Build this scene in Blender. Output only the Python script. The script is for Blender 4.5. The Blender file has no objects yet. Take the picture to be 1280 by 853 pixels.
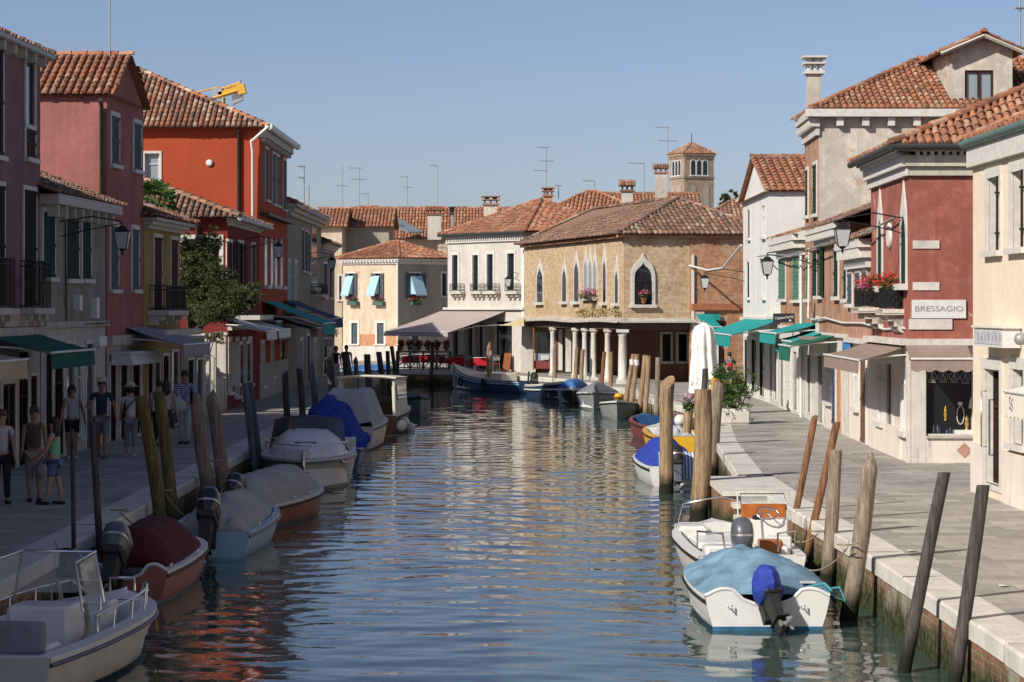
import bpy, math, random
import numpy as np
from mathutils import Vector, Matrix, noise
from mathutils.geometry import tessellate_polygon
random.seed(7)
R = math.radians
S = bpy.context.scene
COL = S.collection
# photo calibration: level camera 3.4 m above the walkway
F = 3100.0; HC = 3.4; HY = 385.0; ZW = -0.8
def G(px, py, z=0.0):
    Y = F * (HC - z) / (py - HY); return ((px - 640) * Y / F, Y)
def XP(px, Y): return (px - 640) * Y / F
def ZP(py, Y): return HC - (py - HY) * Y / F
def V(*a): return Vector(a)
OFF = {}
def tag(o, label=None, cat=None, group=None, kind=None):
    if label: o['label'] = label
    if cat: o['category'] = cat
    if group: o['group'] = group
    if kind: o['kind'] = kind
    return o
def root(name, loc, label, cat, group=None):
    o = bpy.data.objects.new(name, None); COL.objects.link(o)
    o.location = loc; o.empty_display_size = .2; OFF[o.name] = Vector(loc)
    return tag(o, label, cat, group)
class MB:
    def __init__(s): s.v = []; s.f = []; s.uv = []; s.sm = []
    def add(s, vs, fs, uv=None, sm=False):
        b = len(s.v); s.v.extend([tuple(v) for v in vs])
        for i, f in enumerate(fs):
            s.f.append([b + k for k in f]); s.sm.append(sm)
            if uv is None: s.uv.append(None)
            elif isinstance(uv, tuple): s.uv.append(uv)
            else: s.uv.append([uv[k] for k in f])
    def hexa(s, p, sm=False):
        s.add(p, [(0,3,2,1),(4,5,6,7),(0,1,5,4),(1,2,6,5),(2,3,7,6),(3,0,4,7)], sm=sm)
    def box(s, c, d, rz=0.0, M=None, tap=1.0):
        x, y, z = d[0]/2, d[1]/2, d[2]/2
        p = [Vector(q) for q in [(-x,-y,-z),(x,-y,-z),(x,y,-z),(-x,y,-z),(-x*tap,-y*tap,z),(x*tap,-y*tap,z),(x*tap,y*tap,z),(-x*tap,y*tap,z)]]
        m = M if M else Matrix.Rotation(rz, 3, 'Z')
        s.hexa([Vector(c) + m @ q for q in p])
    def rbox(s, c, d, r, rz=0.0, M=None):
        # rounded box: chamfered in plan and top/bottom
        x, y, z = d[0]/2, d[1]/2, d[2]/2; r = min(r, x*.9, y*.9, z*.9)
        def ring(zz, k):
            a, b = x - k, y - k; q = r * .9
            return [(-a+q,-b,zz),(a-q,-b,zz),(a,-b+q,zz),(a,b-q,zz),(a-q,b,zz),(-a+q,b,zz),(-a,b-q,zz),(-a,-b+q,zz)]
        rings = [ring(-z, r*.6), ring(-z+r*.6, 0), ring(z-r*.6, 0), ring(z, r*.6)]
        m = M if M else Matrix.Rotation(rz, 3, 'Z')
        s.loft([[Vector(c) + m @ Vector(q) for q in rr] for rr in rings], True, True)
    def loft(s, rings, closed=True, caps=True, sm=False, uv=None):
        n = len(rings[0]); vs = [p for r in rings for p in r]; fs = []
        for i in range(len(rings)-1):
            for j in range(n if closed else n-1):
                k = (j+1) % n
                fs.append((i*n+j, i*n+k, (i+1)*n+k, (i+1)*n+j))
        s.add(vs, fs, uv=uv, sm=sm)
        if caps and closed:
            s.add(rings[0], [tuple(range(n))[::-1]]); s.add(rings[-1], [tuple(range(n))])
    def tube(s, pts, r, n=8, caps=True, sm=True):
        pts = [Vector(p) for p in pts]; rr = r if isinstance(r, (list, tuple)) else [r]*len(pts)
        rings = []; up = None
        for i, p in enumerate(pts):
            d = (pts[min(i+1, len(pts)-1)] - pts[max(i-1, 0)])
            if d.length < 1e-9: d = Vector((0,0,1))
            d.normalize()
            if up is None: up = Vector((0,0,1)) if abs(d.z) < .9 else Vector((1,0,0))
            a = d.cross(up); a.normalize(); b = a.cross(d); up = b
            rings.append([p + (a*math.cos(2*math.pi*k/n) + b*math.sin(2*math.pi*k/n))*rr[i] for k in range(n)])
        s.loft(rings, True, caps, sm)
    def lathe(s, c, prof, n=12, sm=True, axis=None):
        c = Vector(c); m = axis if axis else Matrix.Identity(3)
        s.loft([[c + m @ Vector((r*math.cos(2*math.pi*k/n), r*math.sin(2*math.pi*k/n), z)) for k in range(n)] for r, z in prof], True, True, sm)
    def ball(s, c, r, n=10, sc=(1,1,1), M=None):
        prof = []
        for i in range(1, n//2+2):
            a = math.pi*i/(n//2+2); prof.append((math.sin(a), -math.cos(a)))
        c = Vector(c); m = M if M else Matrix.Identity(3)
        s.loft([[c + m @ Vector((r*sc[0]*q*math.cos(2*math.pi*k/n), r*sc[1]*q*math.sin(2*math.pi*k/n), r*sc[2]*z)) for k in range(n)] for q, z in prof], True, True, True)
    def prism(s, pts, d):
        # planar polygon (ordered) extruded by vector d
        n = len(pts); d = Vector(d); a = [Vector(p) for p in pts]; b = [p + d for p in a]
        tr = tessellate_polygon([a])
        s.add(a, [tuple(t) for t in tr]); s.add(b, [tuple(t)[::-1] for t in tr])
        s.add(a + b, [(i, (i+1) % n, n+(i+1) % n, n+i) for i in range(n)])
    def build(s, name, mat, parent=None, label=None, cat=None, group=None, kind=None, loc=None, mods=None):
        me = bpy.data.meshes.new(name)
        off = OFF[parent.name] if parent is not None else Vector(loc) if loc is not None else Vector((0,0,0))
        V0 = np.array(s.v, dtype=np.float64).reshape(-1, 3) - np.array(off)
        me.from_pydata(V0.tolist(), [], s.f)
        me.materials.append(mat)
        if any(u is not None for u in s.uv):
            ul = me.uv_layers.new(name='UVMap'); buf = []
            for f, u in zip(s.f, s.uv):
                if u is None: buf.extend([0.0, 0.0]*len(f))
                elif isinstance(u, tuple): buf.extend(list(u)*len(f))
                else:
                    for q in u: buf.extend(q)
            ul.data.foreach_set('uv', buf)
        me.polygons.foreach_set('use_smooth', s.sm)
        me.update()
        o = bpy.data.objects.new(name, me); COL.objects.link(o)
        if parent is not None: o.parent = parent; OFF[o.name] = off
        else: o.location = off; OFF[o.name] = Vector(off)
        return tag(o, label, cat, group, kind)
# ---------- node helper
class NT:
    def __init__(s, name):
        s.m = bpy.data.materials.new(name); s.m.use_nodes = True; s.t = s.m.node_tree
        s.p = s.t.nodes['Principled BSDF']; s.out = s.t.nodes['Material Output']
    def n(s, ty, **k):
        o = s.t.nodes.new(ty)
        for a, b in k.items(): setattr(o, a, b)
        return o
    def L(s, a, b): s.t.links.new(a, b)
    def co(s, kind='Object', sc=(1,1,1)):
        t = s.n('ShaderNodeTexCoord'); m = s.n('ShaderNodeMapping'); m.inputs['Scale'].default_value = sc
        s.L(t.outputs[kind], m.inputs[0]); return m.outputs[0]
    def wco(s, sc=(1,1,1)):
        g = s.n('ShaderNodeNewGeometry'); m = s.n('ShaderNodeMapping'); m.inputs['Scale'].default_value = sc
        s.L(g.outputs['Position'], m.inputs[0]); return m.outputs[0]
    def noise(s, vec, scale, det=4, rough=.55):
        t = s.n('ShaderNodeTexNoise'); t.inputs['Scale'].default_value = scale; t.inputs['Detail'].default_value = det
        t.inputs['Roughness'].default_value = rough; s.L(vec, t.inputs['Vector']); return t.outputs['Fac']
    def ramp(s, fac, stops, interp='LINEAR'):
        r = s.n('ShaderNodeValToRGB'); r.color_ramp.interpolation = interp
        e = r.color_ramp.elements
        while len(e) > 1: e.remove(e[-1])
        for i, (p, c) in enumerate(stops):
            if i == 0: e[0].position = p; el = e[0]
            else: el = e.new(p)
            c = (c, c, c) if isinstance(c, (int, float)) else c
            el.color = (*c, 1)
        s.L(fac, r.inputs[0]); return r.outputs[0]
    def mix(s, fac, a, b, mode='MIX'):
        m = s.n('ShaderNodeMix', data_type='RGBA', blend_type=mode)
        for inp, v in ((m.inputs[0], fac), (m.inputs[6], a), (m.inputs[7], b)):
            if isinstance(v, (int, float)): inp.default_value = v
            elif isinstance(v, tuple): inp.default_value = (*v, 1)
            else: s.L(v, inp)
        return m.outputs[2]
    def bump(s, h, st=.3, dist=.02, nrm=None):
        b = s.n('ShaderNodeBump'); b.inputs['Strength'].default_value = st; b.inputs['Distance'].default_value = dist
        s.L(h, b.inputs['Height'])
        if nrm is not None: s.L(nrm, b.inputs['Normal'])
        return b.outputs[0]
    def fin(s, col=None, rough=.8, nrm=None, metal=0.0, spec=.5):
        if col is not None:
            if isinstance(col, tuple): s.p.inputs['Base Color'].default_value = (*col, 1)
            else: s.L(col, s.p.inputs['Base Color'])
        if isinstance(rough, (int, float)): s.p.inputs['Roughness'].default_value = rough
        else: s.L(rough, s.p.inputs['Roughness'])
        s.p.inputs['Metallic'].default_value = metal; s.p.inputs['Specular IOR Level'].default_value = spec
        if nrm is not None: s.L(nrm, s.p.inputs['Normal'])
        return s.m
def mul(c, k): return tuple(min(1, x*k) for x in c)
def plaster(name, c, stain=.5, patch=None, pth=.68, streak=1.0, wear=.6):
    t = NT(name); v = t.co()
    big = t.noise(v, .55, 6, .6); fine = t.noise(v, 9, 5, .6)
    st = t.noise(t.co(sc=(2.2, 2.2, .22)), 1.3, 5, .65)
    col = t.mix(t.ramp(big, [(.35, 0), (.68, 1)]), mul(c, 1.12), mul(c, 1-.38*stain))
    lite = tuple(x*.55+.45*max(c)*1.15 for x in c)
    col = t.mix(t.ramp(t.noise(v, 1.7, 8, .7), [(.5, 0), (.72, .55*wear)]), col, lite)
    col = t.mix(t.ramp(st, [(.5, 0), (.75, .6*streak)]), col, mul(c, .52))
    col = t.mix(t.ramp(fine, [(.3, .22), (.7, 0)]), col, mul(c, .6))
    mott = t.noise(v, 2.6, 10, .72)
    col = t.mix(t.ramp(mott, [(.40, .75*stain), (.5, 0)]), col, mul(c, .72)); col = t.mix(t.ramp(mott, [(.53, 0), (.62, .6*stain)]), col, mul(c, 1.3))
    col = t.mix(t.ramp(t.noise(t.co(sc=(5, 5, .12)), 1.1, 4, .6), [(.56, 0), (.66, .55*stain)]), col, mul(c, .6))
    if patch is not None:
        pth -= .06
        pm = t.ramp(t.noise(v, .8, 9, .62), [(pth, 0), (pth+.02, 1)])
        col = t.mix(pm, col, patch)
    h = t.mix(.35, t.noise(v, 22, 4), big)
    return t.fin(col, .92, t.bump(h, .5, .03), spec=.2)
def brickm(name, c1, c2, mor, sc=1.0, mossy=False, plas=None):
    t = NT(name); b = t.n('ShaderNodeTexBrick'); u = t.co('UV')
    wob = t.n('ShaderNodeVectorMath', operation='ADD'); nz = t.n('ShaderNodeTexNoise'); nz.inputs['Scale'].default_value = 1.3
    t.L(u, nz.inputs['Vector']); sc2 = t.n('ShaderNodeVectorMath', operation='SCALE'); t.L(nz.outputs['Color'], sc2.inputs[0]); sc2.inputs['Scale'].default_value = .05
    t.L(u, wob.inputs[0]); t.L(sc2.outputs[0], wob.inputs[1]); t.L(wob.outputs[0], b.inputs['Vector'])
    b.inputs['Scale'].default_value = 1; b.inputs['Brick Width'].default_value = .26*sc; b.inputs['Row Height'].default_value = .078*sc
    b.inputs['Mortar Size'].default_value = .011*sc; b.inputs['Mortar Smooth'].default_value = .3; b.inputs['Bias'].default_value = -.1
    b.inputs['Color1'].default_value = (*c1, 1); b.inputs['Color2'].default_value = (*c2, 1); b.inputs['Mortar'].default_value = (*mor, 1)
    v = t.co(); big = t.noise(v, .7, 7, .65)
    col = t.mix(t.ramp(big, [(.36, .5), (.5, 0)]), b.outputs['Color'], mul(c2, .85)); col = t.mix(t.ramp(t.noise(v, 2.1, 8, .7), [(.54, 0), (.64, .4)]), col, mul(c1, 1.25))
    col = t.mix(t.ramp(t.noise(v, 1.4, 8, .7), [(.52, 0), (.66, .75)]), col, mor)
    col = t.mix(t.ramp(t.noise(v, 6, 4), [(.3, .45), (.6, 0)]), col, mul(c2, .5))
    if plas is not None: col = t.mix(t.ramp(t.noise(v, .45, 8, .6), [(.55, 0), (.57, 1)]), col, plas)
    if mossy:
        s = t.n('ShaderNodeSeparateXYZ'); t.L(t.wco(), s.inputs[0])
        a = t.n('ShaderNodeMath', operation='MULTIPLY_ADD'); t.L(t.noise(t.wco(), 2.5, 6, .7), a.inputs[0]); a.inputs[1].default_value = -.9; t.L(s.outputs['Z'], a.inputs[2])
        mm = t.n('ShaderNodeMapRange'); t.L(a.outputs[0], mm.inputs[0]); mm.inputs[1].default_value = -1.0; mm.inputs[2].default_value = -.72; mm.inputs[3].default_value = 1; mm.inputs[4].default_value = 0
        col = t.mix(mm.outputs[0], col, t.ramp(t.noise(t.wco(), 9, 4), [(.35, (.012,.016,.007)), (.55, (.045,.055,.018)), (.7, (.09,.085,.045))]))
    hh = t.mix(.5, b.outputs['Fac'], t.noise(v, 14, 4))
    return t.fin(col, .9, t.bump(hh, .5, .02), spec=.2)
def tilem(name, cols, lichen=.3):
    t = NT(name); w = t.n('ShaderNodeTexWhiteNoise', noise_dimensions='2D'); t.L(t.co('UV'), w.inputs['Vector'])
    n = len(cols); col = t.ramp(w.outputs['Value'], [(i/n, c) for i, c in enumerate(cols)], 'CONSTANT')
    v = t.co(); col = t.mix(t.ramp(t.noise(v, .8, 6, .7), [(.45, 0), (.7, lichen)]), col, (.16,.135,.10))
    col = t.mix(t.ramp(t.noise(v, 7, 5, .7), [(.35, .5), (.6, 0)]), col, mul(cols[0], .45))
    return t.fin(col, .88, t.bump(t.noise(v, 30, 3), .25, .01), spec=.25)
def simple(name, c, rough=.6, metal=0.0, var=.15, sc=6.0, bmp=.1, spec=.5):
    t = NT(name); v = t.co(); n = t.noise(v, sc, 5, .6)
    col = t.mix(t.ramp(n, [(.3, 1), (.7, 0)]), c, mul(c, 1-var*2))
    return t.fin(col, rough, t.bump(t.noise(v, sc*5, 3), bmp, .01) if bmp else None, metal, spec)
def stonem(name, c, sc=2.0, dark=.5):
    t = NT(name); v = t.co()
    col = t.mix(t.ramp(t.noise(v, sc, 7, .7), [(.35, 0), (.7, 1)]), mul(c, 1.1), mul(c, dark+.2))
    col = t.mix(t.ramp(t.noise(t.co(sc=(3,3,.5)), sc*1.5, 6, .7), [(.55, 0), (.75, .7)]), col, mul(c, dark*.6))
    return t.fin(col, .85, t.bump(t.noise(v, sc*9, 5), .3, .02), spec=.25)
def postm(name, c1, c2, alg=True, ring=None):
    t = NT(name); v = t.co(sc=(9, 9, .7)); n = t.noise(v, 2.2, 7, .75)
    col = t.ramp(n, [(.3, mul(c2, .6)), (.45, c2), (.6, c1), (.75, mul(c1, 1.25))])
    col = t.mix(t.ramp(t.noise(t.co(sc=(2,2,1)), 2.3, 5, .7), [(.5, 0), (.72, .65)]), col, mul(c2, .45))
    crack = t.ramp(t.noise(t.co(sc=(14, 14, .35)), 3.0, 3, .6), [(.30, 1), (.36, 0)])
    col = t.mix(crack, col, mul(c2, .25))
    if alg:
        s = t.n('ShaderNodeSeparateXYZ'); t.L(t.wco(), s.inputs[0])
        a = t.n('ShaderNodeMath', operation='MULTIPLY_ADD'); t.L(t.noise(t.wco(), 6, 4, .7), a.inputs[0]); a.inputs[1].default_value = -.35; t.L(s.outputs['Z'], a.inputs[2])
        mm = t.n('ShaderNodeMapRange'); t.L(a.outputs[0], mm.inputs[0]); mm.inputs[1].default_value = -.78; mm.inputs[2].default_value = -.5; mm.inputs[3].default_value = 1; mm.inputs[4].default_value = 0
        col = t.mix(mm.outputs[0], col, (.018,.02,.012))
    return t.fin(col, .9, t.bump(n, .7, .03), spec=.15)
def fabric(name, c, var=.2, stripe=None):
    t = NT(name); v = t.co(); col = t.mix(t.ramp(t.noise(v, 1.6, 6, .65), [(.35, 0), (.68, 1)]), c, mul(c, 1-var*1.6))
    col = t.mix(t.ramp(t.noise(v, 5, 5, .7), [(.55, 0), (.72, .4)]), col, tuple(x*.6+.25*max(c) for x in c))
    if stripe is not None:
        w = t.n('ShaderNodeTexWave'); w.inputs['Scale'].default_value = stripe[1]; w.bands_direction = stripe[2]; t.L(v, w.inputs['Vector'])
        col = t.mix(t.ramp(w.outputs['Fac'], [(.5, 0), (.52, 1)]), col, stripe[0])
    return t.fin(col, .85, t.bump(t.noise(v, 3, 6, .6), .5, .05), spec=.2)
def leafm(name, cs):
    t = NT(name); w = t.n('ShaderNodeTexWhiteNoise', noise_dimensions='2D'); t.L(t.co('UV'), w.inputs['Vector'])
    n = len(cs); col = t.ramp(w.outputs['Value'], [(i/n, c) for i, c in enumerate(cs)], 'CONSTANT')
    t.fin(col, .6, spec=.3); t.p.inputs['Subsurface Weight'].default_value = 0
    tr = t.n('ShaderNodeBsdfTranslucent'); t.L(col, tr.inputs[0]); mx = t.n('ShaderNodeMixShader'); mx.inputs[0].default_value = .25
    t.L(t.p.outputs[0], mx.inputs[1]); t.L(tr.outputs[0], mx.inputs[2]); t.L(mx.outputs[0], t.out.inputs[0]); return t.m
M = {}
M['tile_new'] = tilem('tile_new', [(.42,.17,.09),(.48,.21,.11),(.34,.13,.075),(.5,.3,.19),(.26,.12,.075),(.56,.36,.24),(.38,.17,.1),(.2,.11,.08),(.44,.18,.095)], .35)
M['tile_old'] = tilem('tile_old', [(.36,.15,.085),(.42,.17,.09),(.2,.11,.075),(.5,.32,.22),(.25,.15,.11),(.6,.47,.36),(.14,.09,.07),(.42,.16,.08),(.5,.4,.3)], .4)
M['tile_brown'] = tilem('tile_brown', [(.27,.15,.1),(.18,.11,.08),(.36,.23,.17),(.13,.085,.065),(.3,.15,.09),(.46,.36,.28),(.22,.14,.11),(.4,.2,.12),(.1,.07,.055)], .5)
M['tile_edge'] = simple('tile_base', (.1,.055,.035), .9)
M['purple'] = plaster('plaster_mauve', (.24,.14,.145), .6, (.22,.15,.13), .66)  # base darkened for facades always in shade; some shade is in the paint
M['greyp'] = plaster('plaster_grey', (.3,.28,.235), .6, (.2,.17,.13), .66)  # grey lowered too, putting shade of the left bank into the colour
M['pink'] = plaster('plaster_pink', (.36,.145,.13), .55, (.30,.12,.11), .7, wear=.35)
M['yellow'] = plaster('plaster_ochre', (.38,.25,.085), .5, (.3,.2,.1), .7)
M['dred'] = plaster('plaster_dark_red', (.2,.032,.03), .5, None, wear=.15)
M['ored'] = plaster('plaster_orange_red', (.37,.068,.03), .15, None, streak=.25, wear=.1)
M['olive'] = plaster('plaster_olive', (.30,.27,.21), .5, (.2,.17,.14), .7)
M['slate'] = plaster('plaster_slate', (.26,.25,.24), .5)
M['cream'] = plaster('plaster_cream', (.74,.64,.5), .12, None, streak=.15, wear=.2)
M['bress'] = plaster('plaster_brick_red', (.35,.12,.09), .9, (.5,.3,.25), .7, wear=.8)
M['rosy'] = plaster('plaster_rose', (.46,.25,.19), .6, (.3,.17,.12), .66)
M['brown'] = plaster('plaster_brown', (.42,.25,.16), .7, (.3,.15,.1), .6, wear=.7)
M['stucco'] = plaster('plaster_pale_grey', (.56,.52,.44), .8, (.45,.33,.25), .64, wear=.9)
M['white'] = plaster('plaster_white', (.66,.65,.63), .15, None, streak=.35, wear=.1)
M['white2'] = plaster('plaster_off_white', (.55,.52,.47), .35, None, streak=.6)
M['beige'] = plaster('plaster_beige', (.58,.48,.36), .4, (.46,.27,.19), .72)
M['greige'] = plaster('plaster_greige', (.36,.32,.27), .35)
M['brick'] = brickm('brick_yellow', (.58,.43,.27), (.42,.28,.16), (.58,.48,.35), 1.3)
M['brick2'] = brickm('brick_orange', (.52,.28,.15), (.36,.15,.08), (.46,.34,.24), 1.2)
M['brickt'] = brickm('brick_tower', (.36,.28,.21), (.27,.2,.15), (.42,.35,.28), 1.6)
M['quay'] = brickm('quay_brick', (.30,.155,.09), (.2,.11,.07), (.27,.25,.2), 1.2, True, (.29,.27,.2))
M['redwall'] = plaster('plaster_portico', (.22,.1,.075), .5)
M['istria'] = stonem('istrian_stone', (.62,.59,.54), 1.8, .55)
M['stone'] = stonem('worn_stone', (.5,.46,.4), 1.6, .45)
M['marble'] = stonem('marble_cladding', (.68,.62,.55), .8, .7)
M['whitef'] = simple('white_stone_frame', (.66,.64,.6), .75, var=.12)
M['glass'] = NT('dark_window_glass').fin((.015,.018,.02), .06, spec=.7)
M['glassp'] = NT('pale_window_glass').fin((.25,.3,.33), .12, spec=.7)
M['glassw'] = simple('curtained_glass', (.33,.37,.4), .15, var=.2, sc=2, bmp=0, spec=.8)
M['shg'] = simple('green_shutter', (.015,.05,.04), .8, var=.2, spec=.12)
M['shpg'] = simple('faded_green_shutter', (.14,.27,.2), .85, var=.3, spec=.15)
M['shdk'] = simple('black_shutter', (.022,.02,.018), .8, var=.2, spec=.12)
M['shbr'] = simple('brown_shutter', (.06,.03,.02), .8, var=.25, spec=.12)
M['shbl'] = simple('bluish_shutter', (.1,.13,.15), .8, var=.25, spec=.15)
M['iron'] = simple('wrought_iron', (.018,.017,.016), .55, .3, bmp=0)
M['gutter'] = simple('zinc_gutter', (.4,.4,.39), .5, .3, bmp=0)
M['gutg'] = simple('green_gutter', (.12,.19,.17), .5, bmp=0)
M['gutd'] = simple('dark_gutter', (.04,.045,.04), .5, bmp=0)
M['beam'] = simple('brown_beam', (.12,.07,.05), .8, var=.25)
M['wood'] = simple('varnished_wood', (.36,.13,.04), .4, var=.25, sc=8)
M['door'] = simple('brown_door', (.2,.09,.045), .6, var=.25)
M['wh'] = simple('white_gelcoat', (.74,.74,.71), .3, var=.07, sc=3, bmp=0)
M['wh2'] = simple('cream_gelcoat', (.66,.63,.53), .35, var=.1, sc=3, bmp=0)
M['whp'] = simple('white_paint', (.7,.7,.68), .5, var=.08)
M['bk'] = simple('black_rubber', (.02,.02,.02), .6, bmp=0)
M['blk'] = simple('black_gloss', (.02,.022,.028), .25, var=.1, bmp=0)
M['grym'] = simple('grey_motor', (.1,.11,.13), .35, var=.1, bmp=0)
M['chrome'] = NT('stainless_steel').fin((.6,.6,.6), .22, metal=1.0)
M['alu'] = NT('dull_aluminium').fin((.5,.5,.5), .4, metal=.8)
M['navy'] = simple('navy_hull', (.02,.04,.12), .35, var=.15, bmp=0)
M['blueh'] = simple('blue_hull', (.03,.09,.22), .4, var=.15, bmp=0)
M['lblue'] = simple('light_blue_hull', (.3,.5,.62), .4, var=.12, bmp=0)
M['bluea'] = simple('blue_antifouling', (.03,.17,.33), .7, var=.3)
M['redh'] = simple('rust_red_hull', (.36,.12,.08), .45, var=.15, bmp=0)
M['yelh'] = simple('yellow_hull', (.75,.42,.03), .4, var=.1, bmp=0)
M['gryh'] = simple('grey_hull', (.25,.27,.28), .45, var=.15, bmp=0)
M['marh'] = simple('maroon_hull', (.25,.06,.06), .45, var=.15, bmp=0)
M['tmar'] = fabric('maroon_canvas', (.1,.02,.022)); M['tgry'] = fabric('grey_canvas', (.42,.41,.39), .15)
M['tlg'] = fabric('pale_grey_canvas', (.42,.44,.46), .1); M['tdg'] = fabric('dark_grey_canvas', (.2,.21,.23), .12); M['tblk'] = fabric('black_canvas', (.03,.032,.038), .1)
M['tblu'] = fabric('royal_blue_tarp', (.03,.06,.36)); M['tsky'] = fabric('faded_sky_blue_tarp', (.22,.38,.52), .35)
M['tbl2'] = fabric('medium_blue_canvas', (.06,.17,.42)); M['tstr'] = fabric('blue_striped_cloth', (.7,.72,.76), .05, ((.08,.2,.5), 4.0, 'X'))
M['ateal'] = fabric('teal_awning', (.02,.3,.29), .08); M['agrn'] = fabric('green_awning', (.02,.15,.1), .08); M['adg'] = fabric('dark_green_awning', (.012,.1,.08), .08)
M['abei'] = fabric('beige_awning', (.5,.4,.26), .1); M['abrn'] = fabric('taupe_awning', (.3,.23,.19), .1); M['abig'] = fabric('dusty_pink_awning', (.42,.35,.33), .06)
M['agry'] = fabric('striped_grey_awning', (.36,.36,.38), .05, ((.27,.27,.29), 3.0, 'Y')); M['awht'] = fabric('white_awning', (.62,.62,.64), .08); M['anav'] = fabric('navy_awning', (.03,.05,.16), .08)
M['acrm'] = fabric('cream_awning', (.72,.68,.6), .05); M['awnb'] = fabric('light_blue_awning', (.35,.55,.65), .05); M['ayel'] = fabric('pale_yellow_awning', (.72,.6,.36), .05)
M['paper'] = simple('paper', (.7,.7,.68), .8)
M['umb'] = fabric('white_umbrella_cloth', (.8,.79,.76), .05)
M['p_grey'] = postm('grey_timber', (.34,.28,.22), (.2,.16,.12)); M['p_brn'] = postm('tan_timber', (.4,.29,.18), (.24,.16,.095))
M['p_red'] = postm('reddish_timber', (.3,.15,.075), (.16,.085,.05)); M['p_dark'] = postm('dark_timber', (.11,.1,.09), (.06,.055,.05))
M['p_olv'] = postm('olive_timber', (.2,.17,.06), (.11,.1,.04)); M['p_slate'] = postm('blue_grey_timber', (.15,.17,.2), (.09,.1,.12)); M['p_org'] = simple('orange_paint', (.6,.3,.04), .6, var=.2)
M['leafd'] = leafm('leaves_olive', [(.04,.06,.02),(.07,.095,.03),(.1,.12,.045),(.05,.07,.02),(.13,.14,.06)])
M['leafb'] = leafm('leaves_bright', [(.04,.1,.02),(.07,.15,.03),(.1,.17,.04),(.03,.08,.02),(.12,.15,.04)])
M['leafr'] = leafm('red_flowers', [(.6,.02,.02),(.7,.03,.03),(.5,.01,.02),(.75,.06,.04)]); M['leafp'] = leafm('pink_flowers', [(.6,.1,.25),(.7,.2,.35),(.5,.05,.15),(.75,.35,.45)])
M['leafw'] = leafm('pale_pink_flowers', [(.7,.5,.6),(.75,.6,.66),(.65,.42,.55),(.6,.4,.5)]); M['dry'] = leafm('dry_weeds', [(.3,.25,.08),(.2,.2,.06),(.1,.14,.04),(.35,.28,.12)])
M['bark'] = simple('bark', (.1,.075,.05), .95, var=.3); M['terra'] = simple('terracotta', (.42,.16,.07), .8)
M['rail'] = simple('green_railing', (.06,.12,.1), .6, bmp=0); M['redc'] = fabric('red_tablecloth', (.45,.02,.03), .1); M['whc'] = fabric('white_tablecloth', (.75,.73,.72), .05)
M['skin'] = simple('skin', (.45,.26,.18), .6, var=.05, bmp=0); M['skin2'] = simple('tanned_skin', (.3,.16,.1), .6, var=.05, bmp=0)
M['hair'] = simple('dark_hair', (.02,.013,.01), .6, var=.2); M['hairb'] = simple('brown_hair', (.07,.035,.02), .6, var=.2)
for k, c in dict(c_white=(.52,.52,.53), c_black=(.015,.015,.018), c_navy=(.02,.025,.06), c_khaki=(.3,.26,.19), c_green=(.2,.55,.32), c_denim=(.1,.16,.28), c_grey=(.2,.2,.22), c_straw=(.62,.53,.38), c_brown=(.1,.07,.05), c_red=(.6,.02,.03), c_blue=(.08,.16,.32), c_lil=(.3,.28,.4), c_pale=(.5,.5,.48)).items():
    M[k] = simple('cloth_'+k[2:], c, .85, var=.1)
M['c_check'] = fabric('checked_cloth', (.45,.48,.6), .05, ((.06,.08,.25), 6.0, 'Z')); M['c_flor'] = leafm('floral_cloth', [(.6,.5,.5)])
M['yelcr'] = simple('crane_yellow', (.75,.42,.04), .5, bmp=0); M['blues'] = simple('blue_sign', (.05,.25,.6), .5, bmp=0)
M['blks'] = simple('black_sign', (.02,.025,.035), .4, bmp=0); M['ltr'] = simple('white_lettering', (.75,.75,.75), .6, bmp=0); M['ltrg'] = simple('grey_lettering', (.3,.28,.27), .6, bmp=0)
M['ltry'] = simple('yellow_lettering', (.62,.5,.05), .6, bmp=0); M['rope'] = simple('rope', (.35,.3,.2), .9); M['ropet'] = simple('teal_rope', (.05,.3,.33), .9)
M['lampg'] = simple('frosted_lamp_glass', (.5,.52,.53), .3, var=.05, bmp=0, spec=.7); M['orng'] = simple('varnished_orange_wood', (.45,.14,.03), .3, var=.2)
M['fend'] = simple('white_fender', (.75,.73,.68), .5, bmp=0); M['gold'] = simple('gilded_ornament', (.6,.38,.08), .35, .5, bmp=0); M['windsh'] = NT('tinted_windshield').fin((.05,.055,.06), .08, spec=.8)
M['concrete'] = stonem('concrete', (.36,.34,.31), 1.5, .6)
t = NT('clear_windshield'); t.fin((.5,.55,.55), .03, spec=.6); t.p.inputs['Alpha'].default_value = .28; M['clear'] = t.m
# paving
def pave(name, c, sx, sy, v0=.8):
    t = NT(name); b = t.n('ShaderNodeTexBrick'); t.L(t.wco(), b.inputs['Vector']); b.inputs['Scale'].default_value = 1
    b.inputs['Brick Width'].default_value = sx; b.inputs['Row Height'].default_value = sy; b.inputs['Mortar Size'].default_value = .008; b.inputs['Bias'].default_value = 0
    b.inputs['Color1'].default_value = (*mul(c, 1.22), 1); b.inputs['Color2'].default_value = (*mul(c, .7), 1); b.inputs['Mortar'].default_value = (*mul(c, .45), 1)
    col = t.mix(t.ramp(t.noise(t.wco(), .5, 7, .65), [(.4, 0), (.68, .7)]), b.outputs['Color'], mul(c, .72))
    col = t.mix(t.ramp(t.noise(t.wco(), 3, 6, .7), [(.5, 0), (.7, .5)]), col, mul(c, 1.3))
    h = t.mix(.5, b.outputs['Fac'], t.noise(t.wco(), 12, 4))
    return t.fin(col, .85, t.bump(h, .35, .01), spec=.25)
M['pave'] = pave('trachyte_paving', (.375,.35,.315), .72, .5)
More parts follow.
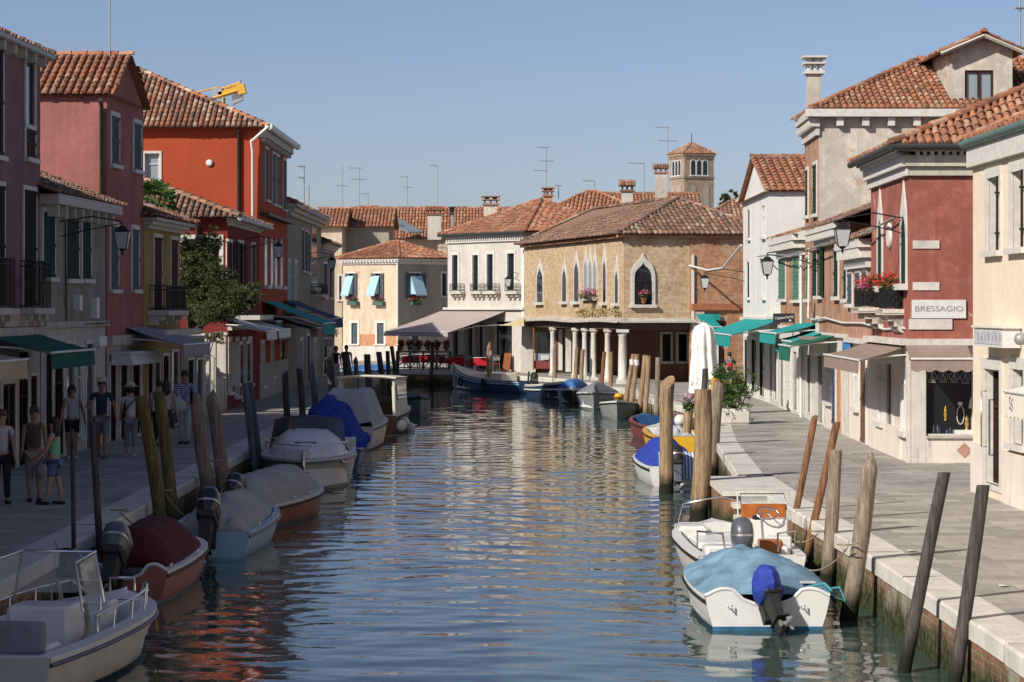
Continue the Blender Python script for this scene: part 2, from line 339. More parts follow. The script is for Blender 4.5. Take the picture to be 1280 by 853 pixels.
# water
t = NT('canal_water'); v = t.wco(sc=(.8, 1, 1)); n1 = t.noise(v, 3.2, 3, .5); n2 = t.noise(v, 11, 2, .5)
dist = t.bump(t.mix(.22, n1, n2), .15, .028)
t.fin((.045,.075,.066), .02, dist, spec=.5); t.p.inputs['IOR'].default_value = 1.34; M['water'] = t.m
# ---------- wall frames
class Fr:
    def __init__(s, A, B, out):
        s.A = Vector((A[0], A[1])); B = Vector((B[0], B[1])); d = B - s.A; s.L = d.length; s.d = d/s.L
        n = Vector((s.d.y, -s.d.x)); c = Vector((out[0], out[1]))
        if (s.A - c).dot(n) < 0: n = -n
        s.n = n            # outward; 'out' is a point inside the building
    def P(s, u, z, n=0.0):
        q = s.A + s.d*u + s.n*n; return Vector((q.x, q.y, z))
    def pix(s, px, py, n=0.0):
        A = s.A + s.n*n; k = (px-640)/F
        u = (k*A.y - A.x)/(s.d.x - k*s.d.y); Y = A.y + u*s.d.y
        return u, HC - (py-HY)*Y/F
    def box(s, mb, u0, u1, z0, z1, n0, n1):
        mb.hexa([s.P(u0,z0,n1), s.P(u1,z0,n1), s.P(u1,z0,n0), s.P(u0,z0,n0), s.P(u0,z1,n1), s.P(u1,z1,n1), s.P(u1,z1,n0), s.P(u0,z1,n0)])
    def rect(s, a):
        # pixel rect (px0,px1,ytop,ybot) -> u0,u1,z0,z1
        u0, _ = s.pix(a[0], 300); u1, _ = s.pix(a[1], 300)
        pm = (a[0]+a[1])/2
        _, zt = s.pix(pm, a[2]); _, zb = s.pix(pm, a[3])
        if u0 > u1: u0, u1 = u1, u0
        return u0, u1, zb, zt
def wall(mb, fr, u0, u1, z0, z1, holes=(), depth=.22, gable=None):
    us = sorted({round(x, 4) for x in [u0, u1] + [h[0] for h in holes] + [h[1] for h in holes] if u0-1e-6 <= x <= u1+1e-6})
    zs = sorted({round(x, 4) for x in [z0, z1] + [h[2] for h in holes] + [h[3] for h in holes] if z0-1e-6 <= x <= z1+1e-6})
    for i in range(len(us)-1):
        for j in range(len(zs)-1):
            a, b, c, d = us[i], us[i+1], zs[j], zs[j+1]; cu, cz = (a+b)/2, (c+d)/2
            if any(h[0] < cu < h[1] and h[2] < cz < h[3] for h in holes): continue
            mb.add([fr.P(a,c), fr.P(b,c), fr.P(b,d), fr.P(a,d)], [(0,1,2,3)], uv=[(a,c),(b,c),(b,d),(a,d)])
    for h in holes:
        a, b, c, d = h[:4]; c = max(c, z0); D = -depth
        for q in (((a,c),(a,d)), ((b,c),(b,d)), ((a,d),(b,d)), ((a,c),(b,c))):
            (ua, za), (ub, zb) = q
            mb.add([fr.P(ua,za), fr.P(ub,zb), fr.P(ub,zb,D), fr.P(ua,za,D)], [(0,1,2,3)], uv=[(ua,za),(ub,zb),(ub+.2,zb),(ua+.2,za)])
    if gable is not None:
        gu, gz = gable
        mb.add([fr.P(u0,z1), fr.P(u1,z1), fr.P(gu,gz)], [(0,1,2)], uv=[(u0,z1),(u1,z1),(gu,gz)])
OG = [(1,0),(.98,.18),(.9,.36),(.76,.52),(.55,.64),(.33,.73),(.16,.83),(.06,.92),(0,1)]
RD = [(1,0),(.95,.3),(.81,.59),(.59,.81),(.31,.95),(0,1)]
def archpts(fr, uc, hw, z0, zs, za, prof, n):
    r = [(uc-hw, z0)] + [(uc-hw*x, zs+(za-zs)*y) for x, y in prof[:-1]] + [(uc, za)] + [(uc+hw*x, zs+(za-zs)*y) for x, y in prof[:-1][::-1]] + [(uc+hw, z0)]
    return [fr.P(a, b, n) for a, b in r]
def arch_window(fr, par, r, prof=OG, fw=.12, pane='glass', proud=.09, finial=.25, ah=None, label=None):
    u0, u1, z0, z1 = r; uc = (u0+u1)/2; hw = (u1-u0)/2
    if abs(fr.n.x) > .95: proud = .035
    zs = z1 - (ah if ah else min((z1-z0)*.35, hw*2.2))
    f = MB(); no = archpts(fr, uc, hw+fw, z0, zs, z1+fw*(1.8 if prof is OG else 1)+(finial if prof is OG else 0), prof, proud); ni = archpts(fr, uc, hw, z0, zs, z1, prof, proud)
    no0 = archpts(fr, uc, hw+fw, z0, zs, z1+fw*(1.8 if prof is OG else 1)+(finial if prof is OG else 0), prof, 0.0); ni0 = archpts(fr, uc, hw, z0, zs, z1, prof, 0.0)
    f.loft([no0, no, ni, ni0], closed=False, caps=False)
    fr.box(f, uc-hw-fw*1.4, uc+hw+fw*1.4, z0-.14, z0, -.02, .2)
    fo = f.build('window', M['whitef'], par, label=label)
    p = MB(); pp = archpts(fr, uc, hw, z0, zs, z1, prof, .02); tr = tessellate_polygon([pp]); p.add(pp, [tuple(t) for t in tr]); p.build('pane', M[pane], fo)
    return fo
def window(fr, par, r, kind='shut', fw=.12, shm='shdk', pane='glass', sill=True, depth=.18, frame='whitef', open_sh=None, side=None, lining=False):
    """r=(u0,u1,z0,z1) hole; adds surround, pane, shutters as parts"""
    u0, u1, z0, z1 = r; f = MB()
    if abs(fr.n.x) > .85 and depth > 0 and not lining: depth = min(depth, .06)
    if lining:
        for q in ((u0, u0+.03, z0, z1), (u1-.03, u1, z0, z1), (u0, u1, z1-.03, z1)): fr.box(f, *q, -depth, -.02)
    if fw > 0:
        fr.box(f, u0-fw, u0, z0, z1, -.05, .035); fr.box(f, u1, u1+fw, z0, z1, -.05, .035); fr.box(f, u0-fw, u1+fw, z1, z1+fw, -.05, .04)
    if sill: fr.box(f, u0-fw*1.3, u1+fw*1.3, z0-.1, z0, -.05, .12)
    elif fw > 0: fr.box(f, u0-fw, u1+fw, z0-fw*.5, z0, -.05, .03)
    else: fr.box(f, u0, u1, z0, z0+.04, -.1, -.02)
    fo = f.build('window', M[frame], par)
    p = MB(); fr.box(p, u0, u1, z0, z1, -depth-.03, -depth+.02)
    fr2 = MB(); t = .05
    if kind in ('glass', 'casement', 'opensh'):
        p.build('pane', M[pane], fo); w = u1-u0
        for a in ([u0, u1-t] + ([(u0+u1)/2-t/2] if w > .55 else [])): fr.box(fr2, a, a+t, z0, z1, -depth+.02, -depth+.07)
        fr.box(fr2, u0, u1, z1-t, z1, -depth+.02, -depth+.068); fr.box(fr2, u0, u1, z0, z0+t, -depth+.02, -depth+.068)
        fr.box(fr2, u0, u1, z0+(z1-z0)*.66, z0+(z1-z0)*.66+.035, -depth+.02, -depth+.066)
        fr2.build('sash', M['whp'] if pane != 'glass' or kind == 'casement' else M['shbr'], fo)
    elif kind == 'void': p.build('pane', M['glass'], fo)
    elif kind == 'shut':
        for k, (a, b) in enumerate(((u0+.01, (u0+u1)/2-.008), ((u0+u1)/2+.008, u1-.01))):
            s = MB(); fr.box(s, a, b, z0+.01, z1-.01, -depth+.06, -depth+.1)
            for e in (z0+.01, (z0+z1)/2-.04, z1-.09): fr.box(s, a, b, e, e+.08, -depth+.1, -depth+.118)
            nz = max(3, int((z1-z0)/.14))
            for i in range(nz):
                zz = z0+.1+(z1-z0-.2)*i/nz; fr.box(s, a+.05, b-.05, zz, zz+.04, -depth+.1, -depth+.11)
            s.build('shutter', M[shm], fo)
    if kind == 'opensh' or open_sh:
        w = (u1-u0)/2
        for sgn in (-1, 1):
            s = MB(); a = u0-w-fw*.2 if sgn < 0 else u1+fw*.2
            fr.box(s, a, a+w, z0, z1, .045, .085)
            for i in range(int((z1-z0)/.14)): fr.box(s, a+.04, a+w-.04, z0+.05+i*.14, z0+.09+i*.14, .085, .1)
            s.build('shutter', M[shm], fo)
    return fo
# ---------- roofs
def tile_slope(mb, poly, rs=.21, row=.36, hgt=.055, ns=5):
    p = [Vector(q) for q in poly]; sv = (p[1]-p[0]).normalized(); nn = (p[1]-p[0]).cross(p[-1]-p[0])
    if nn.length < 1e-6: return
    nn.normalize()
    if nn.z < 0: nn = -nn
    tv = nn.cross(sv)
    if (p[-1]-p[0]).dot(tv) < 0: tv = -tv
    q = [((a-p[0]).dot(sv), (a-p[0]).dot(tv)) for a in p]
    base = [a - nn*.02 for a in p]; mb.add(base, [tuple(t) for t in tessellate_polygon([base])], uv=(3.3, 7.7))
    s0 = min(a for a, b in q); s1 = max(a for a, b in q); n = max(1, int((s1-s0)/rs)); rs = (s1-s0)/n; m = len(q)
    k0 = random.randint(0, 900)
    for i in range(n):
        s = s0+rs*(i+.5); ts = []
        for j in range(m):
            (a, b), (c, d) = q[j], q[(j+1) % m]
            if (a-s)*(c-s) < 0: ts.append(b+(d-b)*(s-a)/(c-a))
        if len(ts) < 2: continue
        t0, t1 = min(ts), max(ts); 
        if t1-t0 < .1: continue
        nr = max(1, int(round((t1-t0)/row))); rw = (t1-t0)/nr; jt = random.uniform(-.03, .03)
        for r in range(nr):
            a, b = t0+rw*r-(.0 if r == 0 else .04), t0+rw*(r+1); w0, w1 = rs*.40, rs*.33
            if r == 0: a -= .04
            dz = random.uniform(-.006, .006); dx = random.uniform(-.012, .012)
            lo, hi = [], []
            for k in range(ns):
                th = math.pi*k/(ns-1); c, sn = -math.cos(th), math.sin(th)
                lo.append(p[0]+sv*(s+dx+w0*c)+tv*(a+jt)+nn*(sn*hgt*1.25+.022+dz))
                hi.append(p[0]+sv*(s+w1*c)+tv*(b+jt)+nn*(sn*hgt*.95+.0+dz))
            mb.add(lo+hi, [(k, k+1, ns+k+1, ns+k) for k in range(ns-1)] + ([tuple(range(ns))] if r == 0 else []), uv=(k0+i+.5, r+.5), sm=False)
def ridge(mb, a, b, r=.1, seg=.4):
    a, b = Vector(a), Vector(b); d = b-a; n = max(1, int(d.length/seg)); d2 = d.normalized(); side = d2.cross(Vector((0,0,1))).normalized(); up = side.cross(d2)
    k0 = random.randint(0, 900)
    for i in range(n):
        x, y = a+d*(i/n)-d2*.03, a+d*((i+1)/n); L = []
        for q, rr, o in ((x, r*1.1, .02), (y, r*.9, 0)): L.append([q+side*(math.cos(math.pi*k/6)*rr)+up*(math.sin(math.pi*k/6)*rr+o) for k in range(7)])
        mb.add(L[0]+L[1], [(k, k+1, 8+k, 7+k) for k in range(6)] + [tuple(range(7))], uv=(k0+i+.5, 77.5))
def expand(foot, o):
    c = sum((Vector(p) for p in foot), Vector((0,0)))/len(foot); n = len(foot); res = []
    for i in range(n):
        a, b, d = Vector(foot[i-1]), Vector(foot[i]), Vector(foot[(i+1) % n])
        e1, e2 = (b-a).normalized(), (d-b).normalized()
        n1 = Vector((e1.y, -e1.x)); n2 = Vector((e2.y, -e2.x))
        if (b-c).dot(n1) < 0: n1 = -n1
        if (b-c).dot(n2) < 0: n2 = -n2
        k = 1+n1.dot(n2); res.append(b+(n1+n2)*(o/max(k, .3)))
    return res
def roof(par, foot, z, kind='hip', pitch=.42, ov=.35, mat='tile_old', axis=0, rs=.21, row=.36, gutter=None, gut_edges=(0,), peak=None):
    """foot c0..c3; axis=0: ridge parallel to edge 0 (c0c1), axis=1: ridge perpendicular to it"""
    e = expand(foot, ov); c = [Vector((p.x, p.y, z)) for p in e]
    if axis: c = c[1:]+c[:1]
    # now ridge parallel to c0c1; short ends: c1c2 and c3c0
    m1 = (c[1]+c[2])/2; m0 = (c[0]+c[3])/2; hw = ((c[1]-c[2]).length+(c[0]-c[3]).length)/4; L = (m1-m0).length
    rz = z+hw*pitch if peak is None else peak
    mb = MB()
    if kind == 'hip':
        k = min(.48, hw/L); r0 = m0.lerp(m1, k); r1 = m1.lerp(m0, k)
    else: r0, r1 = m0.copy(), m1.copy()
    r0.z = r1.z = rz
    for pl in ([c[0], c[1], r1, r0], [c[2], c[3], r0, r1]): tile_slope(mb, pl, rs, row)
    if kind == 'hip':
        for pl in ([c[1], c[2], r1], [c[3], c[0], r0]): tile_slope(mb, pl, rs, row)
        for a, b in ((c[0], r0), (c[3], r0), (c[1], r1), (c[2], r1)): ridge(mb, a, b)
    ridge(mb, r0, r1)
    # eave underside
    mb.add([q-Vector((0,0,.04)) for q in c], [(0,1,2,3)], uv=(1.1, 1.1))
    o = mb.build('roof', M[mat], par)
    if gutter:
        cc = [Vector((p.x, p.y, z)) for p in e]
        for k in gut_edges:
            g = MB(); a, b = cc[k], cc[(k+1) % 4]; g.tube([a-Vector((0,0,.06)), b-Vector((0,0,.06))], .085, 8); g.build('gutter', M[gutter], o)
    return o, (r0, r1)
def house(name, label, foot, zt, wm, ops={}, z0=-.3, gf=None, gables=None, mats={}, cat='house', group=None, cornice=None, plinth=None, extra_holes={}):
    """ops: edge -> list of (pxrect, kind, dict)"""
    cx = sum(p[0] for p in foot)/4; cy = sum(p[1] for p in foot)/4
    r = root(name, (foot[0][0], foot[0][1], 0), label, cat, group); frs = []
    for i in range(4):
        fr = Fr(foot[i], foot[(i+1) % 4], (cx, cy)); frs.append(fr); holes = []; later = []
        for rect, kind, kw in ops.get(i, []):
            q = fr.rect(rect)
            if kind not in ('ogee', 'round'): holes.append(q)
            later.append((q, kind, kw))
        for q in extra_holes.get(i, []): holes.append(q)
        mb = MB(); g = None
        if gables and i in gables: g = (fr.L/2, gables[i])
        if gf and i in gf:
            gz, gm = gf[i]; wall(mb, fr, 0, fr.L, gz, zt, [q for q in holes if q[3] > gz], gable=g, depth=.3); g2 = MB(); wall(g2, fr, 0, fr.L, z0, gz, [q for q in holes if q[2] < gz], depth=.3); g2.build('ground_floor_wall', M[gm], r)
        else: wall(mb, fr, 0, fr.L, z0, zt, holes, gable=g, depth=.3)
        mb.build('wall', mats.get(i, wm), r)
        for q, kind, kw in later:
            if kind == 'ogee': arch_window(fr, r, q, OG, **kw)
            elif kind == 'round': arch_window(fr, r, q, RD, **kw)
            else: window(fr, r, q, kind, **kw)
    if cornice:
        for i, (h, out, mt, dent) in cornice.items():
            mb = MB(); fr = frs[i]; ex = out
            fr.box(mb, -ex*.0, fr.L+ex*0, zt-h, zt-h*.66, -.02, out*.35); fr.box(mb, -ex*.3, fr.L+ex*.3, zt-h*.66, zt-h*.3, -.02, out*.66); fr.box(mb, -ex*.6, fr.L+ex*.6, zt-h*.3, zt, -.02, out)
            if dent:
                n = int(fr.L/dent)
                for k in range(n): u = fr.L*(k+.3)/n; fr.box(mb, u, u+dent*.42, zt-h*.66, zt-h*.3-.002, out*.66, out*.93)
            mb.build('cornice', M[mt], r)
    return r, frs
def bands(fr, par, items, name='trim'):
    for u0, u1, z0, z1, n1, m in items:
        mb = MB(); fr.box(mb, u0, u1, z0, z1, -.02, n1); mb.build(name, M[m], par)
def awning(fr, pxa, pxb, ybar, proj, rise, val, mat, label, group='shop awnings', scal=True, valm=None, kind='awning'):
    ua, z1 = fr.pix(pxa, ybar, proj); ub, z2 = fr.pix(pxb, ybar, proj); z = (z1+z2)/2
    if isinstance(ybar, tuple): pass
    if ua > ub: ua, ub = ub, ua
    n = 14; r = root('awning', fr.P(ua, z, .02), label, 'awning', group)
    mb = MB(); rows = []
    for j in range(5):
        t = j/4; rows.append([fr.P(ua+(ub-ua)*i/n, z+rise*(1-t)-math.sin(t*math.pi)*.04, .03+(proj-.03)*t) for i in range(n+1)])
    mb.loft(rows, closed=False, caps=False, sm=True)
    mb.loft([[p-Vector((0,0,.012)) for p in q] for q in rows], closed=False, caps=False, sm=True)
    mb.build('canopy', M[mat], r)
    vb = MB(); a = []; b = []; nv = max(8, int((ub-ua)/.035)); sc = max(2, round((ub-ua)/.28))
    for i in range(nv+1):
        u = ua+(ub-ua)*i/nv; w = abs(math.sin(math.pi*sc*i/nv))*.05 if scal else 0
        a.append(fr.P(u, z, proj)); b.append(fr.P(u, z-val+.05-w if scal else z-val, proj+.02))
    vb.loft([a, b], closed=False, caps=False)
    vb.loft([[p-Vector((fr.n.x,fr.n.y,0))*.012 for p in q] for q in (a, b)], closed=False, caps=False); vb.build('valance', M[valm or mat], r)
    bar = MB(); bar.tube([fr.P(ua, z, proj+.01), fr.P(ub, z, proj+.01)], .028, 8)
    bar.build('front_bar', M['whp'], r)
    for u in (ua+.08, ub-.08):
        am = MB(); am.tube([fr.P(u, z+rise*.35, .03), fr.P(u+.0, z+rise*.3-.02, proj*.5), fr.P(u, z-.01, proj)], .022, 6); am.build('arm', M['whp'], r)
    return r
def text(s, M4, size, mat, parent, name='lettering', ext=.004, shear=0.0):
    cu = bpy.data.curves.new(name, 'FONT'); cu.body = s; cu.size = size; cu.extrude = ext; cu.align_x = 'CENTER'; cu.align_y = 'CENTER'; cu.shear = shear
    o = bpy.data.objects.new('tmp', cu); COL.objects.link(o); dg = bpy.context.evaluated_depsgraph_get()
    me = bpy.data.meshes.new_from_object(o.evaluated_get(dg)); COL.objects.unlink(o); bpy.data.objects.remove(o)
    me.transform(Matrix.Translation(-OFF[parent.name]) @ M4); me.materials.clear(); me.materials.append(mat); me.name = name
    r = bpy.data.objects.new(name, me); COL.objects.link(r); r.parent = parent; OFF[r.name] = OFF[parent.name]; return r
def face_mat(fr, u, z, n, flip=False):
    # text frame on a wall: reading direction as seen from outside
    d = Vector((fr.d.x, fr.d.y, 0)); nn = Vector((fr.n.x, fr.n.y, 0)); up = Vector((0,0,1)); x = up.cross(nn)
    m = Matrix.Identity(4); p = fr.P(u, z, n)
    for i in range(3): m[i][0] = x[i]; m[i][1] = up[i]; m[i][2] = nn[i]; m[i][3] = p[i]
    return m
def lens(fr, u, z, n): return fr.P(u, z, n)
def leaves(mb, c, rad, n, size, flat=1.0, rnd=random):
    for _ in range(n):
        while True:
            d = Vector((rnd.uniform(-1,1), rnd.uniform(-1,1), rnd.uniform(-1,1)))
            if .05 < d.length <= 1: break
        d = d*(.55+.45*rnd.random())
        p = Vector(c)+Vector((d.x*rad[0], d.y*rad[1], d.z*rad[2]))
        a = Vector((rnd.gauss(0,1), rnd.gauss(0,1), rnd.gauss(0,.7))).normalized(); b = a.cross(Vector((rnd.gauss(0,1), rnd.gauss(0,1), rnd.gauss(0,1)))).normalized()
        s = size*rnd.uniform(.6, 1.3); mb.add([p-a*s, p+b*s*.45, p+a*s, p-b*s*.45], [(0,1,2,3)], uv=(rnd.random()*50, rnd.random()*50))
def flowers(name, label, c, rx, ry, rz, box=None, fm='leafr', cat='flowers', group=None, n=160, sz=.035, potm='terra'):
    r = root(name, c, label, cat, group); c = Vector(c)
    if box == 'pot':
        m = MB(); m.lathe(c-Vector((0,0,.22)), [(.09,0),(.13,.2),(.145,.2),(.145,.23),(.12,.23)], 12); m.build('pot', M[potm], r)
    a = MB(); leaves(a, c+Vector((0,0,rz*.5)), (rx, ry, rz), n, sz*1.3); a.build('foliage', M['leafb'], r)
    b = MB(); leaves(b, c+Vector((0,0,rz*.8)), (rx*1.08, ry*1.08, rz), n, sz); b.build('blossoms', M[fm], r)
    return r
# ================= SETTING =================
def sheet(name, pts, z, mat, kind='structure'):
    mb = MB(); p = [Vector((a, b, z)) for a, b in pts]; mb.add(p, [tuple(t) for t in tessellate_polygon([p])])
    o = mb.build(name, mat, kind=kind)
    if o.data.polygons[0].normal.z < 0: o.data.flip_normals()
    return o
LQ = [(-6.35, -5), (-6.35, 131.0)]
RQ1 = [(5.05, -5), (5.02, 25), (4.92, 36), (4.66, 44.9)]
RQ2 = [(4.62, 50.4), (5.2, 62.8), (5.9, 72.7), (6.0, 80), (5.9, 85), (5.27, 91.7), (4.6, 104.3), (3.86, 108.7), (1.93, 119.8), (0, 124), (-1.66, 128.5), (-3.3, 133.5), (-6.35, 135.0), (-6.4, 147)]
sheet('walkway', LQ + [(-60, 131.0), (-60, -5)], 0, M['pave'])
sheet('walkway', RQ1 + [(5.3, 44.9), (5.3, 50.4)] + RQ2 + [(-70, 147), (-70, 420), (90, 420), (90, -5)], 0, M['pave'])
sheet('ground', [(-1500, 420), (-1500, 2600), (1500, 2600), (1500, 420)], -.05, M['pave'])
def quay_wall(pts, inward, wk=.5, seg=1.5):
    mb = MB(); cb = MB(); d0 = 0
    for (a, b) in zip(pts[:-1], pts[1:]):
        a, b = Vector(a), Vector(b); L = (b-a).length; d = (b-a)/L; n = Vector((d.y, -d.x))
        if n.dot(Vector(inward)) > 0: n = -n          # n points to the water
        def q(u, z, o): p = a+d*u+n*o; return Vector((p.x, p.y, z))
        mb.add([q(0,-2.4,0), q(L,-2.4,0), q(L,-.004,0), q(0,-.004,0)], [(0,1,2,3)], uv=[(d0,-2.4),(d0+L,-2.4),(d0+L,0),(d0,0)])
        k = max(1, int(L/seg)); st = L/k
        for i in range(k):
            u0, u1 = i*st+.006, (i+1)*st-.006; dz = random.uniform(-.004, .006); o1 = .04+random.uniform(-.008,.008)
            u0 = 0 if i == 0 else u0; u1 = L if i == k-1 else u1
            P = [q(u0,-.2,o1), q(u1,-.2,o1), q(u1,-.2,-wk), q(u0,-.2,-wk), q(u0,.0+dz,o1), q(u1,.0+dz,o1), q(u1,.012+dz,-wk), q(u0,.012+dz,-wk)]
            P[4].z -= .0; t = .02
            P2 = [P[0], P[1], P[2], P[3], q(u0,-t+dz,o1), q(u1,-t+dz,o1), q(u1,.012+dz,-wk), q(u0,.012+dz,-wk)]
            cb.hexa(P2); cb.add([q(u0,-t+dz,o1), q(u1,-t+dz,o1), q(u1,.012+dz,o1-.02), q(u0,.012+dz,o1-.02), q(u1,.012+dz,-wk), q(u0,.012+dz,-wk)], [(0,1,2,3),(3,2,4,5)])
        d0 += L
    mb.build('quay_wall', M['quay'], kind='structure'); cb.build('kerb', M['istria'], kind='structure')
quay_wall(LQ, (-1, 0), .55); quay_wall([(-6.35, 131.0), (-60, 131)], (0, -1), .55)
quay_wall(RQ1, (1, 0)); quay_wall(RQ2[:11], (1, .1)); quay_wall(RQ2[10:13], (.3, 1)); quay_wall([RQ2[-1], (-60, 147)], (0, 1)); quay_wall(RQ2[12:], (1, 0))
# landing steps in the right quay
st = MB(); tr_ = MB()
for i, (y0, y1, zt, x0) in enumerate([(46.3, 50.4, -.02, 3.95), (45.85, 46.3, -.22, 4.12), (45.4, 45.85, -.42, 4.12), (44.95, 45.4, -.62, 4.12)]):
    x1 = 5.32; t_ = .09
    st.hexa([V(x0, y0, -2.4), V(x1, y0, -2.4), V(x1, y1, -2.4), V(x0, y1, -2.4), V(x0, y0, zt-t_), V(x1, y0, zt-t_), V(x1, y1, zt-t_), V(x0, y1, zt-t_)])
    tr_.hexa([V(x0-.03, y0-.07, zt-t_), V(x1, y0-.07, zt-t_), V(x1, y1, zt-t_), V(x0-.03, y1, zt-t_), V(x0-.03, y0-.07, zt), V(x1, y0-.07, zt), V(x1, y1, zt), V(x0-.03, y1, zt)])
st.build('landing_base', M['quay'], kind='structure'); tr_.build('landing_steps', M['istria'], kind='structure')
# bollard-side terrace wall strip and iron ring not modelled separately
# water
def water():
    y = [14.0]
    while y[-1] < 147: y.append(y[-1]+max(.045, .0021*y[-1]))
    ys = np.array(y); xs = np.linspace(-7.5, 8.0, 300); X, Y = np.meshgrid(xs, ys)
    rng = np.random.default_rng(5); Z = np.zeros_like(X)
    wx = X+.25*np.sin(.9*Y+.3*X); wy = Y+.3*np.sin(.8*X+.13*Y)
    for i in range(54):
        lam = .34*(5.5**rng.random()); ang = rng.normal(math.pi/2, .5); k = 2*math.pi/lam; sl = .0085*(lam/.9)**.1
        amp = sl/k; damp = np.exp(-np.maximum(0, (Y*.0021*4-lam))*2.0)
        env = .65+.55*np.sin(.17*X*rng.normal()+.11*Y*rng.normal()+rng.random()*6)
        Z += amp*damp*env*np.sin(k*(math.cos(ang)*wx+math.sin(ang)*wy)+rng.random()*6.28)
    # calmer towards the photographer
    cal = .62+.38*np.clip((Y-30)/45, 0, 1); Z = Z*cal+ZW
    nx, ny = len(xs), len(ys); co = np.stack([X, Y, Z], -1).reshape(-1, 3)
    idx = np.arange(nx*ny).reshape(ny, nx); f = np.stack([idx[:-1,:-1], idx[:-1,1:], idx[1:,1:], idx[1:,:-1]], -1).reshape(-1, 4)
    me = bpy.data.meshes.new('water'); me.vertices.add(len(co)); me.vertices.foreach_set('co', co.ravel())
    me.loops.add(f.size); me.loops.foreach_set('vertex_index', f.ravel()); me.polygons.add(len(f))
    me.polygons.foreach_set('loop_start', np.arange(0, f.size, 4)); me.polygons.foreach_set('loop_total', np.full(len(f), 4))
    me.polygons.foreach_set('use_smooth', np.ones(len(f), dtype=bool)); me.update(); me.validate(); me.materials.append(M['water'])
    o = bpy.data.objects.new('water', me); COL.objects.link(o); tag(o, kind='structure')
water()
sheet('lagoon', [(-1500, -400), (1500, -400), (1500, 2600), (-1500, 2600)], ZW-.12, M['water'])
# ================= LEFT ROW =================
LP = [(0,-12.0),(45,-10.9),(52,-10.65),(55.2,-10.5),(61.8,-10.2),(66.8,-9.95),(72.5,-9.7),(82.4,-9.45),(92,-9.4),(103,-9.35),(121,-9.3),(135,-9.3)]
def XL(Y):
    for (a, b), (c, d) in zip(LP[:-1], LP[1:]):
        if a <= Y <= c: return b+(d-b)*(Y-a)/(c-a)
    return -9.3
def lfoot(y0, y1, xb): return [(XL(y0), y0), (XL(y1), y1), (xb, y1), (xb, y0)]
def sw(k='shdk', **q): return dict(shm=k, **q)
W = 'window'
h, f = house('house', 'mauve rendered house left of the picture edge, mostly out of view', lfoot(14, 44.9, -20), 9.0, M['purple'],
    {0: []}, cornice={0: (.35, .3, 'stone', .3)})
roof(h, lfoot(14, 44.9, -20), 9.02, 'hip', .4, .45, 'tile_old', rs=.4, row=.6)
B1 = lfoot(45.05, 55.2, -20)
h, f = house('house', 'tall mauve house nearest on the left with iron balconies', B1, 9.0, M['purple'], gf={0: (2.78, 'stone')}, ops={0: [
    ((31.5, 42.5, 72, 157), 'void', dict(fw=.1, sill=False)), ((31.5, 42.5, 162, 198), 'shut', sw('purs', fw=.1) if False else dict(shm='shbr', fw=.1)),
    ((29, 43.5, 238, 384), 'shut', dict(shm='shdk', fw=.09)), ((-6, 4, 232, 384), 'shut', dict(shm='shdk', fw=.09)), ((-6, 2, 60, 195), 'shut', dict(fw=.1)),
    ((2, 18, 480, 590), 'glass', dict(fw=.1)), ((22, 34, 440, 606), 'glass', dict(fw=.08, pane='glass')), ((-24, -5, 480, 600), 'glass', dict(fw=.1)), ((37, 45, 470, 560), 'glass', dict(fw=.06))]},
    cornice={0: (.22, .16, 'stone', None)})
roof(h, B1, 9.05, 'hip', .42, .22, 'tile_old', gutter='gutter', gut_edges=(0, 1))
fr = f[0]
for k in range(11): m = MB(); u = fr.L*(k+.5)/11; fr.box(m, u-.06, u+.06, 8.72, 8.99, 0, .24); m.build('bracket', M['white2'], h)
m = MB(); fr.box(m, 0, fr.L, 2.78, 2.98, -.02, .16); m.build('string_course', M['stone'], h)
m = MB(); fr.box(m, 0, fr.L, 3.0, 3.25, -.02, .03); m.build('panel_band', M['beige'], h)
def balcony(fr, par, px0, px1, ytop, ybot, out=.55, mat='iron', stone=True, orn=True, yr=None):
    u0, zt = fr.pix(px0, ytop, out); u1, _ = fr.pix(px1, ytop, out); um, zb = fr.pix((px0+px1)/2, ybot, out); _, zt = fr.pix((px0+px1)/2, ytop, out)
    if yr:
        u0, u1 = [(y-fr.A.y)/fr.d.y for y in yr]; k = F/yr[0]; zt = HC-(ytop-HY)/k; zb = HC-(ybot-HY)/k
    if u0 > u1: u0, u1 = u1, u0
    m = MB(); n = max(3, int((u1-u0)/.11))
    pts = [(u0, .03), (u0, out), (u1, out), (u1, .03)]
    for z in (zt, zb+.04, zt-.12): m.tube([fr.P(u, z, nn) for u, nn in pts], .014, 5, sm=False)
    for i in range(n+1): u = u0+(u1-u0)*i/n; m.tube([fr.P(u, zb, out), fr.P(u, zt, out)], .009, 4)
    for i in range(4):
        for u in (u0, u1): m.tube([fr.P(u, zb, .05+out*i/4), fr.P(u, zt, .05+out*i/4)], .009, 4)
    if orn:
        for i in range(0, n, 2):
            u = u0+(u1-u0)*(i+.5)/n*1.0
            for zz in (zb+(zt-zb)*.35, zb+(zt-zb)*.65): m.tube([fr.P(u+.07*math.cos(a*math.pi/4), zz+.09*math.sin(a*math.pi/4), out) for a in range(9)], .008, 4)
    b = m.build('balcony', M[mat], par)
    if stone:
        s = MB(); fr.box(s, u0-.08, u1+.08, zb-.14, zb-.01, -.01, out+.08)
        for u in (u0+.12, (u0+u1)/2, u1-.12): fr.box(s, u-.09, u+.09, zb-.4, zb-.14, -.01, out*.5); fr.box(s, u-.09, u+.09, zb-.28, zb-.141, out*.5, out*.85)
        s.build('slab', M['white2'], b)
    return b
balcony(f[0], h, 30, 62, 326, 385, .3, yr=(53.2, 54.9)); balcony(f[0], h, -16, 20, 322, 385, .3, yr=(50.0, 51.6))
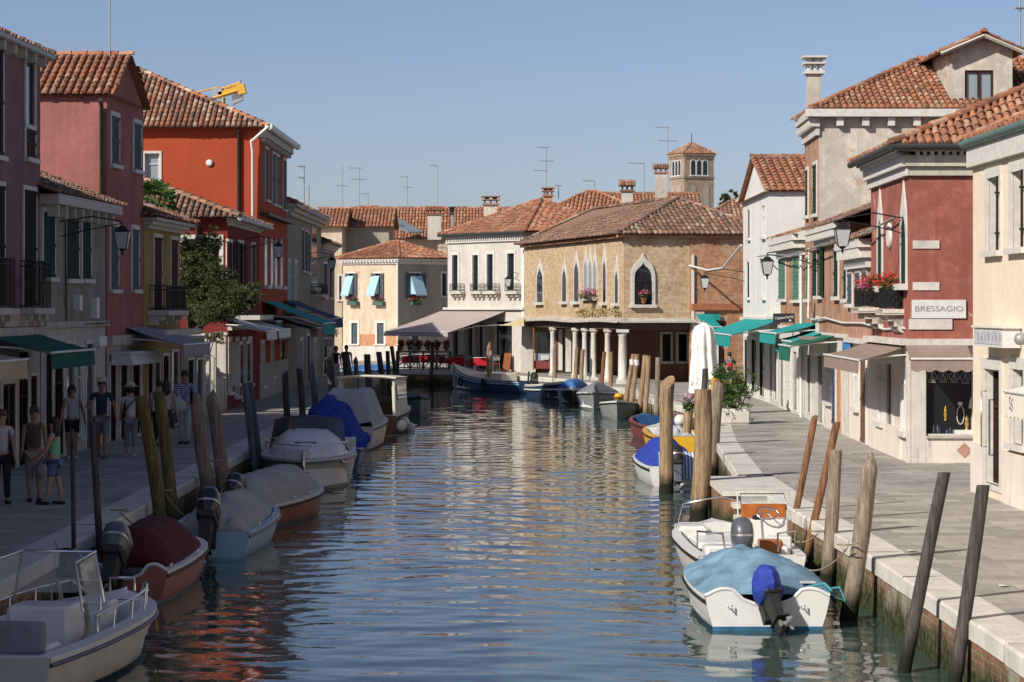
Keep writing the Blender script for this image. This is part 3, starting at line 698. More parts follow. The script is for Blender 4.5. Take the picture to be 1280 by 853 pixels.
awning(f[0], -30, 34, 452, 1.55, .35, .38, 'abei', 'beige scalloped shop awning at the left picture edge')
B2 = lfoot(55.3, 62.1, -18)
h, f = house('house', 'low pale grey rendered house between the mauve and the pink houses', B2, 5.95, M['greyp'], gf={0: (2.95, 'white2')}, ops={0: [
    ((53, 67, 266, 347), 'shut', dict(shm='shg', fw=.11)), ((82, 97, 272, 349), 'shut', dict(shm='shg', fw=.11)), ((102, 112, 274, 349), 'shut', dict(shm='shg', fw=.11)),
    ((56, 64, 442, 572), 'glass', dict(fw=.08, sill=False)), ((67, 78, 435, 569), 'glass', dict(fw=.09)), ((82, 92, 430, 566), 'void', dict(fw=.09, sill=False)), ((96, 102, 435, 545), 'casement', dict(fw=.07)), ((107, 116, 430, 560), 'void', dict(fw=.1, sill=False))]})
m = MB(); fr = f[0]; fr.box(m, -.1, fr.L+.05, 5.72, 5.95, -.02, .42)
for k in range(8): u = fr.L*(k+.5)/8; fr.box(m, u-.08, u+.08, 5.45, 5.72, -.02, .3)
m.build('cornice', M['white2'], h)
roof(h, B2, 5.97, 'gable', .38, .42, 'tile_brown')
m = MB(); fr.box(m, 0, fr.L, 2.95, 3.08, -.02, .12); m.build('string_course', M['stone'], h)
for (u, z, w, hh) in ((3.2, 3.35, .3, .35), (5.1, 3.15, .3, .5), (5.4, 2.45, .9, .24)):
    m = MB(); fr.box(m, u, u+w, z, z+hh, -.02, .16); m.build('meter_box', M['whp'], h)
m = MB(); m.tube([fr.P(2.2, 5.4, .05), fr.P(2.25, 3.0, .05), fr.P(6.6, 3.03, .2)], .018, 5); m.build('cable', M['iron'], h)
awning(f[0], 63, 118, 439, 1.35, .38, .34, 'adg', 'dark green awning with straight valance over the grey house shopfront', scal=False)
B3 = lfoot(62.3, 66.9, -17)
h, f = house('house', 'tall pink house with its gable end towards the canal', B3, 8.75, M['pink'], gf={0: (2.45, 'stone')}, ops={0: [
    ((138.5, 147.5, 146, 206), 'shut', dict(shm='shbl', fw=.12)), ((166.5, 175, 155, 213), 'shut', dict(shm='shbl', fw=.12)),
    ((137.5, 146.5, 283, 362), 'shut', dict(shm='shbl', fw=.12)), ((164.5, 172, 287, 362), 'shut', dict(shm='shbl', fw=.12)),
    ((137, 144, 455, 552), 'glass', dict(fw=.08, sill=False)), ((150, 158, 455, 549), 'glass', dict(fw=.1)), ((165, 174, 455, 542), 'glass', dict(fw=.1, pane='glass'))]},
    gables={0: 9.85, 2: 9.85})
roof(h, B3, 8.78, 'gable', .42, .18, 'tile_new', axis=1, peak=9.98, rs=.19, row=.36, gutter='gutd', gut_edges=(2,))
m = MB(); fr = f[3]; m.tube([fr.P(fr.L-.12, 8.6, .3), fr.P(fr.L-.12, 8.45, .1), fr.P(fr.L-.12, .1, .1)], .055, 8); m.build('downpipe', M['gutd'], h)
m = MB(); f[0].box(m, 0, f[0].L, 2.45, 2.7, -.02, .14); m.build('string_course', M['stone'], h)
r = root('shop_sign', f[0].P(1.6, 2.1, .3), 'tilted white box sign with faint lettering above the pink house door', 'sign')
m = MB(); u0, u1 = .3, 4.2; fq = f[0]
m.hexa([fq.P(u0,1.95,.62), fq.P(u1,1.95,.62), fq.P(u1,1.95,.05), fq.P(u0,1.95,.05), fq.P(u0,2.22,.5), fq.P(u1,2.22,.5), fq.P(u1,2.22,.05), fq.P(u0,2.22,.05)]); fq.box(m, u0-.05, u1+.05, 2.221, 2.28, 0, .56); m.build('sign_board', M['awht'], r)
m = MB()
for a in range(9):
    for b in range(2): fq.box(m, 1.3+a*.22, 1.3+a*.22+.14, 2.0+b*.1, 2.06+b*.1, .55, .606-.03*b)
B4 = lfoot(67.0, 72.5, -15)
h, f = house('house', 'narrow ochre yellow house with brown shutters and a balcony', B4, 5.85, M['yellow'], {0: [
    ((192, 201, 297, 388), 'shut', dict(shm='shbr', fw=.1)), ((213, 221, 300, 388), 'shut', dict(shm='shbr', fw=.1)),
    ((184, 190, 448, 536), 'glass', dict(fw=.08)), ((193, 199, 440, 540), 'void', dict(fw=.08, sill=False)), ((203, 210, 445, 528), 'glass', dict(fw=.08)), ((214, 222, 440, 530), 'void', dict(fw=.08, sill=False))]},
    cornice={0: (.3, .4, 'white2', None)})
roof(h, B4, 5.88, 'hip', .36, .42, 'tile_old')
balcony(f[0], h, 192, 232, 357, 388, .5, yr=(67.6, 70.6))
m = MB(); f[0].box(m, -.1, 5.6, 2.62, 2.8, -.02, .6); m.build('ledge', M['white2'], h)
awning(f[0], 229, 262, 430, 1.5, .45, .32, 'agry', 'grey striped awning with fringed edge beside the ochre house', scal=True)
# garden wall and low kiosks between the ochre and dark red houses
GF = lfoot(72.7, 76.6, -10.4)
h, f = house('shop', 'low dark shopfront annex beside the ochre house under the tree', GF, 2.45, M['olive'], {0: [((234, 241, 450, 512), 'glass', dict(fw=.07)), ((245, 252, 450, 522), 'void', dict(fw=.07, sill=False))]}, cat='shop')
m = MB(); e = expand(GF, .15); m.hexa([V(p.x, p.y, 2.45) for p in e]+[V(p.x, p.y, 2.55) for p in e]); m.build('roof_slab', M['concrete'], h)
Fg = Fr((XL(76.7), 76.7), (XL(81.9), 81.9), (-15, 79)); r = root('garden_wall', Fg.P(0, 0), 'garden wall with stone pillars and dark gate below the tree', 'wall')
m = MB(); Fg.box(m, 0, 1.2, -.3, 1.1, -.25, 0); Fg.box(m, 2.6, Fg.L, -.3, 1.1, -.25, 0); m.build('wall', M['stone'], r)
m = MB(); 
for u in (0, 1.2, 2.6, Fg.L-.3): Fg.box(m, u, u+.28, -.3, 2.5, -.3, .05); Fg.box(m, u-.05, u+.33, 2.5, 2.6, -.35, .1)
m.build('pillar', M['white2'], r)
m = MB()
for k in range(10): u = 1.5+k*.11; m.tube([Fg.P(u, 0, -.1), Fg.P(u, 1.9, -.1)], .012, 4)
for z in (.2, 1.0, 1.9): m.tube([Fg.P(1.48, z, -.1), Fg.P(2.6, z, -.1)], .015, 4)
m.build('gate', M['iron'], r)
GB = [(-11.0, 78.5), (-11.0, 81.8), (-15, 81.8), (-15, 78.5)]
h, f = house('garden_shed', 'pale stone shed with a low gable behind the garden gate', GB, 2.4, M['istria'], {}, cat='shed', gables={3: 3.2, 1: 3.2})
roof(h, GB, 2.42, 'gable', .4, .1, 'tile_old', peak=3.25)
B5 = lfoot(82.4, 91.9, -20)
h, f = house('house', 'low dark red house in front of the orange red house', B5, 6.4, M['dred'], {0: [
    ((284.5, 289.5, 303, 360), 'opensh', dict(shm='shbr', fw=.1)), ((297, 303.5, 304, 358), 'opensh', dict(shm='shbr', fw=.1)), ((314, 318, 306, 362), 'shut', dict(shm='shbr', fw=.1)),
    ((285, 289, 425, 490), 'casement', dict(fw=.1)), ((293, 298, 425, 495), 'casement', dict(fw=.1)), ((302, 306, 425, 500), 'void', dict(fw=.1, sill=False)), ((310, 314, 425, 480), 'casement', dict(fw=.12))],
    3: [((230, 248, 299, 345), 'shut', dict(shm='shdk', fw=.14)), ((262, 274, 299, 345), 'shut', dict(shm='shdk', fw=.14))]}, cornice={0: (.25, .3, 'white2', None)})
roof(h, B5, 6.42, 'hip', .38, .45, 'tile_brown', rs=.2, row=.38, gutter='gutter', gut_edges=(0,))
m = MB(); fr = f[3]; m.tube([fr.P(fr.L-.9, 6.3, .35), fr.P(fr.L-1.0, 6.1, .12), fr.P(fr.L-1.0, .1, .1)], .06, 8); m.build('downpipe', M['gutd'], h)
m = MB(); fr = f[0]; fr.box(m, -.2, 4.2, 3.0, 3.15, -.02, 1.1); m.build('canopy_slab', M['white2'], h)
m = MB(); fr.box(m, 0, fr.L, 2.65, 2.78, -.02, .15); m.build('string_course', M['white2'], h)
for k, (u, g) in enumerate(((1.2, 0), (3.3, 0))):
    r = root('display_cabinet', fr.P(u, 1.0, .1), ['white glazed display cabinet nearest the garden gate', 'white glazed display cabinet nearest the two white awnings'][k], 'cabinet', 'cabinets on the dark red house wall')
    m = MB(); fr.box(m, u, u+.9, .75, 2.25, .02, .28); m.build('case', M['whp'], r)
    m = MB(); fr.box(m, u+.08, u+.82, .85, 2.15, .281, .29); m.build('pane', M['glass'], r)
awning(fr, 333, 346, 414, 1.7, .55, .3, 'awht', 'white canvas awning nearer the camera of the pair by the red houses', 'pair of white awnings')
B6 = lfoot(92.2, 103, -22)
wk = dict(fw=.11)
h, f = house('house', 'tall bright orange red house with a hipped tile roof', B6, 10.1, M['ored'], {0: [
    ((331.2, 335, 187, 250), 'shut', dict(shm='shbl', fw=.1)), ((340.3, 343.5, 193, 255), 'shut', dict(shm='shbl', fw=.1)), ((345.6, 348.6, 196, 257), 'shut', dict(shm='shbl', fw=.1)), ((353.6, 356.6, 201, 262), 'shut', dict(shm='shbl', fw=.1)),
    ((330.2, 333.2, 300, 357), 'round', dict(fw=.14, pane='glassw')), ((338, 340.6, 301, 357), 'round', dict(fw=.14, pane='glassw')), ((343.2, 345.6, 302, 357), 'round', dict(fw=.14, pane='glassw')), ((350.2, 352.6, 303, 358), 'round', dict(fw=.14, pane='glassw')),
    ((326, 330, 428, 482), 'casement', dict(fw=.1)), ((338, 341.5, 428, 470), 'casement', dict(fw=.1)), ((350, 356, 425, 484), 'void', dict(fw=.05, sill=False))],
    3: [((181, 199, 192, 232), 'casement', dict(fw=.09, pane='glassp', sill=False))]})
roof(h, B6, 10.12, 'hip', .46, .4, 'tile_old', rs=.2, row=.38)
m = MB(); e = expand(B6, .5); a, b = e[0], e[1]; m.tube([V(a.x-.1, a.y+.05, 10.12), V(b.x-.1, b.y, 10.12)], .14, 10); m.tube([V(a.x-.1, a.y+.05, 10.12), V(a.x-.75, a.y+.05, 9.55), V(a.x-.72, a.y+.25, 9.2), V(a.x-.72, a.y+.4, 0)], .055, 8)
m.build('gutter', M['whp'], h)
m = MB(); fr = f[0]; fr.box(m, 0, fr.L, 9.75, 10.05, -.02, .28)
for k in range(26): u = fr.L*(k+.5)/26; fr.box(m, u-.07, u+.07, 9.6, 9.75, -.02, .2)
m.build('cornice', M['white2'], h)
m = MB(); m.tube([f[3].P(f[3].L-.75, 10, .3), f[3].P(f[3].L-.75, 9.8, .08), f[3].P(f[3].L-.75, 0, .08)], .07, 8); m.build('downpipe', M['gutd'], h)
u, z = f[3].pix(262, 204); m = MB(); m.lathe(f[3].P(u, z, 0), [(.13, 0), (.13, .06), (.08, .09)], 16, axis=Matrix.Rotation(R(90), 3, 'X')); m.build('vent', M['whp'], h)
m = MB(); fr.box(m, 0, fr.L, .0, 1.3, -.02, .04); m.build('plinth', M['concrete'], h)
m = MB(); fr.box(m, .3, fr.L-.3, 6.85, 6.95, 0, .35); m.build('ledge', M['iron'], h)
awning(fr, 348, 363, 412, 1.7, .5, .3, 'awht', 'white canvas awning farther from the camera of the pair by the red houses', 'pair of white awnings')
awning(fr, 345.5, 352, 402, 1.0, .25, .3, 'agrn', 'green awning below the orange red house, behind the white pair')
B7 = lfoot(103.2, 121, -20)
h, f = house('house', 'grey olive rendered house with a tall arched window over the canal', B7, 7.75, M['olive'], {0: [
    ((359.8, 362.5, 327, 380), 'casement', dict(fw=.12)), ((367.5, 370.5, 328, 380), 'casement', dict(fw=.12)), ((376.6, 379, 288, 338), 'shut', dict(shm='shg', fw=.1)), ((380.8, 383.2, 290, 339), 'shut', dict(shm='shg', fw=.1)), ((384.3, 386.2, 293, 341), 'shut', dict(shm='shg', fw=.1)),
    ((388.6, 395.6, 281, 360), 'round', dict(fw=.14)), ((374, 378, 425, 490), 'casement', dict(fw=.12)), ((383, 387, 420, 484), 'void', dict(fw=.12, sill=False)), ((392, 395, 425, 475), 'casement', dict(fw=.12))]},
    cornice={0: (.5, .45, 'stone', None), 3: (.5, .45, 'white2', None)})
roof(h, B7, 7.78, 'hip', .36, .4, 'tile_old', rs=.22, row=.4)
u, z = f[0].pix(391, 364); 
balcony(f[0], h, 390, 402, 355, 368, .5, 'iron', True, False, yr=(114.6, 118.4))
awning(f[0], 388, 407, 410, 1.6, .5, .35, 'abrn', 'taupe brown awning on the grey olive house')
awning(f[0], 404, 419, 404, 2.3, .85, .45, 'ateal', 'steep teal awning at the end of the left row', scal=False)
B8 = lfoot(121.2, 130, -19)
h, f = house('house', 'dark grey last house of the left row with the drooping roof', B8, 6.6, M['slate'], {0: [((404, 408, 330, 372), 'shut', dict(shm='shg')), ((411, 414, 332, 372), 'shut', dict(shm='shg')), ((404, 408, 425, 468), 'void', dict(sill=False)), ((411, 414, 425, 460), 'casement', {})]}, cornice={0: (.3, .3, 'stone', None)})
roof(h, B8, 6.62, 'hip', .36, .4, 'tile_brown', rs=.28, row=.45)
awning(f[0], 417, 428.5, 398, 2.0, .75, .4, 'anav', 'navy awning at the far end of the left row', scal=False)
r = flowers('flower_box', 'window box of red flowers on the end wall of the left row', f[0].P(1.5, 2.0, .35), .5, .18, .25, n=90, sz=.05); m = MB(); f[0].box(m, 1.0, 2.0, 1.5, 1.85, .02, .45); m.build('trough', M['concrete'], r)
# ================= RIGHT ROW =================
def box_house_foot(x0a, y0, x0b, y1, xb): return [(x0a, y0), (x0b, y1), (xb, y1), (xb, y0)]
C1 = box_house_foot(9.0, 20, 8.55, 46, 19)
h, f = house('house', 'cream rendered house at the right picture edge', C1, 6.35, M['cream'], {0: [
    ((1236, 1250, 222, 314), 'void', dict(fw=.18, lining=True, depth=.25)), ((1266, 1281, 214, 310), 'void', dict(fw=.18, lining=True, depth=.25)), ((1318, 1338, 200, 305), 'void', dict(fw=.18)),
    ((1232, 1251, 462, 606), 'glass', dict(fw=.2, sill=False, lining=True, depth=.2)), ((1267, 1281, 462, 556), 'glass', dict(fw=.2, lining=True, depth=.2)), ((1330, 1360, 470, 570), 'glass', dict(fw=.2))]})
roof(h, C1, 6.5, 'hip', .42, .16, 'tile_new', rs=.18, row=.34, gutter='gutg', gut_edges=(0, 1))
fr = f[0]; m = MB(); fr.box(m, 0, fr.L+.02, 6.0, 6.5, -.02, .12); m.build('cornice', M['whitef'], h)
m = MB(); ud, _ = fr.pix(1232, 500); ue, _ = fr.pix(1252, 500)
fr.box(m, 0, min(ud,ue)-.22, -.3, .92, -.02, .05); fr.box(m, max(ud,ue)+.22, fr.L, -.3, .92, -.02, .05); m.build('plinth', M['marble'], h)
m = MB(); m.tube([fr.P(max(ud,ue)-.2, .9, .02), fr.P(max(ud,ue)-.2, .9, .12), fr.P(max(ud,ue)-.2, 1.9, .12), fr.P(max(ud,ue)-.2, 1.9, .02)], .013, 8); m.build('door_handle', M['chrome'], h)
for rc in ((1236, 1250, 222, 314), (1266, 1281, 214, 310)):
    q = fr.rect(rc); m = MB(); fr.box(m, q[0]-.04, q[0]+.02, q[2], q[3], .0, .07); m.build('shutter', M['shbr'], h)
    for z in (q[2]+.3, q[3]-.3): m = MB(); m.tube([fr.P(q[0]-.12, z, .02), fr.P(q[0]-.12, z, .12)], .02, 5); m.build('shutter_catch', M['iron'], h)
u0, z0 = fr.pix(1255, 434, .3); u1, z1 = fr.pix(1219, 411, .3)
r = root('shop_sign', fr.P(u0, z0, .02), 'white projecting lightbox sign above the door of the cream house', 'sign')
m = MB(); a, b = min(u0, u1), max(u0, u1); fr.box(m, a, b, 2.72, 3.05, .02, .32); m.build('lightbox', M['whp'], r)
m = MB(); fr.box(m, a+.06, b-.06, 2.77, 3.0, .321, .33); m.build('panel', simple('sign_face', (.6,.63,.68), .4, bmp=0), r)
m = MB(); fr.box(m, a-.05, b+.05, 3.051, 3.09, 0, .36); m.build('hood', M['marble'], r)
m2 = face_mat(fr, (a+b)/2, 2.885, .333); 
for i in range(7): m = MB(); u = a+.14+i*(b-a-.28)/7; fr.box(m, u, u+.05+.03*(i%2), 2.83, 2.95-.02*(i%3), .331, .335); m.build('worn_mark', M['ltrg'], r)
u, z = fr.pix(1277, 424, .1); r = root('wall_lamp', fr.P(u, z, 0), 'small round grey lamp fixed to the cream wall', 'lamp'); m = MB(); m.ball(fr.P(u, z, .12), .11, 12); m.build('shade', M['gutter'], r); m = MB(); fr.box(m, u-.03, u+.03, z-.03, z+.03, 0, .1); m.build('mount', M['iron'], r)
aw = awning(fr, 1256, 1300, 492, .85, .3, .42, 'acrm', 'white cream awning over the window of the cream house')
u0, _ = fr.pix(1262, 500, .85); text('S', face_mat(fr, u0-.25, fr.pix(1262, 505, .9)[1], .9), .3, M['ltrg'], aw)
C2 = box_house_foot(8.72, 54.4, 8.8, 60.8, 18.5)
h, f = house('house', 'brick red rendered corner house with gothic windows and a white stone name plate', C2, 6.55, M['bress'], {0: [
    ((1098.3, 1103, 262, 358), 'ogee', dict(fw=.12, finial=.5, pane='shg_')) if False else ((1098.3, 1103.2, 268, 358), 'ogee', dict(fw=.13, finial=.45, ah=.75, pane='shg')), ((1127.5, 1133.4, 262, 355), 'ogee', dict(fw=.13, finial=.5, ah=.75, pane='shg')),
    ((1098, 1105, 452, 528), 'glass', dict(fw=.1, pane='glassw')), ((1127, 1134, 452, 540), 'glass', dict(fw=.1, pane='glassw')), ((1109, 1116, 440, 567), 'void', dict(fw=.06, sill=False))],
    3: [((1158, 1216, 452, 545), 'void', dict(fw=.0, sill=False))]}, gf={0: (2.58, 'marble'), 3: (2.58, 'marble')})
roof(h, C2, 6.98, 'hip', .42, .45, 'tile_new', rs=.185, row=.35, gutter='gutd', gut_edges=(0, 3))
for k in (0, 3):
    fr = f[k]; m = MB(); L = fr.L; a0 = -.12 if k == 0 else 0; 
    fr.box(m, -.06 if k==0 else 0, L+(.0 if k==0 else .06), 6.3, 6.5, .0, .1); fr.box(m, -.12 if k==0 else 0, L+(0 if k==0 else .12), 6.5, 6.74, 0, .2)
    for q in range(int(L/.16)): u = q*.16; fr.box(m, u, u+.08, 6.74, 6.82, 0, .28)
    fr.box(m, -.3 if k==0 else 0, L+(0 if k==0 else .3), 6.82, 6.96, 0, .36); m.build('cornice', M['whitef'] if k==0 else M['stucco'], h)
fr = f[3]; fc = f[0]
m = MB(); fr.box(m, 0, fr.L+.2, 2.58, 2.72, -.02, .22); fc.box(m, -.1, fc.L, 2.58, 2.72, -.02, .2); m.build('string_course', M['istria'], h)
def rct(fr, px0, px1, y0, y1, n1, mat, name, par, n0=-.02):
    q = fr.rect((px0, px1, y0, y1)); m = MB(); fr.box(m, q[0], q[1], q[2], q[3], n0, n1); return m.build(name, M[mat], par), q
rct(fr, 1141, 1174, 301, 311, .03, 'istria', 'stone_block', h); rct(fr, 1141, 1174, 353, 363, .03, 'istria', 'stone_block', h); rct(fr, 1136, 1190, 399, 412, .04, 'istria', 'stone_block', h)
rct(fr, 1139.5, 1157, 450, 579, .04, 'istria', 'pilaster', h); rct(fr, 1157, 1217, 548, 580, .03, 'marble', 'stall_riser', h); rct(fr, 1157, 1217, 545, 548, .09, 'stone', 'window_ledge', h); rct(fr, 1136, 1157, 432, 450, .06, 'wood', 'pilaster_capital', h)
m = MB(); u, z = fr.pix(1205, 563); d = .17; m.prism([fr.P(u-d, z, .03), fr.P(u, z-d, .03), fr.P(u+d, z, .03), fr.P(u, z+d, .03)], tuple(Vector((fr.n.x, fr.n.y, 0))*.012)); m.build('stone_diamond', M['rosy'], h)
m = MB(); fc.box(m, -.02, fc.pix(1134.5,500)[0]-.1, -.2, 2.58, -.02, .05); m.build('pilaster', M['istria'], h)
for a, b in ((1080, 1094), (1106, 1126)): rct(fc, a, b, 446, 572, .05, 'marble', 'pilaster', h) if False else None
m = MB(); fc.box(m, 1.2, fc.L, -.2, .7, -.02, .045); m.build('stall_riser', M['marble'], h)
m = MB(); fc.box(m, 0.9, fc.L, 2.1, 2.58, -.02, .05); m.build('fascia', M['marble'], h)
so, q = rct(fr, 1139.5, 1207, 375, 398, .05, 'whp', 'name_plate', h, .0)
OFF[so.name] = OFF[h.name]; text('BRESSAGIO', face_mat(fr, (q[0]+q[1])/2, (q[2]+q[3])/2, .052) @ Matrix.Diagonal((1.25,1,1,1)), .17, M['ltrg'], so)
u, z = fc.pix(1113, 295); m = MB(); m.lathe(fc.P(u, z, 0), [(.3, 0), (.3, .05), (.24, .07)], 16, axis=Matrix.Rotation(R(-90), 3, 'Y')); m.build('plaque', M['whitef'], h)
# shop window goods
r = root('window_display', fr.P(1, 1.0, -.25), 'gold figures, lamp and necklace bust shown on a white plinth in the dark shop window', 'display')
def disp(px, y0, y1, w, mat, nm, sh='box'):
    q = fr.rect((px-w/2, px+w/2, y0, y1)); m = MB(); c = fr.P((q[0]+q[1])/2, q[2], -.16); hh = q[3]-q[2]; rr = (q[1]-q[0])/2
    if sh == 'box': m.box(c+V(0,0,hh/2), (2*rr, .1, hh))
    elif sh == 'fig': m.lathe(c, [(rr*.8,0),(rr*.5,hh*.15),(rr,hh*.4),(rr*.6,hh*.6),(rr*.9,hh*.72),(rr*.3,hh*.82),(rr*.5,hh*.9),(.005,hh)], 10)
    elif sh == 'cone': m.lathe(c, [(rr,0),(rr*.4,hh)], 16)
    elif sh == 'ring':
        m.tube([c+V(rr*math.cos(a*math.pi/8), -.03, hh*.5+hh*.5*math.sin(a*math.pi/8)) for a in range(17)], .006 if nm == 'chandelier' else .012, 5)
        if nm == 'chandelier':
            for a in range(5): m.tube([c+V(0,-.03,hh*.9), c+V((a-2)*rr*.35,-.05,hh*.1), c+V((a-2)*rr*.55,-.05,hh*.35)], .006, 4); m.ball(c+V((a-2)*rr*.35,-.05,-.02), .014, 6)
    m.build(nm, M[mat], r)
disp(1205, 538, 544, 22, 'whp', 'plinth'); disp(1183.5, 508, 526, 5, 'gold', 'figurine', 'fig'); disp(1210, 519, 538, 6, 'gold', 'figurine', 'fig'); disp(1201.5, 503, 507, 5, 'whp', 'price_card'); disp(1202, 508, 531, 9, 'whitef', 'necklace', 'ring'); disp(1216, 497, 511, 8, 'acrm', 'lamp_shade', 'cone')
for i in range(8): disp(1161+random.uniform(0, 34), 534+random.uniform(-3, 4), 545, random.uniform(2.5, 5), random.choice(['stone','gold','blueh','shbr','grym']), 'glass_ornament', 'fig')
for i in range(4): disp(1166+i*14, 466, 477+random.uniform(-2,3), 12, 'lampg', 'chandelier', 'ring')
awning(fc, 1030.5, 1073, 446.6, 1.1, .32, .3, 'abrn', 'wide taupe awning with straight edge on the canal side of the brick red house', scal=False)
awning(fr, 1138.5, 1217, 449, .95, .38, .28, 'abrn', 'taupe awning with a wavy edge over the dark shop window')
for k, (ya, yb, y0_, y1_) in enumerate(((58.55, 59.85, 361, 384), (55.3, 56.35, 360, 386))):
    oo = .52 if k == 0 else .4
    ua, ub = (ya-54.4)/fc.d.y, (yb-54.4)/fc.d.y; zt, zb = ZP(y0_, ya), ZP(y1_, ya)
    ob = balcony(fc, h, 0, 1, y0_, y1_, oo, 'iron', True, True, yr=(ya, yb))
    s_ = MB(); fc.box(s_, ua-.1, ub+.1, zb-.1, zb-.012, .0, oo+.08)
    for u in (ua+.1, ub-.1): s_.prism([fc.P(u-.07, zb-.1, 0), fc.P(u-.07, zb-.1, .5), fc.P(u-.07, zb-.24, .36), fc.P(u-.07, zb-.3, .16), fc.P(u-.07, zb-.5, .1), fc.P(u-.07, zb-.55, 0)], tuple(Vector((fc.d.x, fc.d.y, 0))*.14))
    s_.build('bracket_shelf', M['istria'], ob)
    w = flowers('flower_box', ['window box of pink and red geraniums, left of the two on the brick red house', 'window box of deep red geraniums, right of the two on the brick red house'][k], fc.P((ua+ub)/2, zt-.02, .3), .32, (ub-ua)/2*.95, .24, fm='leafr', n=300, sz=.035, group='window boxes on the brick red house')
    m = MB(); fc.box(m, ua+.05, ub-.05, zb+.02, zt-.04, .08, oo-.05); m.build('trough', M['blks'], w)
    m = MB()
    for a_ in range(12):
        t_ = a_*math.pi/6; q_ = fc.P(ua-.005, (zt+zb)/2, oo-.2); m.tube([q_, q_+V(math.cos(t_)*.13, 0, math.sin(t_)*.13)], .007, 3)
    m.tube([fc.P(ua-.005, (zt+zb)/2, oo-.2)+V(math.cos(t_*math.pi/8)*.13, 0, math.sin(t_*math.pi/8)*.13) for t_ in range(17)], .009, 4); m.build('wheel_ornament', M['iron'], w)
    if k == 0: m = MB(); leaves(m, fc.P(ua+.2, zt+.1, .45), (.2, .25, .2), 120, .035); m.build('blossoms', M['leafp'], w)
# R3, R4 low
C3 = box_house_foot(8.82, 60.95, 8.85, 65.2, 17)
h, f = house('house', 'narrow rose rendered low house left of the brick red corner house', C3, 5.1, M['rosy'], {0: [
    ((1061, 1066, 342, 380), 'shut', dict(shm='shbl', fw=.09)), ((1070.5, 1076, 341, 380), 'shut', dict(shm='shbl', fw=.09)), ((1079.5, 1084, 339, 379), 'shut', dict(shm='shbl', fw=.09)),
    ((1068, 1073, 452, 510), 'casement', dict(fw=.1, pane='glass')), ((1077.5, 1083, 445, 553), 'shut', dict(shm='door', fw=.1, sill=False))]}, cornice={0: (.7, .35, 'whitef', .2)}, gf={0: (2.5, 'marble')})
roof(h, C3, 5.12, 'gable', .38, .35, 'tile_brown')
m = MB(); f[0].box(m, 0, f[0].L, 2.5, 2.62, -.02, .14); m.build('string_course', M['istria'], h)
C4 = box_house_foot(8.86, 65.35, 8.95, 72.4, 17)
h, f = house('house', 'low brown rendered house with dark green open shutters', C4, 5.65, M['brown'], {0: [
    ((1022, 1027.5, 312, 370), 'opensh', dict(shm='shg', fw=.1)), ((1044, 1048.5, 312, 371), 'shut', dict(shm='shg', fw=.1)), ((1056, 1059, 320, 374), 'shut', dict(shm='shg', fw=.08)),
    ((1033, 1038.5, 450, 502), 'casement', dict(fw=.12, pane='glassw')), ((1041.5, 1045, 450, 530), 'shut', dict(shm='navy', fw=.08, sill=False)), ((1024, 1029, 440, 528), 'void', dict(fw=.1, sill=False))]}, cornice={0: (.5, .42, 'whitef', .22)}, gf={0: (2.6, 'istria')})
roof(h, C4, 5.67, 'gable', .38, .4, 'tile_brown')
fr = f[0]; m = MB(); fr.box(m, 0, fr.L, 2.6, 2.7, -.02, .1); m.build('string_course', M['istria'], h)
rct(fr, 1021, 1024, 395, 530, .04, 'istria', 'pilaster', h); rct(fr, 1047, 1051.5, 445, 545, .03, 'brick2', 'brick_pier', h)
r = root('sign_box', fr.P(3.6, 2.6, .1), 'blank cream sign box with brown hood above the narrow doorway', 'sign'); m = MB(); fr.box(m, 4.3, 5.9, 2.05, 2.5, .02, .45); m.build('box', M['acrm'], r); m = MB(); fr.box(m, 4.2, 6.5, 2.501, 2.58, .0, .65); m.build('hood', M['abrn'], r)
r = root('shop_sign', C3 and f[0].P(.3, 2.35, .1), 'small bright blue board above the taupe awning', 'sign'); m = MB(); f[0].box(m, -1.0, .5, 2.12, 2.5, .06, .1); m.build('board', M['blues'], r)
# tall house with dormer
C5 = box_house_foot(8.98, 72.6, 9.08, 76.9, 20)
h, f = house('house', 'tall house with a patched pale side wall, dormer and chimney', C5, 9.0, M['brown'], {0: [
    ((1008.2, 1010.6, 213, 270), 'shut', dict(shm='shg', fw=.1)), ((1017.6, 1021.4, 206, 268), 'shut', dict(shm='shg', fw=.1)), ((1008.5, 1012, 322, 374), 'shut', dict(shm='shpg', fw=.1)), ((1010, 1014, 430, 515), 'void', dict(fw=.1, sill=False))]},
    mats={3: M['stucco']}, gf={0: (2.7, 'istria')})
fr = f[3]; m = MB()
fr.box(m, 0, fr.L+.4, 8.98, 9.2, -.02, .35)
for k in range(16): u = fr.L-.6-k*.75; fr.box(m, u-.1, u+.1, 8.72, 8.98, -.02, .22)
m.build('cornice', M['whitef'], h)
m = MB(); fr = f[0]; fr.box(m, -.28, fr.L+.1, 8.98, 9.2, -.02, .3); fr.box(m, -.15, fr.L+.05, 8.7, 8.98, -.02, .2); fr.box(m, -.08, fr.L, 8.45, 8.7, -.02, .1)
for k in range(16): u = fr.L*(k+.3)/16; fr.box(m, u, u+.1, 8.75, 8.9, .19, .27)
m.build('cornice', M['white2'], h)
m = MB(); a, b, c, d, e_ = V(8.74, 72.3, 9.22), V(20.2, 72.3, 9.22), V(20.2, 76.9, 11.1), V(12.6, 76.9, 11.1), V(8.74, 77.2, 9.22)
tile_slope(m, [a, b, c, d], .18, .35); tile_slope(m, [e_, a, d], .18, .35); ridge(m, a, d); ridge(m, d, c)
ro = m.build('roof', M['tile_new'], h)
m = MB(); m.add([V(9.05, 76.9, 8.9), V(20, 76.9, 8.9), V(20.2, 76.88, 11.08), V(12.6, 76.88, 11.08)], [(0,1,2,3)], uv=[(0,0),(9,0),(9,2),(3,2)]); m.build('back_wall', M['stucco'], h)
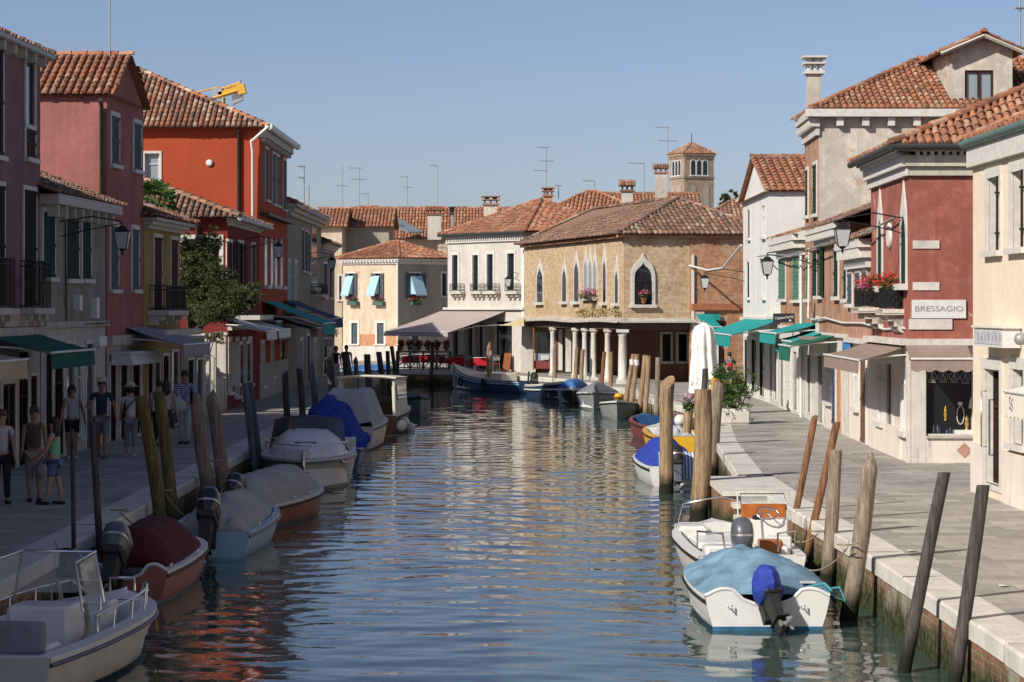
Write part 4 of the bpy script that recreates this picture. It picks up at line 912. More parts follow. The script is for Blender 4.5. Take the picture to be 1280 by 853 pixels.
def chimney(par, x, y, z0, z1, w=.45, d=.45, mat='white2', cap='tile_new', style='gable', label=None):
    m = MB(); m.box((x, y, (z0+z1)/2), (w, d, z1-z0)); o = m.build('chimney', M[mat], par)
    c = MB()
    c.box((x, y, z1+.05), (w+.2, d+.2, .1)); 
    for a in (-1, 0, 1):
        for b in (-1, 1): c.box((x+a*w*.45, y+b*d*.4, z1+.2), (.09, .09, .2))
    c.box((x, y, z1+.325), (w+.28, d+.28, .05))
    if style == 'gable':
        A = w/2+.16; B = d/2+.16; z = z1+.352
        tile_slope(c, [V(x-A, y-B, z), V(x+A, y-B, z), V(x+A, y, z+.24), V(x-A, y, z+.24)], .16, .3, .04); tile_slope(c, [V(x+A, y+B, z), V(x-A, y+B, z), V(x-A, y, z+.24), V(x+A, y, z+.24)], .16, .3, .04)
        ridge(c, (x-A, y, z+.24), (x+A, y, z+.24), .07, .3)
    elif style == 'pot':
        for a in (-.3, .3): c.lathe((x+a*w, y, z1+.35), [(.12, 0), (.15, .1), (.1, .14)], 8)
        c.box((x, y, z1+.52), (w+.34, d+.34, .06))
    c.build('cap', M[cap], o); return o
chimney(h, 9.25, 76.0, 9.3, 10.55, .4, .45, 'stucco', 'whitef', 'pot')
# dormer
m = MB(); X0, X1, Y0 = 12.9, 14.72, 72.95; zb, ze, zp = 9.2, 11.0, 11.4
fd = Fr((X0, Y0), (X1, Y0), (14, 76)); fs = Fr((X0, Y0), (X0, 77.4), (14, 76)); fs2 = Fr((X1, Y0), (X1, 77.4), (14, 76)); wr = fd.rect((1206, 1242, 88, 128))
wall(m, fd, 0, fd.L, zb, ze, [wr], gable=(fd.L/2, zp)); wall(m, fs, 0, fs.L, zb, ze); wall(m, fs2, 0, fs2.L, zb, ze); do = m.build('dormer', M['greyp'] if False else M['stucco'], h)
window(fd, do, wr, 'casement', fw=0, pane='glassp', sill=False) if False else None
m = MB(); fd.box(m, wr[0], wr[1], wr[2], wr[3], -.12, -.1); m.build('dormer_window', M['glassp'], do); 
m = MB()
for a in (wr[0], (wr[0]+wr[1])/2-.04, wr[1]-.07): fd.box(m, a, a+.075, wr[2], wr[3], -.1, -.04)
fd.box(m, wr[0], wr[1], wr[3]-.07, wr[3], -.1, -.042); m.build('dormer_frame', M['shbr'], do)
m = MB(); xm = (X0+X1)/2; tile_slope(m, [V(X0-.35, 78, ze-.08), V(X0-.35, Y0-.45, ze-.08), V(xm, Y0-.45, zp+.06), V(xm, 78, zp+.06)], .22, .4); tile_slope(m, [V(X1+.35, Y0-.45, ze-.08), V(X1+.35, 78, ze-.08), V(xm, 78, zp+.06), V(xm, Y0-.45, zp+.06)], .22, .4)
ridge(m, (xm, Y0-.45, zp+.06), (xm, 78, zp+.06)); m.build('dormer_roof', M['tile_new'], do)
m = MB()
for s_, xx in ((0, X0-.35), (1, X1+.35)): m.tube([V(xx, Y0-.42, ze-.16), V(xm, Y0-.42, zp-.03)], .06, 4, sm=False)
m.build('barge_board', M['white2'], do)
C6 = box_house_foot(9.1, 77.1, 9.15, 84.5, 18)
h, f = house('house', 'low brown rendered house with faded green closed shutters', C6, 5.7, M['brown'], {0: [
    ((974.5, 982.5, 325, 374), 'shut', dict(shm='shpg', fw=.1)), ((992, 999.5, 322, 375), 'shut', dict(shm='shpg', fw=.1)),
    ((976, 980, 440, 508), 'void', dict(fw=.14, sill=False)), ((984, 989, 440, 510), 'shut', dict(shm='whp', fw=.1, sill=False)), ((992, 997, 440, 512), 'void', dict(fw=.14, sill=False)), ((1000, 1004, 440, 516), 'shut', dict(shm='whp', fw=.1, sill=False))]},
    cornice={0: (.65, .42, 'whitef', .22), 3: (.65, .42, 'whitef', None)}, gf={0: (2.72, 'istria')})
roof(h, C6, 5.72, 'gable', .3, .4, 'tile_old')
chimney(h, 9.5, 78.0, 5.7, 6.6, .22, .22, 'tile_edge', 'terra', 'pot')
m = MB(); fr = f[0]; fr.box(m, 0, fr.L, 2.72, 2.82, -.02, .1); m.build('string_course', M['istria'], h)
m = MB(); m.tube([fr.P(.1, 5.2, .1), fr.P(.1, 0, .1)], .05, 8); m.build('downpipe', M['whp'], h)
awning(fr, 988.5, 970, 426, 1.1, .32, .36, 'ateal', 'teal awning under the black shop sign', scal=True)
awning(f[0], 974, 987.5, 432, 1.45, .35, .42, 'agrn', 'green awning with white piping nearest the taupe one', scal=False)
awning(f[0], 950, 970, 416, 1.3, .3, .34, 'ateal', 'teal awning left of the black shop sign', scal=True)
u, z = fr.pix(979, 397, .3); r = root('shop_sign', fr.P(u, z, .1), 'black hanging board with white script over the teal awning', 'sign')
p0 = V(XP(966.5, 80), 80, ZP(403.5, 80)); w_, h_ = (25.5*80/F), (11.5*80/F); m = MB(); m.box(p0+V(w_/2, 0, h_/2), (w_, .08, h_)); m.build('board', M['blks'], r)
m = MB(); m.tube([p0+V(w_, 0, h_*.9), V(9.12, 80, p0.z+h_*.9)], .02, 5); m.build('bracket', M['iron'], r)
text('Tabaccheria', Matrix.Translation(p0+V(w_/2, -.045, h_*.55)) @ Matrix.Rotation(R(7), 4, 'Y').inverted() @ Matrix.Rotation(R(90), 4, 'X'), .125, M['ltr'], r, shear=.35)
m = MB(); m.lathe(p0+V(w_*.82, -.04, h_*.24), [(.035, 0), (.035, .012)], 12, axis=Matrix.Rotation(R(90), 3, 'X')); m.build('emblem', M['ltr'], r)
C7 = box_house_foot(9.2, 88.6, 9.2, 98.7, 22)
h, f = house('house', 'tall white house with its gable end over the canal', C7, 7.55, M['white'], {0: [
    ((935.4, 938, 263, 298), 'void', dict(fw=.06)), ((953.2, 957, 258, 296), 'casement', dict(fw=.06)), ((934.6, 937.5, 328, 372), 'void', dict(fw=.06)), ((953.5, 957.2, 328, 372), 'casement', dict(fw=.06)),
    ((931, 935, 425, 485), 'void', dict(fw=.15, sill=False)), ((940, 946, 425, 490), 'void', dict(fw=.15, sill=False)), ((950, 956, 425, 495), 'void', dict(fw=.15, sill=False))]}, gables={0: 9.05, 2: 9.05})
roof(h, C7, 7.6, 'gable', .3, .2, 'tile_new', axis=1, peak=9.1, rs=.26, row=.45, gutter='gutter', gut_edges=(2,))
m = MB(); f[0].box(m, 0, f[0].L, 2.9, 3.05, -.02, .14); m.build('string_course', M['istria'], h)
awning(f[0], 884, 926, 411, 1.6, .35, .42, 'ateal', 'long teal awning on the white gable house', scal=False) if False else None
A7 = box_house_foot(9.16, 84.65, 9.2, 88.5, 14); 
h, f = house('shop', 'low white shopfront between the brown house and the white gable house', A7, 3.0, M['white2'], {0: [((963, 966, 430, 496), 'void', dict(fw=.12, sill=False)), ((969, 971.5, 430, 500), 'void', dict(fw=.12, sill=False))]}, cat='shop')
m = MB(); e = expand(A7, .12); m.hexa([V(p.x, p.y, 3.0) for p in e]+[V(p.x, p.y, 3.1) for p in e]); m.build('roof_slab', M['istria'], h)
# ================= BRICK HOUSE with portico =================
K0, K1, K2, K3 = (5.0, 111.0), (.63, 130.2), (7.1, 131.7), (11.6, 112.5)
foot = [K0, K1, K2, K3]; cxy = (6, 121)
h = root('brick_house', (5, 111, 0), 'yellow brick gothic house on a columned portico at the end of the canal', 'house')
fc = Fr(K0, K1, cxy); fb = Fr(K1, K2, cxy); ff = Fr(K0, K3, cxy); fk = Fr(K2, K3, cxy)
for fr in (fc, fb, ff, fk):
    m = MB(); wall(m, fr, 0, fr.L, 2.8 if fr in (fc, ff) else -.2, 6.7); m.build('wall', M['brick'], h)
def og(fr, r, **k): arch_window(fr, h, fr.rect(r), OG, **k)
og(fc, (671.5, 679, 334, 378), fw=.09, finial=.3, ah=.8); og(fc, (703.2, 708.4, 334, 377), fw=.09, finial=.3, ah=.8); og(fc, (718, 724, 325, 377), fw=.09, finial=.35, ah=.9)
for a in (732.5, 738.2, 744): og(fc, (a-2.2, a+2.2, 322, 372), fw=.06, finial=.4, ah=.9, pane='glassw')
og(fc, (754, 758, 322, 378), fw=.08, finial=.6, ah=.9); og(fc, (769, 773.2, 336, 379), fw=.08, finial=.5, ah=.8)
og(ff, (792.5, 814.5, 328, 381), fw=.15, finial=.15, ah=.75)
q = ff.rect((792.5, 814.5, 328, 381)); m = MB(); ff.box(m, q[0], q[0]+.26, q[2], q[3]-.9, .03, .07); ff.box(m, q[1]-.26, q[1], q[2], q[3]-.9, .03, .07); m.build('shutter', M['shdk'], h)
m = MB(); ff.box(m, q[0]+.3, q[0]+.34, q[2], q[3]-.6, .03, .06); ff.box(m, q[0], q[1], q[2]+1.05, q[2]+1.09, .031, .05); m.build('sash', M['shbr'], h)
# floor slab, beams, ledge
m = MB(); m.hexa([V(*K0, 2.72), V(*K1, 2.72), V(*K2, 2.72), V(*K3, 2.72), V(*K0, 2.82), V(*K1, 2.82), V(*K2, 2.82), V(*K3, 2.82)]); m.build('portico_ceiling', M['beam'], h)
m = MB(); fc.box(m, -.05, fc.L, 2.42, 2.72, -.35, .04); ff.box(m, -.0, 3.3, 2.4, 2.72, -.35, .035); m.build('beam', M['beam'], h)
m = MB()
for k in range(24): a = -.3+k*.84; dz = .03*math.sin(k*.5); m.hexa([fc.P(a, 2.73+dz, .42), fc.P(a+.83, 2.73+dz, .42), fc.P(a+.83, 2.86+dz, -.0), fc.P(a, 2.86+dz, 0), fc.P(a, 2.79+dz, .42), fc.P(a+.83, 2.79+dz, .42), fc.P(a+.83, 2.95+dz, 0), fc.P(a, 2.95+dz, 0)])
for k in range(4): a = -.3+k*.9; m.hexa([ff.P(a, 2.73, .42), ff.P(a+.89, 2.73, .42), ff.P(a+.89, 2.86, 0), ff.P(a, 2.86, 0), ff.P(a, 2.79, .42), ff.P(a+.89, 2.79, .42), ff.P(a+.89, 2.95, 0), ff.P(a, 2.95, 0)])
m.build('ledge_roof', M['stone'], h)
# recessed ground floor
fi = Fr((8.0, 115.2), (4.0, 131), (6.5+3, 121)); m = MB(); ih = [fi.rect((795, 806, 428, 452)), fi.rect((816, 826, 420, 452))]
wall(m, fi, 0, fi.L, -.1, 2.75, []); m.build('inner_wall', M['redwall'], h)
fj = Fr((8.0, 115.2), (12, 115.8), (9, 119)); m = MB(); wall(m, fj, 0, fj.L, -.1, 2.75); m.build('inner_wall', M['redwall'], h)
for (a, b, c, d) in ((828, 838, 418, 452), (848, 858, 418, 452)):
    window(fj, h, fj.rect((a, b, c, d)), 'void', fw=.1, sill=True, depth=-.03)
# bakery-like shop front under the portico, frontal panels
def fpan(name, mat, px0, px1, y0, y1, Y, th=.06, par=None):
    m = MB(); a, b = V(XP(px0, Y), Y, ZP(y1, Y)), V(XP(px1, Y), Y+th, ZP(y0, Y)); m.box((a+b)/2, (b.x-a.x, th, b.z-a.z)); return m.build(name, M[mat], par or h)
fpan('shop_window', 'glass', 668, 688, 415, 445, 128.5); fpan('shop_counter_glass', 'glassp', 668, 688, 442, 451, 128.4); fpan('shop_riser', 'marh', 667, 689, 451, 461, 128.3, .1)
for a in (666, 688.5): fpan('shop_post', 'wood', a, a+1.6, 408, 463, 128.2)
o = fpan('lettering_panel', 'awht', 676, 686, 444, 450, 128.2, .02)
fpan('inner_door', 'whp', 698, 703, 412, 463, 127); fpan('inner_door_frame', 'door', 694, 705, 410, 463, 127.15)
fpan('pier', 'istria', 707, 714, 411, 465, 124, .3); fpan('dark_opening', 'glass', 722, 735, 412, 470, 121.5)
fpan('inner_door_frame', 'shbl', 737, 742, 412, 475, 119)
for i, (px, yb) in enumerate(((691.5, 469.5), (719.5, 473.5), (731.5, 475.5), (742.5, 477), (760, 480), (779.5, 484.5))):
    # on the facade line
    u, _ = fc.pix(px, 400); p = fc.P(u, 0, .02 if i < 5 else .05); rr = .14 if i < 5 else .2
    m = MB(); m.box(p+V(0,0,.08), (rr*2.8, rr*2.8, .16)); m.lathe(p+V(0,0,.16), [(rr*1.25,0),(rr*1.3,.06),(rr,.12),(rr*.97,.9),(rr*.86,1.98),(rr*1.0,2.02),(rr*.9,2.06),(rr*1.25,2.14)], 14); m.box(p+V(0,0,2.37), (rr*2.7, rr*2.7, .13)); m.build('column', M['istria'], h)
m = MB(); p = fc.P(fc.L-.55, 0, -.1); m.box(p+V(0,0,1.25), (.75, .75, 2.5), tap=.92); m.build('pier', M['istria'], h)
m = MB(); e = expand([K0, K1, K2, K3], .4); c = [V(p.x, p.y, 6.72) for p in e]
ap = V(7.75, 115.1, 8.5); ap2 = V(4.2, 128.2, 8.5)
for pl in ([c[0], c[1], ap2, ap], [c[1], c[2], ap2], [c[2], c[3], ap, ap2], [c[3], c[0], ap]): tile_slope(m, pl, .24, .4)
for a, b in ((c[0], ap), (c[3], ap), (c[1], ap2), (c[2], ap2), (ap, ap2)): ridge(m, a, b)
ro = m.build('roof', M['tile_brown'], h)
m = MB(); ff.box(m, -.35, ff.L, 6.55, 6.68, -.02, .22); fc.box(m, -.3, fc.L, 6.55, 6.68, -.02, .22); m.build('eave_course', M['brick2'], h)
flowers('flower_pot', 'red flower pot on the sill of the single gothic window', ff.P((q[0]+q[1])/2, q[2]+.28, .14), .28, .16, .26, 'pot', 'leafp', n=110, sz=.05)
u_, z_ = fc.pix(737, 374, .3); flowers('flower_box', 'pink flowers trailing below the triple gothic window', fc.P(u_, z_, .3), .7, .6, .35, None, 'leafp', n=240, sz=.06)
m = MB(); random.seed(3)
for k in range(26): u = fc.pix(random.uniform(725, 778), 400)[0]; leaves(m, fc.P(u, 3.1+random.random()*.15, .15), (.18, .3, .28), 14, .07)
m.build('weeds', M['dry'], kind='stuff', label='dry weeds growing on the portico ledge', cat='weeds')
# annex at right
C8 = [(8.15, 112.0), (10.9, 112.6), (10.9, 114), (8.15, 114)]
fr = Fr((8.0, 111.6), (11.4, 112.4), (9.5, 116)); r = root('shop', fr.P(0, 0), 'orange brick shop part with pink pier and dark opening between brick and white houses', 'shop')
m = MB(); op = fr.rect((880, 909, 391, 478)); wall(m, fr, .0, fr.L, -.1, 6.66, [op], .5); wall(m, Fr((8.0, 111.6), (8.0, 112.2), (9, 112)), 0, .55, -.1, 6.66); m.build('wall', M['brick2'], r)
rct(fr, 866, 880, 389, 475, .06, 'pink' if False else 'beige', 'pier', r); rct(fr, 864.5, 867, 318, 470, .1, 'whp', 'downpipe', r); rct(fr, 864, 928, 380, 388, .12, 'terra', 'string_course', r)
m = MB(); fr.box(m, op[0], op[1], op[2], op[3], -.52, -.5); m.build('opening', M['glass'], r)
rct(fr, 893, 900, 430, 474, -.2, 'whp', 'door_leaf', r, -.3)
m = MB(); fr.box(m, op[0]+.02, op[0]+.75, op[3]-.34, op[3]-.06, .02, .08); so = m.build('shop_sign', M['ateal'], r); OFF[so.name] = OFF[r.name]; text('BAR GELATI', face_mat(fr, op[0]+.38, op[3]-.2, .082), .12, M['ltr'], so) if False else None
awning(fr, 893, 912, 410, 1.3, .55, .1, 'ateal', 'steep teal awning over the dark shop opening', scal=False) if False else None
f7 = Fr((9.2, 88.6), (9.2, 98.7), (12, 93)); f7b = Fr((9.2, 93.5), (9.2, 105), (12, 93))
aw = awning(f7b, 880, 913, 417, 1.75, .55, .42, 'ateal', 'teal awning nearest the closed white umbrella', scal=False)
ua, zz = f7b.pix(897, 421, 1.78); 
f9 = Fr((8.3, 106.5), (11, 107.5), (9.5, 116)); awning(f9, 884, 903, 409, 1.2, .55, .12, 'ateal', 'teal awning seen end on below the brick shop wall', scal=False)
# ================= WHITE HOUSE with restaurant =================
D0, D1, D2, D3 = (.72, 130.9), (-3.55, 137.0), (2.5, 142.5), (6.5, 137)
h, f = house('house', 'pale two storey house with small iron balconies above the restaurant', [D0, D1, D2, D3], 7.4, M['white2'], {0: [
    ((565.5, 572.5, 319, 363), 'void', dict(fw=.16)), ((591, 598, 319, 363), 'void', dict(fw=.16)), ((609, 616.5, 318, 363), 'void', dict(fw=.16)), ((634.5, 643, 317, 363), 'void', dict(fw=.16)),
    ((566, 580, 405, 461), 'void', dict(fw=0, sill=False)), ((584, 594, 405, 461), 'void', dict(fw=0, sill=False)), ((597, 607, 405, 462), 'void', dict(fw=0, sill=False)), ((618, 640, 402, 463), 'void', dict(fw=0, sill=False))]})
fr = f[0]
for r_ in ((565.5, 572.5), (591, 598), (609, 616.5), (634.5, 643)):
    balcony(fr, h, r_[0]-3.5, r_[1]+3, 355, 364.5, .3, 'iron', True, False)
    q = fr.rect((r_[0], r_[1], 319, 363)); m = MB(); fr.box(m, q[1]-.14, q[1]-.02, q[2], q[3], -.17, .02); m.build('shutter', M['shbl'], h)
m = MB(); fr.box(m, -.1, fr.L+.1, 7.25, 7.4, -.02, .25); fr.box(m, -.1, fr.L+.1, 6.95, 7.02, -.02, .12)
for k in range(34): u = fr.L*(k+.3)/34; fr.box(m, u, u+.1, 7.03, 7.25, -.02, .16)
m.build('cornice', M['whitef'], h)
roof(h, [D0, D1, D2, D3], 7.45, 'hip', .42, .4, 'tile_new', rs=.23, row=.42, gutter='gutd', gut_edges=(0,)); m = MB(); fr.box(m, -.05, fr.L+.2, 3.3, 3.42, -.02, .2); m.build('string_course', M['whitef'], h)
m = MB(); fr.box(m, -.15, .32, 0, 7.2, -.02, .06); m.build('pilaster', M['white'], h)
aw = awning(fr, 480, 560, 415, 3.7, 1.1, .26, 'abig', 'very large dusty pink canopy over the restaurant terrace', group='restaurant awnings')
r = root('awning', (1.2, 129, 2.7), 'small pale yellow awning by the white corner pier', 'awning', 'restaurant awnings'); m = MB(); a = V(XP(626, 128), 128, ZP(407, 128)); b = V(XP(655, 128), 128, ZP(398, 128)); c_ = V(XP(655, 128), 128, ZP(408, 128)); m.prism([a, c_, b], (0, 1.2, 0)); m.build('canopy', M['ayel'], r); m = MB(); m.tube([a, a+V(0,1.2,0)], .03, 6); m.build('front_bar', M['whp'], r)
# tables, chairs, fence
random.seed(11)
def table(x, y, lab):
    r = root('restaurant_table', (x, y, 0), lab, 'table', 'restaurant tables')
    m = MB(); m.box((x, y, .74), (.85, .85, .03)); m.build('tabletop', M['whc'], r)
    m = MB()
    for sx in (-.36, .36):
        for sy in (-.36, .36): m.box((x+sx, y+sy, .36), (.05, .05, .72))
    m.build('leg', M['chrome'], r)
    m = MB(); m.box((x, y, .55), (.92, .92, .4), tap=.97); m.build('tablecloth', M['redc'], r)
    m = MB(); m.box((x, y, .765), (.93, .93, .012), rz=R(45)); m.build('overlay', M['whc'], r)
    return r
def chair(x, y, rz, lab):
    r = root('restaurant_chair', (x, y, 0), lab, 'chair', 'restaurant chairs'); c, s = math.cos(rz), math.sin(rz)
    def T(a, b, z): return V(x+a*c-b*s, y+a*s+b*c, z)
    m = MB(); m.rbox(T(0,0,.45), (.42, .42, .04), .02, rz); m.build('seat', M['redc'], r)
    for a, b in ((-.18,-.18),(.18,-.18)): m = MB(); m.tube([T(a,b,0), T(a,b,.44)], .014, 5); m.build('leg', M['alu'], r)
    for a in (-.18,.18): m = MB(); m.tube([T(a,.2,0), T(a,.19,.45), T(a,.26,.88)], .014, 5); m.build('leg', M['alu'], r)
    m = MB(); m.tube([T(-.18,.26,.88), T(.18,.26,.88)], .016, 5); m.rbox(T(0,.245,.72), (.36, .02, .2), .01, rz); m.build('backrest', M['alu'], r)
tl = [(-5.6, 137.2), (-4.6, 138.0), (-3.6, 136.6), (-2.9, 133.6), (-1.6, 131.7), (-4.9, 140.6)]
td = ['red clothed table at the left end of the terrace', 'red clothed table second from the railing end', 'red clothed table behind the railing corner post', 'red clothed table right of the railing', 'red clothed table nearest the doorway and leaning board', 'red clothed table deep under the canopy']
for (a, b), l in zip(tl, td): table(a, b, l)
for i, (a, b, l) in enumerate(((-6.0, 137.9, 'metal chair at the left end of the terrace'), (-5.1, 136.5, 'metal chair between the first two terrace tables'), (-4.0, 137.4, 'metal chair behind the railing middle'), (-3.3, 134.3, 'metal chair left of the table beside the railing'), (-2.3, 132.6, 'metal chair between the two quayside tables'), (-.9, 131.0, 'metal chair at the right end of the tables'))): chair(a, b, R(40*i), l)
r = root('menu_board', (-.6, 132.6, 0), 'leaning wooden menu board beside the restaurant door', 'board'); m = MB(); p = V(XP(632, 131.5), 131.5, 0); m.prism([p+V(-.2,0,0), p+V(.22,0,0), p+V(.3,.15,1.0), p+V(-.05,.15,1.0)], (0,.04,0)); m.build('board', M['wood'], r); m = MB(); m.tube([p+V(.1,.1,.9), p+V(.15,.45,0)], .02, 5); m.build('prop', M['wood'], r)
r = root('railing', (-6.3, 134.9, 0), 'green wooden railing of crossed bars around the terrace', 'railing')
FA = Fr((-6.3, 134.98), (-3.35, 133.6), (-4, 140))
m = MB(); L = FA.L; n = 4
for i in range(n+1): m = MB(); u = L*i/n; FA.box(m, u-.04, u+.04, 0, 1.02, -.1, -.02); m.build('post', M['rail'], r)
m = MB(); FA.box(m, 0, L, .98, 1.06, -.12, 0); FA.box(m, 0, L, .12, .18, -.1, -.03); FA.box(m, 0, L, .82, .87, -.1, -.03)
for i in range(n):
    a, b = L*i/n+.04, L*(i+1)/n-.04
    m.tube([FA.P(a,.18,-.06), FA.P(b,.82,-.06)], .028, 4, sm=False); m.tube([FA.P(b,.18,-.055), FA.P(a,.82,-.055)], .028, 4, sm=False)
m.build('cross_bars', M['rail'], r)
for i in range(6):
    u = .25+i*(L-.5)/5; flowers('flower_pot', 'pot of red flowers on the terrace railing, %s from the left' % ['first', 'second', 'third', 'fourth', 'fifth', 'sixth'][i], FA.P(u, 1.3, -.06), .27, .2, .26, 'pot', 'leafr' if i % 2 else 'leafp' if i == 4 else 'leafr', group='flower pots on the terrace railing', n=130, sz=.05)
# ================= BEIGE HOUSE =================
E0, E1, E3 = (-7.2, 158.0), (-10.95, 160.6), (-4.0, 161.3)
E2 = (E1[0]+E3[0]-E0[0], E1[1]+E3[1]-E0[1])
h, f = house('house', 'beige corner house with pale blue window awnings and brick patches', [E0, E1, E2, E3], 6.55, M['beige'], {0: [
    ((436, 443, 342, 374), 'opensh', dict(shm='shbl', fw=.1)), ((468.5, 476, 342, 374), 'opensh', dict(shm='shbl', fw=.1)), ((439.5, 447, 404, 430), 'shut', dict(shm='shbl', fw=.16)), ((471.5, 480, 404, 430), 'shut', dict(shm='shbl', fw=.16))],
    3: [((512, 525, 342, 373), 'opensh', dict(shm='shbl', fw=.1)), ((552.5, 558, 342, 370), 'void', dict(fw=.14)), ((514, 523, 420, 442), 'shut', dict(shm='shbl', fw=.14))]}, mats={3: M['greige']},
    cornice={0: (.35, .3, 'whitef', .25), 3: (.35, .3, 'whitef', .25)})
m = MB(); f[0].box(m, 0, f[0].L, -.1, .95, -.02, .03); m.build('plinth', M['white2'], h)
for a, b in ((448.5, 469), (482, 496)): o, q = rct(f[0], a, b, 418, 433, .02, 'brick2', 'brick_patch', h)
m = MB(); m.tube([f[0].P(.05, 6.3, .1), f[0].P(.05, 0, .1)], .06, 6); m.build('downpipe', M['whp'], h)
roof(h, [E0, E1, E2, E3], 6.6, 'hip', .42, .4, 'tile_new', rs=.24, row=.42)
for k, (fr_, a, b, lab) in enumerate(((f[0], 433, 442.5, 'sloping pale blue window awning, first on the beige house'), (f[0], 465, 475, 'sloping pale blue window awning, second on the beige house'), (f[3], 512, 526, 'pale blue cloth hung before the shaded side window of the beige house'))):
    ua, zt = fr_.pix((a+b)/2, 345); q = (1 if k < 2 else 1); u0, u1 = sorted((fr_.pix(a, 350)[0], fr_.pix(b, 350)[0])); zb = fr_.pix((a+b)/2, 368)[1]
    r = root('window_awning', fr_.P((u0+u1)/2, zb, 0), lab, 'awning', 'window awnings on the beige house'); m = MB()
    m.loft([[fr_.P(u0, zt, .08), fr_.P(u1, zt, .08)], [fr_.P(u0, zb, .6), fr_.P(u1, zb, .6)], [fr_.P(u0, zb-.12, .6), fr_.P(u1, zb-.12, .6)]], closed=False, caps=False); m.add([fr_.P(u0, zt, .08), fr_.P(u0, zb, .6), fr_.P(u0, zb, .08)], [(0,1,2)]); m.add([fr_.P(u1, zt, .08), fr_.P(u1, zb, .6), fr_.P(u1, zb, .08)], [(0,1,2)])
    m.build('cloth', M['awnb'], r)
    m = MB(); m.tube([fr_.P(u0, zb, .6), fr_.P(u1, zb, .6)], .02, 5); m.build('bar', M['whp'], r)
    u, z = fr_.pix((a+b)/2+2, 374, .3); w = flowers('flower_box', ['pink flower box under the first awned window of the beige house', 'pink flower box under the second awned window of the beige house', 'red flower box on the shaded side of the beige house'][k], fr_.P(u, z-.1, .2), .42, .2, .2, None, 'leafp' if k < 2 else 'leafr', n=100, sz=.06, group='flower boxes on the beige house'); m = MB(); fr_.box(m, u-.4, u+.4, z-.4, z-.15, .04, .34); m.build('trough', M['rail'], w)
# houses behind
def far(name, lab, px0, px1, Y, dY, zt, wm, pitch=.4, rm='tile_new', hole=[], rs=.25, kind='hip', axis=0, ang=0):
    x0, x1 = XP(px0, Y), XP(px1, Y); ft = [(x0, Y), (x1, Y+ang), (x1, Y+dY+ang), (x0, Y+dY)]
    h, f = house(name, lab, ft, zt, wm, {0: hole}); roof(h, ft, zt+.03, kind, pitch, .4, rm, axis, rs, .5); return h, f
h, f = far('house', 'grey brown blank wall house with a tiled roof above the beige house', 427, 486, 176, 7, ZP(284, 176), M['greige'], .36, kind='gable')
h, f = far('house', 'cream house glimpsed between the left row and the beige house', 400, 427.5, 172, 7, ZP(284, 172), M['beige'], .36, kind='gable', hole=[((424, 427, 345, 375), 'shut', dict(shm='door'))])
h, f = far('house', 'long tiled roof spanning behind the beige and white houses', 440, 640, 186, 8, ZP(299, 186), M['beige'], .56, 'tile_new', rs=.24, kind='gable')
chimney(h, XP(543, 184), 184, ZP(300, 184), ZP(269, 184), 1.0, .8, 'white2'); chimney(h, XP(462, 189), 189, ZP(275, 189), ZP(268, 189), 1.2, .9, 'terra')
chimney(h, XP(565, 186), 186, ZP(285, 186), ZP(268, 186), .2, .2, 'gutter', 'gutd', 'pot')
m = MB(); p = V(XP(500, 184), 184, ZP(290, 184)); m.prism([p+V(-1.3,0,0.9), p+V(.6,0,-.1), p+V(1.7,1,-.1), p+V(0,1,.9)], (0,0,.12)); m.build('skylight', M['glassp'], h)
h, f = far('house', 'house with an orange hipped roof rising behind the brick house', 655, 830, 143, 7.5, ZP(282, 143), M['white'], .5, 'tile_new', rs=.23, ang=-1)
chimney(h, XP(784, 139), 139, ZP(290, 139), ZP(240, 139), .6, .6, 'white2'); chimney(h, XP(685, 150), 150, ZP(265, 150), ZP(246, 150), .5, .5, 'brick2', 'tile_brown', 'pot')
chimney(h, XP(613.5, 148), 148, ZP(285, 148), ZP(257, 148), .8, .8, 'stucco', 'tile_brown', 'pot')
h, f = far('house', 'orange roofed house directly behind the brick house chimneys', 757, 870, 172, 6, ZP(262, 172), M['beige'], .36, 'tile_new', kind='gable')
chimney(h, XP(826, 170), 170, ZP(275, 170), ZP(217, 170), .75, .6, 'stucco', 'tile_brown'); chimney(h, XP(811, 130)+.0, 150, ZP(270, 150), ZP(245, 150), .6, .5, 'stucco', 'tile_brown', 'pot') if False else None
h, f = far('house', 'brown roofed house right of the bell tower', 865, 985, 150, 8, ZP(286, 150), M['beige'], .42, 'tile_old')
h, f = far('house', 'tiled roof behind the dormer at the right picture edge', 1262, 1380, 92, 8, ZP(122, 92), M['shbr'], .42, 'tile_new', rs=.25)
# bell tower
TY = 280; s = 3.75; th = R(23); cx, cy = XP(866, TY), TY+2
cs = [Vector((cx, cy))+Matrix.Rotation(th, 2) @ Vector(p) for p in ((-s/2,-s/2),(s/2,-s/2),(s/2,s/2),(-s/2,s/2))]
